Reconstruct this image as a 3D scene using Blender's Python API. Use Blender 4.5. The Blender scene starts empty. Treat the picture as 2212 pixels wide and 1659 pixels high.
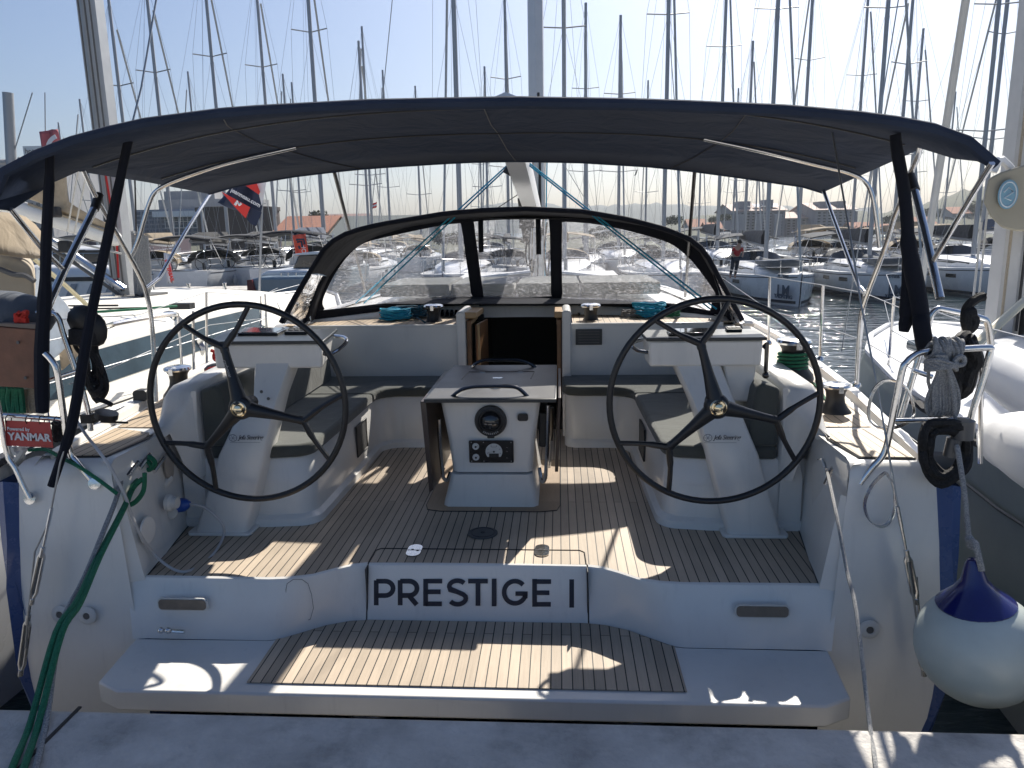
import bpy, bmesh, math, random
from mathutils import Vector, Matrix, Euler
V = Vector
R_ = math.radians
PI = math.pi
random.seed(7)
C = bpy.context.scene.collection
SC = bpy.context.scene

# ------------------------------------------------------------------ camera
CAM_POS = V((0.42, 0.0, 1.65))
FPX = 1620.0                      # focal length in reference pixels (2212 wide)
PITCH = math.atan((829.5 - 497) / FPX)
YAW, ROLL = R_(3.7), R_(-1.0)
cam_d = bpy.data.cameras.new('camera')
cam = bpy.data.objects.new('camera', cam_d)
C.objects.link(cam)
SC.camera = cam
CR = Matrix.Rotation(YAW, 3, 'Z') @ Matrix.Rotation(PI/2 - PITCH, 3, 'X') @ Matrix.Rotation(ROLL, 3, 'Z')
cam.matrix_world = Matrix.Translation(CAM_POS) @ CR.to_4x4()
cam_d.sensor_width = 36
cam_d.lens = 36 * FPX / 2212
cam_d.clip_start = 0.05
cam_d.clip_end = 6000

# ------------------------------------------------------------------ light
SUN_EL, SUN_AZ = R_(41), R_(20)   # azimuth measured from +Y (bow) towards +X (starboard)
w = bpy.data.worlds.new('World')
SC.world = w
w.use_nodes = True
nt = w.node_tree
bg = nt.nodes['Background']
sky = nt.nodes.new('ShaderNodeTexSky')
sky.sky_type = 'NISHITA'
sky.sun_disc = False
sky.sun_elevation = SUN_EL
sky.sun_rotation = SUN_AZ
sky.air_density = 1.0
sky.dust_density = 2.5
sky.ozone_density = 4.0
tint = nt.nodes.new('ShaderNodeMix'); tint.data_type = 'RGBA'; tint.blend_type = 'MULTIPLY'; tint.inputs[0].default_value = 1
tint.inputs[7].default_value = (.95, 1.0, 1.09, 1)
nt.links.new(sky.outputs[0], tint.inputs[6]); nt.links.new(tint.outputs[2], bg.inputs[0])
bg.inputs[1].default_value = 0.066
sd = bpy.data.lights.new('sun', 'SUN')
sd.energy = 5.0
sd.angle = R_(0.55)
sd.color = (1.0, 0.94, 0.84)
so = bpy.data.objects.new('sun', sd)
C.objects.link(so)
sdir = V((math.sin(SUN_AZ)*math.cos(SUN_EL), math.cos(SUN_AZ)*math.cos(SUN_EL), math.sin(SUN_EL)))
so.rotation_euler = sdir.to_track_quat('Z', 'Y').to_euler()
SC.view_settings.view_transform = 'Standard'
SC.view_settings.look = 'None'
SC.view_settings.gamma = 1
SC.view_settings.exposure = 0.68
SC.cycles.max_bounces = 10
SC.cycles.transparent_max_bounces = 24
SC.cycles.sample_clamp_indirect = 6

# ------------------------------------------------------------------ pixel helpers (reference pixels, 2212 wide)
def ray(px, py):
    return CR @ V(((px - 1106) / FPX, (829.5 - py) / FPX, -1))
def Zp(px, py, z=0.0):
    d = ray(px, py); t = (z - CAM_POS.z) / d.z
    return CAM_POS + d * t
def Yp(px, py, y):
    d = ray(px, py); t = (y - CAM_POS.y) / d.y
    return CAM_POS + d * t
def Xp(px, py, x):
    d = ray(px, py); t = (x - CAM_POS.x) / d.x
    return CAM_POS + d * t

# ------------------------------------------------------------------ materials
MATS = {}
def M(name, col, rough=.5, metal=0., var=.08, vs=6., bump=0., bs=60., coat=0., emit=None, alpha=None, spec=.5, trans=0.):
    if name in MATS: return MATS[name]
    m = bpy.data.materials.new(name); m.use_nodes = True
    n = m.node_tree; L = n.links; b = n.nodes['Principled BSDF']
    b.inputs['Roughness'].default_value = rough
    b.inputs['Metallic'].default_value = metal
    b.inputs['Coat Weight'].default_value = coat
    b.inputs['Coat Roughness'].default_value = .08
    b.inputs['Specular IOR Level'].default_value = spec
    b.inputs['Base Color'].default_value = (*col, 1)
    tc = n.nodes.new('ShaderNodeTexCoord')
    if var > 0:
        no = n.nodes.new('ShaderNodeTexNoise'); no.inputs['Scale'].default_value = vs; no.inputs['Detail'].default_value = 6
        no.inputs['Roughness'].default_value = .65
        L.new(tc.outputs['Object'], no.inputs['Vector'])
        r = n.nodes.new('ShaderNodeMapRange'); r.inputs[1].default_value = .25; r.inputs[2].default_value = .75
        r.inputs[3].default_value = 1 - var; r.inputs[4].default_value = 1 + var
        L.new(no.outputs[0], r.inputs[0])
        x = n.nodes.new('ShaderNodeMix'); x.data_type = 'RGBA'; x.blend_type = 'MULTIPLY'; x.inputs[0].default_value = 1
        x.inputs[6].default_value = (*col, 1)
        L.new(r.outputs[0], x.inputs[7]); L.new(x.outputs[2], b.inputs['Base Color'])
        r2 = n.nodes.new('ShaderNodeMapRange'); r2.inputs[3].default_value = max(0, rough - .06); r2.inputs[4].default_value = min(1, rough + .1)
        L.new(no.outputs[0], r2.inputs[0]); L.new(r2.outputs[0], b.inputs['Roughness'])
    if bump > 0:
        nb = n.nodes.new('ShaderNodeTexNoise'); nb.inputs['Scale'].default_value = bs; nb.inputs['Detail'].default_value = 4
        L.new(tc.outputs['Object'], nb.inputs['Vector'])
        bp = n.nodes.new('ShaderNodeBump'); bp.inputs['Strength'].default_value = bump; bp.inputs['Distance'].default_value = .01
        L.new(nb.outputs[0], bp.inputs['Height']); L.new(bp.outputs[0], b.inputs['Normal'])
    if emit:
        b.inputs['Emission Color'].default_value = (*emit, 1); b.inputs['Emission Strength'].default_value = 1
    if alpha is not None: b.inputs['Alpha'].default_value = alpha
    MATS[name] = m
    return m

def teak(name, ang=0.0, col=(.46, .375, .285), w=.0468, seam=.0052, joints=True, off=0.0, seamcol=(.012, .012, .012)):
    m = bpy.data.materials.new(name); m.use_nodes = True
    n = m.node_tree; L = n.links; b = n.nodes['Principled BSDF']
    def math_(op, a, c=None, d=None):
        q = n.nodes.new('ShaderNodeMath'); q.operation = op
        for i, v in enumerate((a, c, d)):
            if v is None: continue
            if isinstance(v, (int, float)): q.inputs[i].default_value = v
            else: L.new(v, q.inputs[i])
        return q.outputs[0]
    tc = n.nodes.new('ShaderNodeTexCoord'); mp = n.nodes.new('ShaderNodeMapping')
    mp.inputs['Rotation'].default_value = (0, 0, ang); mp.inputs['Location'].default_value = (off, 0, 0)
    L.new(tc.outputs['Object'], mp.inputs[0])
    sx = n.nodes.new('ShaderNodeSeparateXYZ'); L.new(mp.outputs[0], sx.inputs[0])
    u = math_('DIVIDE', sx.outputs[0], w)
    fr = math_('FRACT', u); fl = math_('FLOOR', u)
    s1 = math_('LESS_THAN', fr, seam / w)
    # butt joints: staggered by plank
    rnd = n.nodes.new('ShaderNodeTexWhiteNoise'); rnd.noise_dimensions = '1D'; L.new(fl, rnd.inputs['W'])
    ysh = math_('ADD', math_('DIVIDE', sx.outputs[1], 2.2), math_('MULTIPLY', math_('FRACT', math_('MULTIPLY', fl, .5)), 1.0))
    fy = math_('FRACT', ysh)
    s2 = math_('LESS_THAN', fy, .0016)
    seamf = math_('MAXIMUM', s1, s2) if joints else s1
    yid = math_('FLOOR', ysh)
    rn2 = n.nodes.new('ShaderNodeTexWhiteNoise'); rn2.noise_dimensions = '2D'
    cb = n.nodes.new('ShaderNodeCombineXYZ'); L.new(fl, cb.inputs[0]); L.new(yid, cb.inputs[1]); L.new(cb.outputs[0], rn2.inputs['Vector'])
    st = n.nodes.new('ShaderNodeMapping'); st.inputs['Scale'].default_value = (60, 3.5, 10); L.new(mp.outputs[0], st.inputs[0])
    gr = n.nodes.new('ShaderNodeTexNoise'); gr.inputs['Scale'].default_value = 1.6; gr.inputs['Detail'].default_value = 8; gr.inputs['Roughness'].default_value = .7
    L.new(st.outputs[0], gr.inputs['Vector'])
    st2 = n.nodes.new('ShaderNodeTexNoise'); st2.inputs['Scale'].default_value = 2.2; st2.inputs['Detail'].default_value = 7; L.new(tc.outputs['Object'], st2.inputs['Vector'])
    v1 = math_('MULTIPLY_ADD', gr.outputs[0], .5, .75)
    v2 = math_('MULTIPLY_ADD', rn2.outputs[0], .34, .83)
    v3 = math_('MULTIPLY_ADD', st2.outputs[0], .7, .65)
    v = math_('MULTIPLY', math_('MULTIPLY', v1, v2), v3)
    x = n.nodes.new('ShaderNodeMix'); x.data_type = 'RGBA'; x.blend_type = 'MULTIPLY'; x.inputs[0].default_value = 1
    x.inputs[6].default_value = (*col, 1); L.new(v, x.inputs[7])
    y = n.nodes.new('ShaderNodeMix'); y.data_type = 'RGBA'; L.new(seamf, y.inputs[0]); L.new(x.outputs[2], y.inputs[6]); y.inputs[7].default_value = (*seamcol, 1)
    L.new(y.outputs[2], b.inputs['Base Color'])
    b.inputs['Roughness'].default_value = .62
    bp = n.nodes.new('ShaderNodeBump'); bp.inputs['Strength'].default_value = .25; bp.inputs['Distance'].default_value = .004
    L.new(gr.outputs[0], bp.inputs['Height']); L.new(bp.outputs[0], b.inputs['Normal'])
    return m

def rope_mat(name, c1, c2, scale=90):
    scale *= 2.6; c2 = tuple(.55*a + .45*b for a, b in zip(c2, c1))
    if name in MATS: return MATS[name]
    m = bpy.data.materials.new(name); m.use_nodes = True
    n = m.node_tree; L = n.links; b = n.nodes['Principled BSDF']; b.inputs['Roughness'].default_value = .8
    tc = n.nodes.new('ShaderNodeTexCoord')
    vo = n.nodes.new('ShaderNodeTexVoronoi'); vo.inputs['Scale'].default_value = scale; L.new(tc.outputs['Object'], vo.inputs['Vector'])
    r = n.nodes.new('ShaderNodeValToRGB'); r.color_ramp.elements[0].position = .42; r.color_ramp.elements[1].position = .55
    r.color_ramp.elements[0].color = (*c1, 1); r.color_ramp.elements[1].color = (*c2, 1)
    sp = n.nodes.new('ShaderNodeSeparateColor'); L.new(vo.outputs['Color'], sp.inputs[0]); L.new(sp.outputs[0], r.inputs[0])
    L.new(r.outputs[0], b.inputs['Base Color'])
    bp = n.nodes.new('ShaderNodeBump'); bp.inputs['Strength'].default_value = .6; bp.inputs['Distance'].default_value = .003
    L.new(vo.outputs['Distance'], bp.inputs['Height']); L.new(bp.outputs[0], b.inputs['Normal'])
    MATS[name] = m
    return m

def fabric(name, col, transl=0.0, rough=.9, scale=320, wr=.35, sheen=.25):
    if name in MATS: return MATS[name]
    m = M(name, col, rough, var=.18, vs=3.5, spec=.2)
    n = m.node_tree; L = n.links; b = n.nodes['Principled BSDF']
    b.inputs['Sheen Weight'].default_value = sheen; b.inputs['Sheen Roughness'].default_value = .5
    tc = [k for k in n.nodes if k.type == 'TEX_COORD'][0]
    wv = n.nodes.new('ShaderNodeTexNoise'); wv.inputs['Scale'].default_value = scale; L.new(tc.outputs['Object'], wv.inputs['Vector'])
    w2 = n.nodes.new('ShaderNodeTexNoise'); w2.inputs['Scale'].default_value = 4; w2.inputs['Detail'].default_value = 3; w2.inputs['Distortion'].default_value = .8; L.new(tc.outputs['Object'], w2.inputs['Vector'])
    b1 = n.nodes.new('ShaderNodeBump'); b1.inputs['Strength'].default_value = .25; b1.inputs['Distance'].default_value = .002; L.new(wv.outputs[0], b1.inputs['Height'])
    b2 = n.nodes.new('ShaderNodeBump'); b2.inputs['Strength'].default_value = wr; b2.inputs['Distance'].default_value = .05; L.new(w2.outputs[0], b2.inputs['Height'])
    L.new(b1.outputs[0], b2.inputs['Normal']); L.new(b2.outputs[0], b.inputs['Normal'])
    if transl > 0:
        t = n.nodes.new('ShaderNodeBsdfTranslucent'); t.inputs[0].default_value = (min(1, col[0]*1.6), min(1, col[1]*1.6), min(1, col[2]*1.7), 1)
        mx = n.nodes.new('ShaderNodeMixShader'); mx.inputs[0].default_value = transl
        out = n.nodes['Material Output']
        L.new(b.outputs[0], mx.inputs[1]); L.new(t.outputs[0], mx.inputs[2]); L.new(mx.outputs[0], out.inputs[0])
    return m

def clear_vinyl():
    m = bpy.data.materials.new('clear_vinyl'); m.use_nodes = True
    n = m.node_tree; L = n.links; out = n.nodes['Material Output']; n.nodes.remove(n.nodes['Principled BSDF'])
    tr = n.nodes.new('ShaderNodeBsdfTransparent'); tr.inputs[0].default_value = (.93, .93, .94, 1)
    df = n.nodes.new('ShaderNodeBsdfTranslucent'); df.inputs[0].default_value = (.8, .8, .85, 1)
    gl = n.nodes.new('ShaderNodeBsdfGlossy'); gl.inputs['Roughness'].default_value = .04; gl.inputs['Color'].default_value = (1, 1, 1, 1)
    tc = n.nodes.new('ShaderNodeTexCoord')
    mp = n.nodes.new('ShaderNodeMapping'); mp.inputs['Scale'].default_value = (1.2, 1, 3.2); L.new(tc.outputs['Object'], mp.inputs[0])
    no = n.nodes.new('ShaderNodeTexNoise'); no.inputs['Scale'].default_value = 2.6; no.inputs['Detail'].default_value = 5; no.inputs['Distortion'].default_value = 1.8
    L.new(mp.outputs[0], no.inputs['Vector'])
    bp = n.nodes.new('ShaderNodeBump'); bp.inputs['Strength'].default_value = .8; bp.inputs['Distance'].default_value = .06; L.new(no.outputs[0], bp.inputs['Height'])
    L.new(bp.outputs[0], gl.inputs['Normal'])
    fr = n.nodes.new('ShaderNodeFresnel'); fr.inputs[0].default_value = 1.5; L.new(bp.outputs[0], fr.inputs['Normal'])
    sc = n.nodes.new('ShaderNodeTexNoise'); sc.inputs['Scale'].default_value = 16; sc.inputs['Detail'].default_value = 9; sc.inputs['Distortion'].default_value = 2.5; L.new(mp.outputs[0], sc.inputs['Vector'])
    r = n.nodes.new('ShaderNodeMapRange'); r.inputs[1].default_value = .5; r.inputs[2].default_value = .72; r.inputs[3].default_value = .05; r.inputs[4].default_value = .26; L.new(sc.outputs[0], r.inputs[0])
    m1 = n.nodes.new('ShaderNodeMixShader'); L.new(r.outputs[0], m1.inputs[0]); L.new(tr.outputs[0], m1.inputs[1]); L.new(df.outputs[0], m1.inputs[2])
    a = n.nodes.new('ShaderNodeMath'); a.operation = 'MULTIPLY_ADD'; a.inputs[1].default_value = 1.2; a.inputs[2].default_value = .05; L.new(fr.outputs[0], a.inputs[0])
    m2 = n.nodes.new('ShaderNodeMixShader'); L.new(a.outputs[0], m2.inputs[0]); L.new(m1.outputs[0], m2.inputs[1]); L.new(gl.outputs[0], m2.inputs[2])
    L.new(m2.outputs[0], out.inputs[0])
    return m

GEL = M('gelcoat', (.76, .745, .71), .3, var=.06, vs=2.2, bump=.06, bs=25, coat=.3)
def weather(m, amt=.10, sc=(7, 7, .7), thr=.56):
    n = m.node_tree; L = n.links; b = n.nodes['Principled BSDF']; src = b.inputs['Base Color'].links[0].from_socket
    tc = [k for k in n.nodes if k.type == 'TEX_COORD'][0]; mp = n.nodes.new('ShaderNodeMapping'); mp.inputs['Scale'].default_value = sc; L.new(tc.outputs['Object'], mp.inputs[0])
    no = n.nodes.new('ShaderNodeTexNoise'); no.inputs['Scale'].default_value = 2.4; no.inputs['Detail'].default_value = 7; no.inputs['Roughness'].default_value = .7; L.new(mp.outputs[0], no.inputs['Vector'])
    r = n.nodes.new('ShaderNodeMapRange'); r.inputs[1].default_value = thr; r.inputs[2].default_value = thr + .2; r.inputs[3].default_value = 1; r.inputs[4].default_value = 1 - amt; L.new(no.outputs[0], r.inputs[0])
    x = n.nodes.new('ShaderNodeMix'); x.data_type = 'RGBA'; x.blend_type = 'MULTIPLY'; x.inputs[0].default_value = 1; L.new(src, x.inputs[6]); L.new(r.outputs[0], x.inputs[7]); L.new(x.outputs[2], b.inputs['Base Color'])
    sp = n.nodes.new('ShaderNodeTexNoise'); sp.inputs['Scale'].default_value = 90; sp.inputs['Detail'].default_value = 2; L.new(tc.outputs['Object'], sp.inputs['Vector'])
weather(GEL)
GEL2 = M('gelcoat_grip', (.66, .65, .62), .6, var=.05, vs=4, bump=.25, bs=400)
TEAK = teak('teak_deck', ang=R_(0.0))
TEAK2 = teak('teak_side_deck', ang=R_(0), col=(.46, .36, .25), w=.05, off=.01)
TEAKT = teak('teak_grain', col=(.36, .26, .17), w=3, joints=False)
STEEL = M('stainless_steel', (.72, .72, .72), .14, 1, var=.05, vs=20, bump=.05, bs=80)
ALU = M('anodised_aluminium', (.55, .56, .58), .38, .75, var=.08)
BLK = M('black_plastic', (.014, .014, .016), .42, var=.1, vs=12, bump=.15, bs=300)
BLKG = M('black_gloss', (.010, .010, .012), .16, var=.05, coat=.6)
CARB = M('dark_wheel_grip', (.012, .013, .016), .34, var=.15, vs=30, bump=.12, bs=200)
CANV = fabric('navy_canvas', (.034, .047, .080), transl=.2, wr=.7, sheen=.03)
CANV2 = fabric('sprayhood_canvas', (.010, .012, .020), transl=.05, sheen=.06)
CUSH = fabric('charcoal_cushion', (.082, .088, .080), wr=.25, scale=240)
VIN = clear_vinyl()
NAVY = M('navy_vinyl_letters', (.012, .016, .035), .35, var=.05)
BLUE = M('blue_hull_stripe', (.055, .10, .25), .25, var=.06, coat=.4)
RED = M('red_plastic', (.55, .035, .03), .55, var=.08)
WHITE = M('white_paint', (.8, .8, .8), .45, var=.03)
WOOD = M('varnished_wood', (.20, .10, .045), .4, var=.25, vs=9, bump=.2, bs=30)
WOODL = M('varnished_wood_edge', (.42, .27, .13), .45, var=.2, vs=14, bump=.2, bs=40)
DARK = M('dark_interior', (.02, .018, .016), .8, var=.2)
GREYP = M('grey_panel', (.03, .036, .042), .32, var=.05, coat=0)
WIREM = M('rigging_wire', (.35, .36, .37), .35, .8, var=.1)
BRONZ = M('worn_grey_plastic', (.10, .10, .10), .6, var=.2)
R_BLUE = rope_mat('blue_rope', (.015, .42, .62), (.02, .08, .18), 110)
R_GREEN = rope_mat('green_rope', (.01, .12, .06), (.02, .22, .11), 120)
R_GREY = rope_mat('grey_fleck_rope', (.34, .34, .33), (.10, .11, .14), 110)
R_BLACK = rope_mat('black_rope', (.008, .008, .010), (.02, .02, .024), 90)
R_TAN = rope_mat('tan_rope', (.42, .36, .27), (.28, .22, .15), 120)
R_WHITE = rope_mat('white_rope', (.62, .61, .57), (.45, .44, .42), 120)
R_RED = rope_mat('red_rope', (.5, .02, .02), (.3, .015, .015), 120)
CABLE = M('white_cable', (.45, .45, .46), .5, var=.08)

# ------------------------------------------------------------------ mesh builder
class MB:
    def __init__(s): s.v = []; s.f = []; s.mi = []; s.k = 0
    def _add(s, vs, fs):
        o = len(s.v); s.v += [tuple(p) for p in vs]
        for f in fs: s.f.append(tuple(i + o for i in f)); s.mi.append(s.k)
        return s
    def quad(s, *p): return s._add(p, [tuple(range(len(p)))])
    def box(s, c, size, rot=None):
        hx, hy, hz = (q / 2 for q in size); c = V(c)
        r = rot if rot is not None else Matrix.Identity(3)
        if isinstance(r, (int, float)): r = Matrix.Rotation(r, 3, 'Z')
        vs = [c + r @ V((x*hx, y*hy, z*hz)) for x in (-1, 1) for y in (-1, 1) for z in (-1, 1)]
        return s._add(vs, [(0, 1, 3, 2), (4, 6, 7, 5), (0, 4, 5, 1), (2, 3, 7, 6), (0, 2, 6, 4), (1, 5, 7, 3)])
    def prism(s, pts, vec):
        n = len(pts); vec = V(vec); a = [V(p) for p in pts]
        return s._add(a + [p + vec for p in a], [tuple(range(n))[::-1], tuple(range(n, 2*n))] + [(i, (i+1) % n, n + (i+1) % n, n + i) for i in range(n)])
    def loft(s, rings, closed=True, cap=True):
        n = len(rings[0]); vs = [V(p) for r in rings for p in r]; fs = []
        for j in range(len(rings) - 1):
            for i in range(n if closed else n - 1):
                a, b2 = j*n + i, j*n + (i+1) % n
                fs.append((a, b2, b2 + n, a + n))
        if cap and closed:
            fs.append(tuple(range(n))[::-1]); fs.append(tuple((len(rings)-1)*n + i for i in range(n)))
        return s._add(vs, fs)
    def grid(s, rows): return s.loft(rows, closed=False, cap=False)
    def tube(s, pts, r, n=8, closed=False, smooth=0, cap=True):
        pts = [V(p) for p in pts]
        if smooth: pts = catmull(pts, smooth, closed)
        m = len(pts)
        rr = r if isinstance(r, (list, tuple)) else [r] * m
        if len(rr) != m: rr = [rr[int(i * (len(rr)-1) / max(1, m-1))] for i in range(m)]
        T = []
        for i in range(m):
            if closed: t = pts[(i+1) % m] - pts[i-1]
            else: t = pts[min(i+1, m-1)] - pts[max(i-1, 0)]
            T.append(t.normalized() if t.length > 1e-9 else V((0, 0, 1)))
        up = V((0, 0, 1)) if abs(T[0].z) < .9 else V((1, 0, 0))
        N = (up - T[0] * up.dot(T[0])).normalized(); rings = []
        for i in range(m):
            if i:
                N = N - T[i] * N.dot(T[i])
                N = N.normalized() if N.length > 1e-6 else T[i].orthogonal().normalized()
            B = T[i].cross(N)
            rings.append([pts[i] + (N * math.cos(2*PI*k/n) + B * math.sin(2*PI*k/n)) * rr[i] for k in range(n)])
        if closed: rings.append(rings[0])
        return s.loft(rings, True, cap and not closed)
    def lathe(s, prof, c, axis=(0, 0, 1), n=20):
        c = V(c); q = V(axis).to_track_quat('Z', 'Y')
        rings = [[c + q @ V((max(r, 1e-4) * math.cos(2*PI*k/n), max(r, 1e-4) * math.sin(2*PI*k/n), h)) for k in range(n)] for r, h in prof]
        return s.loft(rings)
    def sphere(s, c, r, n=12, sc=(1, 1, 1)):
        c = V(c); rings = []
        for j in range(n//2 + 1):
            a = -PI/2 + PI*j/(n//2); q = max(math.cos(a), .001)
            rings.append([c + V((r*sc[0]*q*math.cos(2*PI*k/n), r*sc[1]*q*math.sin(2*PI*k/n), r*sc[2]*math.sin(a))) for k in range(n)])
        return s.loft(rings)
    def rrect(s, c, w, h, rad, vec, ux=(1, 0, 0), uy=(0, 0, 1), n=5):
        c, ux, uy = V(c), V(ux), V(uy); pts = []
        for sx, sy, a0 in ((1, 1, 0), (-1, 1, 90), (-1, -1, 180), (1, -1, 270)):
            for k in range(n + 1):
                a = R_(a0 + 90*k/n)
                pts.append(c + ux*(sx*(w/2 - rad) + rad*math.cos(a)) + uy*(sy*(h/2 - rad) + rad*math.sin(a)))
        return s.prism(pts, vec)
    def mesh(s, name, mats, smooth=True, ang=38):
        me = bpy.data.meshes.new(name)
        me.from_pydata(s.v, [], s.f)
        for m_ in (mats if isinstance(mats, (list, tuple)) else [mats]): me.materials.append(m_)
        if any(s.mi):
            for p, k in zip(me.polygons, s.mi): p.material_index = k
        bm = bmesh.new(); bm.from_mesh(me)
        bmesh.ops.recalc_face_normals(bm, faces=bm.faces)
        bm.to_mesh(me); bm.free()
        if smooth:
            me.polygons.foreach_set('use_smooth', [True] * len(me.polygons))
            me.set_sharp_from_angle(angle=R_(ang))
        me.update()
        return me

def catmull(p, k, closed=False):
    out = []; n = len(p)
    rng = range(n) if closed else range(n - 1)
    for i in rng:
        if closed: a, b, c, d = p[i-1], p[i], p[(i+1) % n], p[(i+2) % n]
        else: a, b, c, d = p[max(i-1, 0)], p[i], p[i+1], p[min(i+2, n-1)]
        for j in range(k):
            t = j / k
            out.append(.5*((2*b) + (c-a)*t + (2*a-5*b+4*c-d)*t*t + (3*b-a-3*c+d)*t**3))
    if not closed: out.append(p[-1])
    return out

WL = {}
def root(name, label, cat, group=None, loc=(0, 0, 0), kind=None):
    o = bpy.data.objects.new(name, None); C.objects.link(o); o.location = loc; o.empty_display_size = .2
    WL[o.name] = V(loc)
    tag(o, label, cat, group, kind)
    return o
def tag(o, label=None, cat=None, group=None, kind=None):
    if label: o['label'] = label
    if cat: o['category'] = cat
    if group: o['group'] = group
    if kind: o['kind'] = kind
    return o
def part(mb, name, mat, parent=None, bevel=0, smooth=True, label=None, ang=38, sub=0, seg=2):
    me = mb if isinstance(mb, bpy.types.Mesh) else mb.mesh(name, mat, smooth, ang)
    o = bpy.data.objects.new(name, me); C.objects.link(o)
    if parent is not None:
        o.parent = parent; o.location = -WL[parent.name]
    WL[o.name] = V((0, 0, 0))
    if label: o['label'] = label
    if bevel:
        md = o.modifiers.new('bevel', 'BEVEL'); md.width = bevel; md.segments = seg; md.limit_method = 'ANGLE'; md.angle_limit = R_(30)
        md.harden_normals = False
    if sub:
        md = o.modifiers.new('sub', 'SUBSURF'); md.levels = sub; md.render_levels = sub
    return o
def thing(mb, name, mat, label, cat, group=None, kind=None, **k):
    return tag(part(mb, name, mat, None, **k), label, cat, group, kind)
def dup(src, loc, label=None, rotz=None, cat=None, scale=None):
    r = src.copy(); C.objects.link(r); r.location = loc
    if rotz is not None: r.rotation_euler = (0, 0, rotz)
    if scale: r.scale = (scale,) * 3
    if label: r['label'] = label
    for ch in src.children:
        c = ch.copy(); C.objects.link(c); c.parent = r
        for g in ch.children:
            d = g.copy(); C.objects.link(d); d.parent = c
    return r
def text_mb(txt, size, origin, ux, uy, depth=.002, align='CENTER', bold=0, shear=0, spacing=1.0):
    cu = bpy.data.curves.new('t', 'FONT'); cu.body = txt; cu.size = size; cu.extrude = 0
    cu.align_x = align; cu.align_y = 'CENTER'; cu.offset = bold; cu.shear = shear; cu.space_character = spacing; cu.resolution_u = 4
    ob = bpy.data.objects.new('t', cu); C.objects.link(ob)
    dg = bpy.context.evaluated_depsgraph_get()
    me = bpy.data.meshes.new_from_object(ob.evaluated_get(dg))
    ux, uy, o = V(ux).normalized(), V(uy).normalized(), V(origin)
    nz = ux.cross(uy)
    mb = MB()
    bm = bmesh.new(); bm.from_mesh(me)
    r = bmesh.ops.extrude_face_region(bm, geom=bm.faces[:])
    for vv in [g for g in r['geom'] if isinstance(g, bmesh.types.BMVert)]: vv.co.z += depth
    bm.verts.ensure_lookup_table()
    mb._add([o + ux*p.co.x + uy*p.co.y + nz*p.co.z for p in bm.verts], [tuple(x.index for x in f.verts) for f in bm.faces])
    bm.free(); bpy.data.objects.remove(ob); bpy.data.curves.remove(cu); bpy.data.meshes.remove(me)
    return mb
def merge(a, b, k=None):
    kk = a.k
    if k is not None: a.k = k
    a._add(b.v, b.f); a.k = kk
    return a
# ================================================================== our yacht (centreline x = 0, cockpit sole z = 0)
def zz(ox, oy, sc):                       # pixel of an enlarged crop -> reference pixel
    return lambda x, y: ((ox + x/sc)/1.8228, (oy + y/sc)/1.8228)
WATER_Z = -1.25
YA = root('sailing_yacht', 'large white yacht in the foreground with an open stern, twin wheels and navy bimini', 'sailing yacht')
def mir(p): return V((-p[0], p[1], p[2]))
def both(fn):
    for s in (-1, 1): fn(s)

# ---- hull sides
HB = [(3.25, 2.17), (4.6, 2.29), (6.7, 2.48), (9, 2.5), (12, 2.15), (14.5, 1.35), (16.6, .12)]
def hull_side(s):
    white = []; blue = []
    for y, b in HB:
        zt = .60 + max(0, y - 4) * .012
        b += (.085 if y < 4 else .06 if y < 5 else 0) if s < 0 else 0
        white.append([V((s*(b - .045), y, zt + .0)), V((s*b, y, zt - .03)), V((s*(b + .01), y, zt - .09))])
        blue.append([V((s*(b + .01), y, zt - .09)), V((s*(b + .02), y, .2)), V((s*b*.97, y, -.45)), V((s*b*.86, y, -1.3))])
    return white, blue
mb = MB()
for s in (-1, 1):
    wv, bl = hull_side(s); mb.k = 0; mb.grid(wv); mb.k = 1; mb.grid(bl)
    # rounded stern corner, painted blue, and the white quarter face
    mb.k = 1; ox = .085 if s < 0 else 0
    mb.grid([[V((s*(x + ox), y, z)) for x, y, z in col] for col in (
        [(2.09, 3.285, .50), (2.12, 3.285, .2), (2.15, 3.27, -.02), (2.15, 3.22, -.45), (2.0, 3.2, -1.3)],
        [(2.14, 3.245, .52), (2.165, 3.24, .2), (2.19, 3.22, -.02), (2.17, 3.18, -.45), (1.95, 3.2, -1.3)],
        [(2.18, 3.25, .51), (2.20, 3.25, .2), (2.205, 3.25, -.02), (2.12, 3.25, -.45), (1.87, 3.25, -1.3)])])
part(mb, 'hull', [GEL, BLUE], YA)

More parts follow.
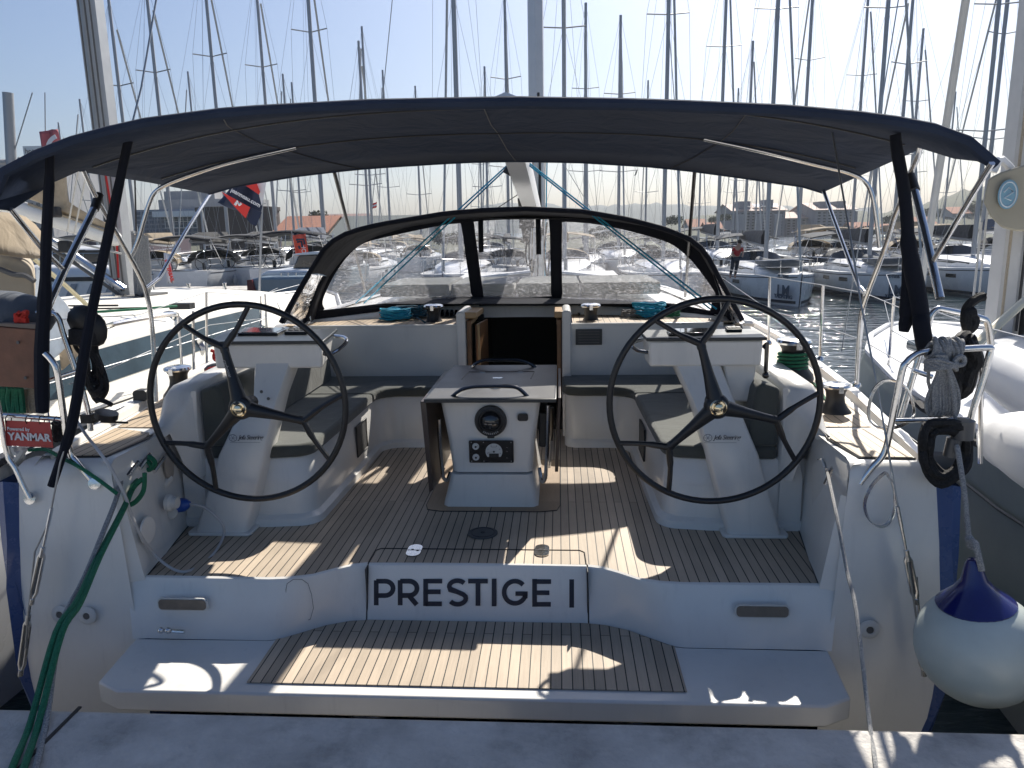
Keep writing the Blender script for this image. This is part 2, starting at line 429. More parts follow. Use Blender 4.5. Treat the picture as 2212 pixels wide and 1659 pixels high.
# ---- side decks + quarters
def deckz(y): return .60 + max(0, y - 4) * .012
for s in (-1, 1):
    mb = MB()
    rows = []
    for y, b in HB: rows.append([V((s*1.60, y, deckz(y) - .004)), V((s*(b - .045), y, deckz(y)))])
    rows[0] = [V((s*1.74, 3.36, .596)), V((s*2.07, 3.36, .6))]
    rows.insert(1, [V((s*1.74, 3.80, .596)), V((s*2.19, 3.8, .6))])
    mb.grid(rows)
    # quarter aft face with a rounded top
    prof = [(0, .6, .08), (-.05, .592, .045), (-.085, .57, .02), (-.10, .53, 0)]
    top = []
    ox = .085 if s < 0 else 0
    r0 = [V((s*1.735, 3.40, .6)), V((s*(2.07 + ox), 3.40, .6))]
    r1 = [V((s*1.725, 3.335, .597)), V((s*(2.085 + ox), 3.335, .597))]
    r2 = [V((s*1.72, 3.305, .575)), V((s*(2.095 + ox), 3.30, .575))]
    r3 = [V((s*1.712, 3.29, .53)), V((s*(2.095 + ox), 3.285, .53))]
    r4 = [V((s*1.68, 3.27, 0)), V((s*(2.15 + ox), 3.27, -.02))]
    r5 = [V((s*1.65, 3.24, -.27)), V((s*(2.155 + ox), 3.24, -.3))]
    r6 = [V((s*1.63, 3.22, -.6)), V((s*(2.12 + ox), 3.2, -.6))]
    r7 = [V((s*1.6, 3.2, -1.3)), V((s*(2.0 + ox), 3.2, -1.3))]
    mb.grid([r0, r1, r2, r3, r4, r5, r6, r7])
    # bulwark lip
    lip = []
    for y, b in HB:
        z = deckz(y)
        lip.append([V((s*(b-.105), y, z)), V((s*(b-.095), y, z+.045)), V((s*(b-.045), y, z+.05)), V((s*(b-.035), y, z-.01))])
    lip[0] = [V((s*2.03, 3.33, .6)), V((s*2.04, 3.34, .62)), V((s*2.08, 3.34, .62)), V((s*2.1, 3.3, .58))]
    mb.grid(lip)
    part(mb, 'side_deck', GEL, YA)
for s in (-1, 1):
    mb = MB()
    # stepped teak pad on the quarter and the side-deck planking
    mb.prism([V((s*1.79, 3.385, .601)), V((s*2.02, 3.375, .601)), V((s*2.05, 3.90, .601)), V((s*1.80, 3.80, .601)), V((s*1.765, 3.70, .601))], (0, 0, .008))
    rows = [[V((s*1.80, 3.93, .604)), V((s*2.06, 3.93, .604))]]
    for y, b in HB[1:5]: rows.append([V((s*(1.82 if y < 6 else 1.92 if y < 10 else 1.6), y, deckz(y)+.008)), V((s*(b - .13), y, deckz(y)+.008))])
    mb.grid(rows)
    part(mb, 'side_deck_planking', TEAK2, YA)
for s in (-1, 1):
    mb = MB()
    mb.tube([V((s*1.775, 3.80, .603)), V((s*1.755, 3.70, .603)), V((s*1.785, 3.378, .603)), V((s*2.03, 3.368, .603))], .005, 6)
    part(mb, 'deck_caulking', BLK, YA)

# ---- cockpit sole
TOPS = [(1.62, 3.31), (1.0, 3.305), (.90, 3.315), (.80, 3.345), (.70, 3.42), (.63, 3.465), (.555, 3.485)]
BOTS = [(1.66, 3.22), (1.0, 3.225), (.95, 3.235), (.87, 3.29), (.77, 3.36), (.66, 3.405), (.56, 3.42)]
mb = MB()
pts = [V((-x, y + .022, 0)) for x, y in TOPS] + [V((x, y + .022, 0)) for x, y in TOPS[::-1]] + [V((1.74, 4.0, 0)), V((1.74, 6.2, 0)), V((-1.74, 6.2, 0)), V((-1.74, 4.0, 0))]
mb.prism(pts, (0, 0, -.05))
part(mb, 'cockpit_sole', TEAK, YA, smooth=False)
mb = MB()
e = [V((-x, y + .024, .001)) for x, y in TOPS] + [V((x, y + .024, .001)) for x, y in TOPS[::-1]]
mb.tube([p for p in e], .0035, 5)
mb.tube([V((1.625, 3.33, .001)), V((1.735, 3.99, .001))], .0035, 5); mb.tube([V((-1.625, 3.33, .001)), V((-1.735, 3.99, .001))], .0035, 5)
hp = [V((-.555, 3.50, .001)), V((-.555, 3.66, .001)), V((-.53, 3.685, .001)), V((.52, 3.685, .001)), V((.545, 3.66, .001)), V((.55, 3.50, .001))]
mb.tube(hp, .0035, 5)
part(mb, 'sole_caulking', BLK, YA)
# ---- transom: two fixed wings and the fold-down tailgate
def transom_strip(T, B, th=.026):
    m = MB(); rings = []
    for (x, y), (xb, yb) in zip(T, B):
        rings.append([V((xb, yb, -.275)), V((x, y, -.012)), V((x, y + .006, .002)), V((x, y + th - .004, .006)), V((x, y + th, -.01)), V((x, y + th + .02, -.3))])
    m.loft(rings, True, True)
    return m
for s in (-1, 1):
    T = [(s*x, y) for x, y in TOPS]; B = [(s*x, y) for x, y in BOTS]
    T[0] = (s*1.70, 3.285); B[0] = (s*1.665, 3.215)
    T.insert(1, (s*1.62, 3.31)); B.insert(1, (s*1.60, 3.225))
    T[-1] = (s*.558, T[-1][1]); B[-1] = (s*.563, B[-1][1])
    T = [(x, y) for x, y in T]; m = transom_strip(T, B)
    w_ = part(m, 'transom_wing', GEL, YA)
    # teak step recess
    q = MB(); q.rrect(Yp(*((394, 1306) if s < 0 else (1647, 1321)), 3.235) + V((0, -.004, 0)), .235, .052, .018, (0, .01, 0))
    a = part(q, 'step_pad', M('worn_teak_pad', (.20, .165, .13), .7, var=.2, vs=20), w_)
    q = MB(); q.rrect(Yp(*((394, 1306) if s < 0 else (1647, 1321)), 3.235) + V((0, .0, 0)), .25, .066, .024, (0, .01, 0)); part(q, 'step_rim', GEL2, w_)
T = [(-.552, 3.485), (0, 3.492), (.552, 3.485)]; B = [(-.557, 3.42), (0, 3.427), (.557, 3.42)]
tg = part(transom_strip(T, B), 'tailgate', GEL, YA, bevel=.004)
for s in (-1, 1): mb = MB(); mb.box((s*.5545, 3.46, -.14), (.003, .05, .28)); part(mb, 'tailgate_gap', BLK, tg)
# lettering PRESTIGE I, drawn with thick rounded strokes
ty = V((0, 3.425 - 3.49, -.275)).normalized() * -1
def gate(px, py):
    # point on the sloping tailgate plane through (0,3.492,-.012) and (0,3.427,-.275)
    o = V((0, 3.488, -.012)); n = V((1, 0, 0)).cross(V((0, .065, .263))).normalized()
    d = ray(px, py); t = (o - CAM_POS).dot(n) / d.dot(n)
    return CAM_POS + d*t + V((0, -.003, 0))
def stroke(m, P, wd):
    # flat band following the polyline P (reference pixels), constant width in pixels, on the tailgate
    P = [V((a, b, 0)) for a, b in P]; k = len(P); L, Rr = [], []
    cl = (P[0] - P[-1]).length < .01
    for i in range(k):
        if cl: t = P[(i+1) % (k-1)] - P[(i-1) % (k-1)]
        else: t = P[min(i+1, k-1)] - P[max(i-1, 0)]
        t.normalize(); n = V((-t.y, t.x, 0)); f = 1.0
        if 0 < i < k-1:
            t1 = (P[i]-P[i-1]).normalized(); f = min(1.6, 1/max(.3, n.dot(V((-t1.y, t1.x, 0)))))
        L.append(P[i] + n*wd/2*f); Rr.append(P[i] - n*wd/2*f)
    for i in range(k-1):
        q = [gate(p.x, p.y) for p in (L[i], L[i+1], Rr[i+1], Rr[i])]
        m.prism(q, (0, .0025, 0))
def arc(cx, cy, rx, ry, a0, a1, n=12): return [(cx + rx*math.cos(R_(a0 + (a1-a0)*i/n)), cy - ry*math.sin(R_(a0 + (a1-a0)*i/n))) for i in range(n+1)]
mb = MB(); W_ = 10.2
yt, yb_ = 1250, 1305
def lx(z): return (1400 + z/2.074)/1.8228
# P
x = lx(170); stroke(mb, [(x, yt+3), (x, yb_+2)], W_)
stroke(mb, [(x, yt+5), (lx(240), yt+5)] + arc(lx(243), yt+20.5, 17, 15.5, 90, -90) + [(x, yt+36)], W_)
x = lx(365); stroke(mb, [(x, yt+3), (x, yb_+2)], W_)
stroke(mb, [(x, yt+5), (lx(435), yt+5)] + arc(lx(438), yt+20.5, 17, 15.5, 90, -90) + [(x, yt+36)], W_)
stroke(mb, [(lx(435), yt+36), (lx(500), yb_+1)], W_)
x = lx(573); stroke(mb, [(x, yt+0.5), (x, yb_+3.5)], W_)
for yy, xe in ((yt+5, 708), (yt+28, 695), (yb_-1, 705)): stroke(mb, [(x, yy), (lx(xe), yy)], W_*.95)
sx_ = lx(828)
stroke(mb, arc(sx_+1, yt+16.5, 17.5, 12.5, 35, 180, 10) + [(sx_-14.5, yt+23)] + [(sx_, yt+28), (sx_+14, yt+34)] + arc(sx_+1.5, yb_-13.5, 18, 13.5, 12, -148, 12), W_*.95)
stroke(mb, [(lx(920), yt+5), (lx(1080), yt+5)], W_*.95); stroke(mb, [(lx(1000), yt+5), (lx(1000), yb_+3)], W_)
x = lx(1132); stroke(mb, [(x, yt), (x, yb_+4)], W_)
gx = lx(1302)
stroke(mb, arc(gx, yt+29, 23.5, 24, 42, 345, 26), W_*.95); stroke(mb, [(gx+1, yt+32), (gx+27.5, yt+32)], W_*.9); stroke(mb, [(gx+22.5, yt+30), (gx+22.5, yt+42)], W_*.9)
x = lx(1462); stroke(mb, [(x, yt+0.5), (x, yb_+5)], W_)
for yy, xe in ((yt+6, 1597), (yt+30, 1583), (yb_, 1595)): stroke(mb, [(x, yy), (lx(xe), yy)], W_*.95)
x = lx(1765); stroke(mb, [(x, yt+1), (x, yb_+7)], W_)
part(mb, 'name_lettering', NAVY, tg, smooth=False)
# swim platform
mb = MB()
pp = [V((-x*.995, y - .0, -.272)) for x, y in BOTS] + [V((x*.995, y, -.272)) for x, y in BOTS[::-1]] + [V((1.62, 2.86, -.272)), V((1.5, 2.80, -.272)), V((-1.5, 2.80, -.272)), V((-1.62, 2.86, -.272))]
mb.prism(pp, (0, 0, -.10)); part(mb, 'swim_platform', GEL, YA, bevel=.01)
mb = MB()
pp = [V((-x*.97, y - .004, -.268)) for x, y in BOTS[1:]] + [V((x*.97, y - .004, -.268)) for x, y in BOTS[1:][::-1]] + [V((1.2, 2.87, -.268)), V((-1.2, 2.87, -.268))]
pp = [V((p.x if abs(p.x) < .96 else .95*(1 if p.x > 0 else -1), p.y, p.z)) for p in pp]
mb.prism(pp, (0, 0, .004)); part(mb, 'platform_planking', TEAK, YA, smooth=False)
# ---- fittings on the sole
def hinge(px, py):
    c = Zp(px, py, .003); m = MB(); n = []
    m.rrect(c, .075, .145, .037, (0, 0, .004), (1, 0, 0), (0, 1, 0)); o = part(m, 'deck_hinge', STEEL, YA)
    m = MB(); m.box(c + V((0, 0, .0045)), (.072, .003, .002)); m.box(c + V((-.01, .004, .005)), (.012, .008, .003)); m.box(c + V((.018, -.004, .005)), (.012, .008, .003)); part(m, 'hinge_joint', BLK, o)
hinge(895, 1189.5); hinge(1171, 1189.5)
c = Zp(1043, 1152, .002); mb = MB(); mb.lathe([(0, 0), (.083, 0), (.083, .004), (.066, .006), (0, .006)], c, n=40)
o = part(mb, 'deck_plate', BRONZ, YA); mb = MB(); mb.tube([c + V((.065*math.cos(a*PI/16), .065*math.sin(a*PI/16), .006)) for a in range(32)], .0018, 4, True); mb.lathe([(0, 0), (.012, 0), (.012, .002), (0, .002)], c + V((0, 0, .006)), n=12); part(mb, 'plate_groove', BLK, o)
# outline of a locker cover moulded in the port transom wing
mb = MB(); f = zz(600, 1700, 2.0733); oc = [(1090, 1290), (1100, 1240), (1150, 1205), (1220, 1205), (1270, 1240), (1300, 1330), (1315, 1440), (1290, 1530), (1230, 1550), (1160, 1540), (1110, 1500), (1095, 1430), (1120, 1425), (1115, 1365), (1092, 1365)]
mb.tube([Yp(*f(*q), 3.30 if q[0] < 1200 else 3.325) + V((0, 0, 0)) for q in oc], .0016, 4, True)
part(mb, 'cover_outline', M('dark_seam', (.2, .2, .2), .6), YA)
for px, py in ((128, 1329), (186, 1332), (1880, 1362)):
    c = Yp(px, py, 3.225); m = MB(); m.lathe([(0, 0), (.045, 0), (.045, .006), (.034, .012), (.018, .012), (.016, .002), (0, .002)], c + V((0, .012, 0)), (0, -1, .08), 24)
    o = part(m, 'drain_fitting', GEL2, YA); m = MB(); m.lathe([(0, 0), (.016, 0), (.016, .003), (0, .003)], c + V((0, .004, 0)), (0, -1, .08), 14); part(m, 'drain_hole', BRONZ, o)

# ---- inner walls of the quarters (helm area)
for s in (-1, 1):
    rows = []; mb = MB()
    for y, xb, xt in ((3.285, 1.69, 1.715), (3.31, 1.622, 1.735), (3.6, 1.665, 1.745), (3.95, 1.73, 1.76), (4.02, 1.745, 1.765)):
        rows.append([V((s*xb, y, -.01)), V((s*(xb + .01), y, .05)), V((s*(xb*.4 + xt*.6), y, .45)), V((s*(xt - .01), y, .57)), V((s*(xt + .012), y + .01, .597)), V((s*(xt + .04), y + .01, .6))])
    mb.grid(rows)
    part(mb, 'helm_side_wall', GEL, YA)

# ---- side benches, coamings
def bench_poly(s, z, ins=0):
    r = .13; pts = [V((s*1.78, 4.0 + ins, z))]
    pts += [V((s*1.25, 4.0 + ins, z))]
    cx, cy = 1.0 + ins + r, 4.02 + ins + r
    for k in range(7):
        a = R_(270 - 90*k/6); pts.append(V((s*(cx + r*math.cos(a)), cy + r*math.sin(a), z)))
    pts += [V((s*(.99 + ins), 4.6, z)), V((s*(.98 + ins), 5.25, z))]
    cx, cy = .80, 5.42 + ins
    for k in range(7):
        a = R_(0 + 90*k/6); pts.append(V((s*(.80 + (.18 + ins)*math.cos(a)), 5.43 + (.18 + ins)*math.sin(a), z)))
    x0 = .46 if s > 0 else .42
    pts += [V((s*(x0 + .08), 5.61 + ins, z)), V((s*(x0 + .02), 5.64 + ins, z)), V((s*x0, 5.70 + ins, z)), V((s*x0, 6.12, z)), V((s*1.78, 6.12, z))]
    return pts
for s in (-1, 1):
    m = MB(); m.loft([bench_poly(s, -.01, -.035), bench_poly(s, .04, -.03), bench_poly(s, .06, .0), bench_poly(s, .39, .012), bench_poly(s, .40, .02)])
    b_ = part(m, 'bench_base', GEL, YA, ang=50)
    # locker door recess in the inboard face
    m = MB(); q = [(772, 930), (809, 905), (813, 950), (780, 985)] if s < 0 else [(1381, 890), (1407, 920), (1407, 985), (1384, 950)]
    yy = [4.95, 5.35, 5.35, 4.95] if s < 0 else [5.3, 4.9, 4.9, 5.3]
    if s < 0: pts = [V((-.982, 4.93, .335)), V((-.982, 5.2, .335)), V((-.982, 5.2, .12)), V((-.982, 4.93, .12))]
    else: pts = [V((.982, 4.85, .335)), V((.982, 5.15, .335)), V((.982, 5.15, .12)), V((.982, 4.85, .12))]
    m.prism(pts, (s*.01, 0, 0)); part(m, 'locker_opening', BRONZ, b_)
    m = MB(); m.tube([p + V((-s*.001, 0, 0)) for p in pts], .005, 4, True); part(m, 'locker_trim', BLK, b_)
    # coaming: sloped aft end, flat top, inboard face
    rows = []
    for y, z, xi, xo in ((3.74, .60, 1.765, 1.80), (3.86, .635, 1.72, 1.805), (3.93, .70, 1.665, 1.80), (3.965, .79, 1.625, 1.79), (4.02, .825, 1.61, 1.785), (4.6, .835, 1.61, 1.79), (6.12, .865, 1.66, 1.86), (6.6, .87, 1.70, 1.93)):
        rows.append([V((s*(xi), y, min(z - .02, .3 if y > 3.9 else z - .05))), V((s*xi, y, z - .03)), V((s*(xi + .02), y, z)), V((s*(xo - .03), y, z)), V((s*xo, y, z - .03)), V((s*(xo + .02), y, .59))])
    m = MB(); m.grid(rows)
    m.grid([[V((s*1.74, 3.985, -.01)), V((s*1.735, 3.975, .3)), V((s*1.66, 3.95, .60)), V((s*1.63, 3.968, .80))],
            [V((s*1.62, 3.995, -.01)), V((s*1.62, 3.985, .3)), V((s*1.615, 3.97, .60)), V((s*1.605, 3.975, .80))]])
    part(m, 'coaming', GEL, YA, ang=50)

# ---- bulkhead, teak-topped bridge deck, companionway
CWL, CWR = -.37, .47
for x0, x1 in ((-1.80, CWL), (CWR, 1.74)):
    mb = MB()
    mb.prism([V((x0, 6.10, .38)), V((x1, 6.10, .38)), V((x1, 6.115, .885)), V((x0, 6.115, .885))], (0, .03, 0))
    mb.box(((x0+x1)/2, 6.135, .885), (abs(x1-x0), .045, .018))
    mb.box((CWL if x0 < 0 else CWR, 6.5, .44), (.03, .8, .92))
    part(mb, 'bulkhead', GEL, YA, bevel=.004)
for x0, x1 in ((-1.9, CWL - .05), (CWR + .06, 1.9)):
    mb = MB(); mb.prism([V((x0, 6.155, .888)), V((x1, 6.155, .888)), V((x1, 7.0, .888)), V((x0, 7.0, .888))], (0, 0, .006))
    part(mb, 'bridge_deck_planking', TEAK2, YA, smooth=False)
def rimy(x): return 6.93 - .165*x*x
mb = MB(); rows = []
for i in range(25):
    x = -2.0 + 4*i/24; y = rimy(x)
    zt = 1.0 - .035*abs(x)**1.6
    rows.append([V((x, y - .10, .87)), V((x, y - .085, zt - .05)), V((x, y - .05, zt - .012)), V((x, y + .02, zt)), V((x*.97, y + .5, zt + .01)), V((x*.93, y + 2.0, zt + .01)), V((x*.85, y + 4, zt - .05)), V((x*.7, y + 6, .75))])
mb.grid(rows)
part(mb, 'coachroof', GEL, YA, ang=60)
for s in (-1, 1):
    rows = []; mb = MB()
    for y, x, z in ((6.2, 1.9, .87), (6.28, 1.98, .88), (7, 1.96, .9), (9, 1.86, .9), (11, 1.66, .86), (13, 1.25, .74)):
        rows.append([V((s*(x - .25), y, z + .04)), V((s*x, y, z)), V((s*(x + .12), y, deckz(y) - .02))])
    mb.grid(rows)
    part(mb, 'cabin_side', GEL, YA, ang=50)
# jamb posts, hatch runners, doors and the dark cabin beyond
for s, x in ((-1, CWL - .01), (1, CWR + .01)):
    m = MB(); m.rrect(V((x, 6.03, .60)), .075, .82, .03, (0, .5, 0)); part(m, 'companionway_post', GEL, YA, bevel=.012)
    m = MB(); xx = x + (-s)*.062
    m.box((xx - s*.0, 6.36, .965), (.075 if s > 0 else .13, .62, .05), Matrix.Rotation(R_(-2), 3, 'X')); m.box((xx, 6.34, .905), (.04, .5, .035))
    part(m, 'hatch_runner', WOODL, YA, bevel=.006)
    m = MB(); m.box((xx, 6.10, .60), (.035, .05, .66)); part(m, 'door_jamb', WOOD, YA, bevel=.004)
mb = MB(); mb.box((CWL + .13, 6.34, .58), (.014, .40, .62), R_(-8)); dr = part(mb, 'cabin_door', WOOD, YA, bevel=.003)
mb = MB(); mb.box((CWL + .125, 6.13, .58), (.018, .012, .62)); part(mb, 'door_edge', WOODL, dr)
mb = MB(); mb.box((.05, 6.98, .955), (.74, .03, .035)); part(mb, 'hatch_lip', WOODL, YA)
mb = MB(); mb.box((.05, 7.2, .985), (.72, .75, .03)); part(mb, 'sliding_hatch', GREYP, YA, bevel=.006)
mb = MB(); mb.box((.05, 7.25, .2), (.82, 2.2, 1.45)); me = mb.mesh('cabin_interior', DARK); me.flip_normals()
# inside of the cabin as an open box
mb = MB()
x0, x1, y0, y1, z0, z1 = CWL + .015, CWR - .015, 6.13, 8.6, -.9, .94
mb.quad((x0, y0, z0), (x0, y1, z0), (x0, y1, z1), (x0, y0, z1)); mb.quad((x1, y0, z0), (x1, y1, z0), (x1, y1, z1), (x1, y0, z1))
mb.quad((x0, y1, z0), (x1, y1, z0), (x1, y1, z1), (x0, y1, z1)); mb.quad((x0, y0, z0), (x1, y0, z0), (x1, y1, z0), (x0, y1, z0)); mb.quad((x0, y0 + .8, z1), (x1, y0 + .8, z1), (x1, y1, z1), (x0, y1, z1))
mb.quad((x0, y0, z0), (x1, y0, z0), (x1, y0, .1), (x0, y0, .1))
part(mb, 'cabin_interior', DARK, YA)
# instrument plate on starboard bulkhead
c = Yp(1272, 728, 6.098); mb = MB(); mb.box(c, (.215, .008, .13)); o = part(mb, 'vent_plate', GREYP, YA, bevel=.003)
mb = MB()
for k in range(5): mb.box(c + V((0, -.006, -.045 + k*.0225)), (.17, .006, .006))
part(mb, 'vent_slat', BRONZ, o)
# door pocket on starboard bench end
mb = MB(); mb.box((.455, 5.86, .22), (.02, .26, .34)); part(mb, 'bench_end_panel', GEL, YA, bevel=.004)

# ---- winches
def winch(name, base, sc, green=False, handle=False):
    m = MB(); m.lathe([(0, 0), (.082, 0), (.085, .012), (.080, .03), (.060, .055), (.048, .075), (.043, .10), (.046, .13), (.056, .148), (.058, .155), (0, .155)], base, n=28)
    for v in range(len(m.v)): m.v[v] = tuple(V(base) + (V(m.v[v]) - V(base)) * sc)
    o = part(m, 'winch', BLK, YA)
    b = V(base)
    m = MB(); m.lathe([(.0, .15), (.066, .152), (.070, .160), (.066, .170), (.05, .176), (.02, .178), (.018, .17), (0, .17)], b, n=28)
    m.v = [tuple(b + (V(q) - b) * sc) for q in m.v]
    part(m, 'winch_cap', STEEL, o)
    m = MB(); m.box(b + V((.0, -.066*sc, .150*sc)), (.022*sc, .02*sc, .026*sc)); m.box(b + V((-.0, -.05*sc, .165*sc)), (.02*sc, .05*sc, .008*sc)); part(m, 'line_stripper', STEEL, o)
    return o
W1 = winch('w', Yp(938, 706, 6.36) + V((0, 0, -.02)), 1.22)
W2 = winch('w', Yp(1276, 705, 6.36) + V((0, 0, -.02)), 1.22)
mb = text_mb('HARKEN', .034, Yp(936, 702, 6.255), (1, 0, 0), (0, .15, 1), bold=.0012); part(mb, 'winch_lettering', M('pale_print', (.5, .5, .5), .5), W1)
mb = text_mb('HARKEN', .034, Yp(1279, 700, 6.255), (1, 0, 0), (0, .15, 1), bold=.0012); part(mb, 'winch_lettering', MATS['pale_print'], W2)
W3 = winch('w', V((-2.04, 4.62, .61)), 1.25)
mb = MB(); mb.lathe([(0, 0), (.105, 0), (.095, .06), (0, .06)], (-2.02, 4.62, .60), n=24); part(mb, 'winch_plinth', GEL, YA)
W4 = winch('w', Yp(1758, 850, 4.25) + V((.12, .0, -.14)), 1.15)
W5 = winch('w', Zp(1710, 822, .72), 1.5)
# clutches and organisers beside the bridge deck winches
for px0, px1, py, nn in ((955, 985, 683, 4), (1222, 1250, 690, 2)):
    for k in range(nn):
        a = Yp(px0 + (px1-px0)*k/max(1, nn-1), py, 6.72); m = MB()
        m.prism([a + V((-.016, 0, -.06)), a + V((-.016, .16, -.06)), a + V((-.016, .16, .0)), a + V((-.016, .05, .035)), a + V((-.016, 0, .0))], (.03, 0, 0))
        o = part(m, 'rope_clutch', BLK, YA, bevel=.003)
        m = MB(); m.box(a + V((0, .02, .032)), (.022, .07, .014), Matrix.Rotation(R_(30), 3, 'X')); part(m, 'clutch_lever', BLKG, o)
mb = MB(); mb.box(Yp(1010, 686, 6.75), (.30, .06, .06)); part(mb, 'line_organiser', BLK, YA, bevel=.01)

# ---- helm pedestals, consoles and wheels
def helm(s):
    cxp = s*1.20
    # leaning pedestal: wide foot outboard, head under the console
    if s < 0: L = [((418, 1156), 3.84), ((470, 985), 3.9), ((510, 900), 3.95), ((545, 860), 4.0), ((548, 776), 4.1)]; Rr = [((530, 1158), 3.84), ((572, 985), 3.9), ((592, 900), 3.95), ((602, 860), 4.0), ((633, 776), 4.1)]
    else: L = [((1575, 1161), 3.87), ((1528, 985), 3.9), ((1505, 900), 3.95), ((1490, 860), 4.0), ((1450, 776), 4.1)]; Rr = [((1690, 1165), 3.87), ((1640, 985), 3.9), ((1605, 900), 3.95), ((1585, 860), 4.0), ((1552, 776), 4.1)]
    m = MB(); rings = []
    for (a, ya), (b, yb) in zip(L, Rr):
        p, q = Yp(*a, ya), Yp(*b, yb); d = .20 if a[1] > 1100 else .17
        w_ = (q - p); e = w_ * .07; z = V((0, 0, (p.z + q.z)/2)); p.z = q.z = z.z
        if a[1] > 1100: p.z = q.z = 0
        rings.append([p + e*.0 + V((0, .02, 0)), p + e, q - e, q + V((0, .02, 0)), q + V((0, d, 0)), q - e + V((0, d + .02, 0)), p + e + V((0, d + .02, 0)), p + V((0, d, 0))])
    m.loft(rings[::-1]); ped = part(m, 'helm_pedestal', GEL, YA, ang=50)
    p, q = rings[0][0], rings[0][3]
    m = MB(); m.prism([p + V((-.02, -.035, 0)), q + V((.02, -.035, 0)), q + V((.035, -.01, 0)), q + V((.035, .22, 0)), p + V((-.035, .22, 0)), p + V((-.035, -.01, 0))], (0, 0, .018)); part(m, 'pedestal_foot', GEL, ped, bevel=.006)
    # console box and dark top
    z = 1.065
    if s < 0: A = [(453, 737), (696, 737), (726, 711.5), (494, 711)]
    else: A = [(1397, 731), (1657, 728), (1630, 710), (1383, 716)]
    P4 = [Zp(a, b, z) for a, b in A]
    ya = (P4[0].y + P4[1].y)/2; P4[0].y = P4[1].y = ya; yb = max(P4[2].y, P4[3].y); P4[2].y = P4[3].y = (yb + P4[2].y)/2
    m = MB(); m.prism([q + V((0, 0, -.018)) for q in P4], (0, 0, .018)); con = part(m, 'helm_console', GREYP, YA, bevel=.004)
    cc = sum(P4, V())/4
    lo = [V((cc.x + (q.x - cc.x)*f, cc.y + (q.y - cc.y)*.9 , z - dz)) for dz, f in ((.018, .95), (.16, .93)) for q in P4]
    for k in (6, 7): lo[k].y -= .10
    m = MB(); m.loft([lo[:4], lo[4:]]); part(m, 'console_body', GEL, con, bevel=.012)
    # chartplotter, keypad
    if s < 0: B = [(513, 725), (600, 725), (628, 712.5), (530, 712.5)]; Kk = [(614, 723), (663, 723), (672, 713.5), (632, 713.5)]
    else: B = [(1445, 726), (1540, 724), (1535, 714), (1440, 716)]; Kk = [(1570, 718), (1603, 717.5), (1600, 712), (1566, 712.5)]
    m = MB(); Q = [Zp(a, b, z + .0) for a, b in B]; m.prism(Q, (0, 0, .016)); cp = part(m, 'chart_plotter', BLKG, con, bevel=.004)
    m = MB(); qc = sum(Q, V())/4; m.prism([qc + (q - qc)*.84 + V((0, 0, .0165)) for q in Q], (0, 0, .0015)); part(m, 'plotter_screen', M('glass_screen', (.012, .014, .018), .03, var=0, coat=1, spec=1), cp)
    m = MB(); Q = [Zp(a, b, z) for a, b in Kk]; m.prism(Q, (0, 0, .018)); kp = part(m, 'control_keypad', BLK, con, bevel=.004)
    m = MB(); qc = sum(Q, V())/4; ex = (Q[1] - Q[0]); ey = (Q[3] - Q[0])
    for i in range(3):
        for j in range(2): m = MB(); m.box(qc + ex*(.27*(i-1)) + ey*(.3*(j-.5)) + V((0, 0, .021)), (.026, .03, .006)); part(m, 'keypad_button', BRONZ, kp)
    # curved stainless grab rail on the inboard side
    if s < 0: G = [(690, 762), (712, 765), (735, 752), (748, 738), (744, 729), (722, 726)]
    else: G = [(1402, 762), (1378, 757), (1366, 747), (1368, 740), (1380, 735), (1398, 733)]
    m = MB(); m.tube([Yp(a, b, 4.12 + .05*i) for i, (a, b) in enumerate(G)], .011, 8, smooth=5); part(m, 'console_grab_rail', STEEL, con)
    if s > 0:   # throttle housing under the starboard console
        m = MB(); t0 = [Yp(a, b, 4.12) for a, b in ((1560, 776), (1637, 776), (1623, 869), (1578, 868))]; m.prism(t0, (0, .13, 0)); th = part(m, 'throttle_housing', GEL, con, bevel=.012)
        m = MB(); a = Yp(1648, 752, 4.1); m.tube([a, a + V((.02, 0, .03)), a + V((.022, 0, -.13))], .012, 8); m.sphere(a + V((.022, 0, -.15)), .02, 10); part(m, 'throttle_lever', BLKG, th)
    else:
        m = MB()
        for a in ((565, 846), (580, 861)): m = MB(); m.lathe([(0, 0), (.009, 0), (.009, .004), (0, .004)], Yp(*a, 3.98), (0, -1, 0), 10); part(m, 'pedestal_screw', BRONZ, ped)
    # steering mark on the pedestal
    tx, ty_ = ((530, 946) if s < 0 else (1558, 946)); a = Yp(tx, ty_, 3.885)
    m = text_mb('Jefa Steering', .034, a + V((.03, 0, .002)), (1, 0, 0), (0, .1, 1), depth=.001, bold=.0004, shear=.3, spacing=.85)
    m2 = MB(); rc = a + V((-.07, -.001, 0)); m2.tube([rc + V((.022*math.cos(k*PI/10), 0, .020*math.sin(k*PI/10))) for k in range(20)], .0012, 4, True)
    for k in range(3): m2.tube([rc + V((-.022*math.cos(k*PI/3), 0, -.02*math.sin(k*PI/3))), rc + V((.022*math.cos(k*PI/3), 0, .02*math.sin(k*PI/3)))], .0008, 4)
    m2.tube([rc + V((-.02, 0, -.026)), rc + V((.15, 0, -.026))], .0007, 4)
    part(merge(m, m2), 'steering_lettering', NAVY, ped)
    # wheel
    c = V((s*1.18 + .0, 3.66, .798)); R0 = .512; hub = c + V((0, -.075, 0))
    def wp(r, deg, dy=0): return c + V((r*R0*math.cos(R_(deg)), dy, r*R0*math.sin(R_(deg))))
    m = MB(); m.tube([wp(1, k*5) for k in range(72)], .0165, 10, True); wh = part(m, 'steering_wheel', CARB, YA)
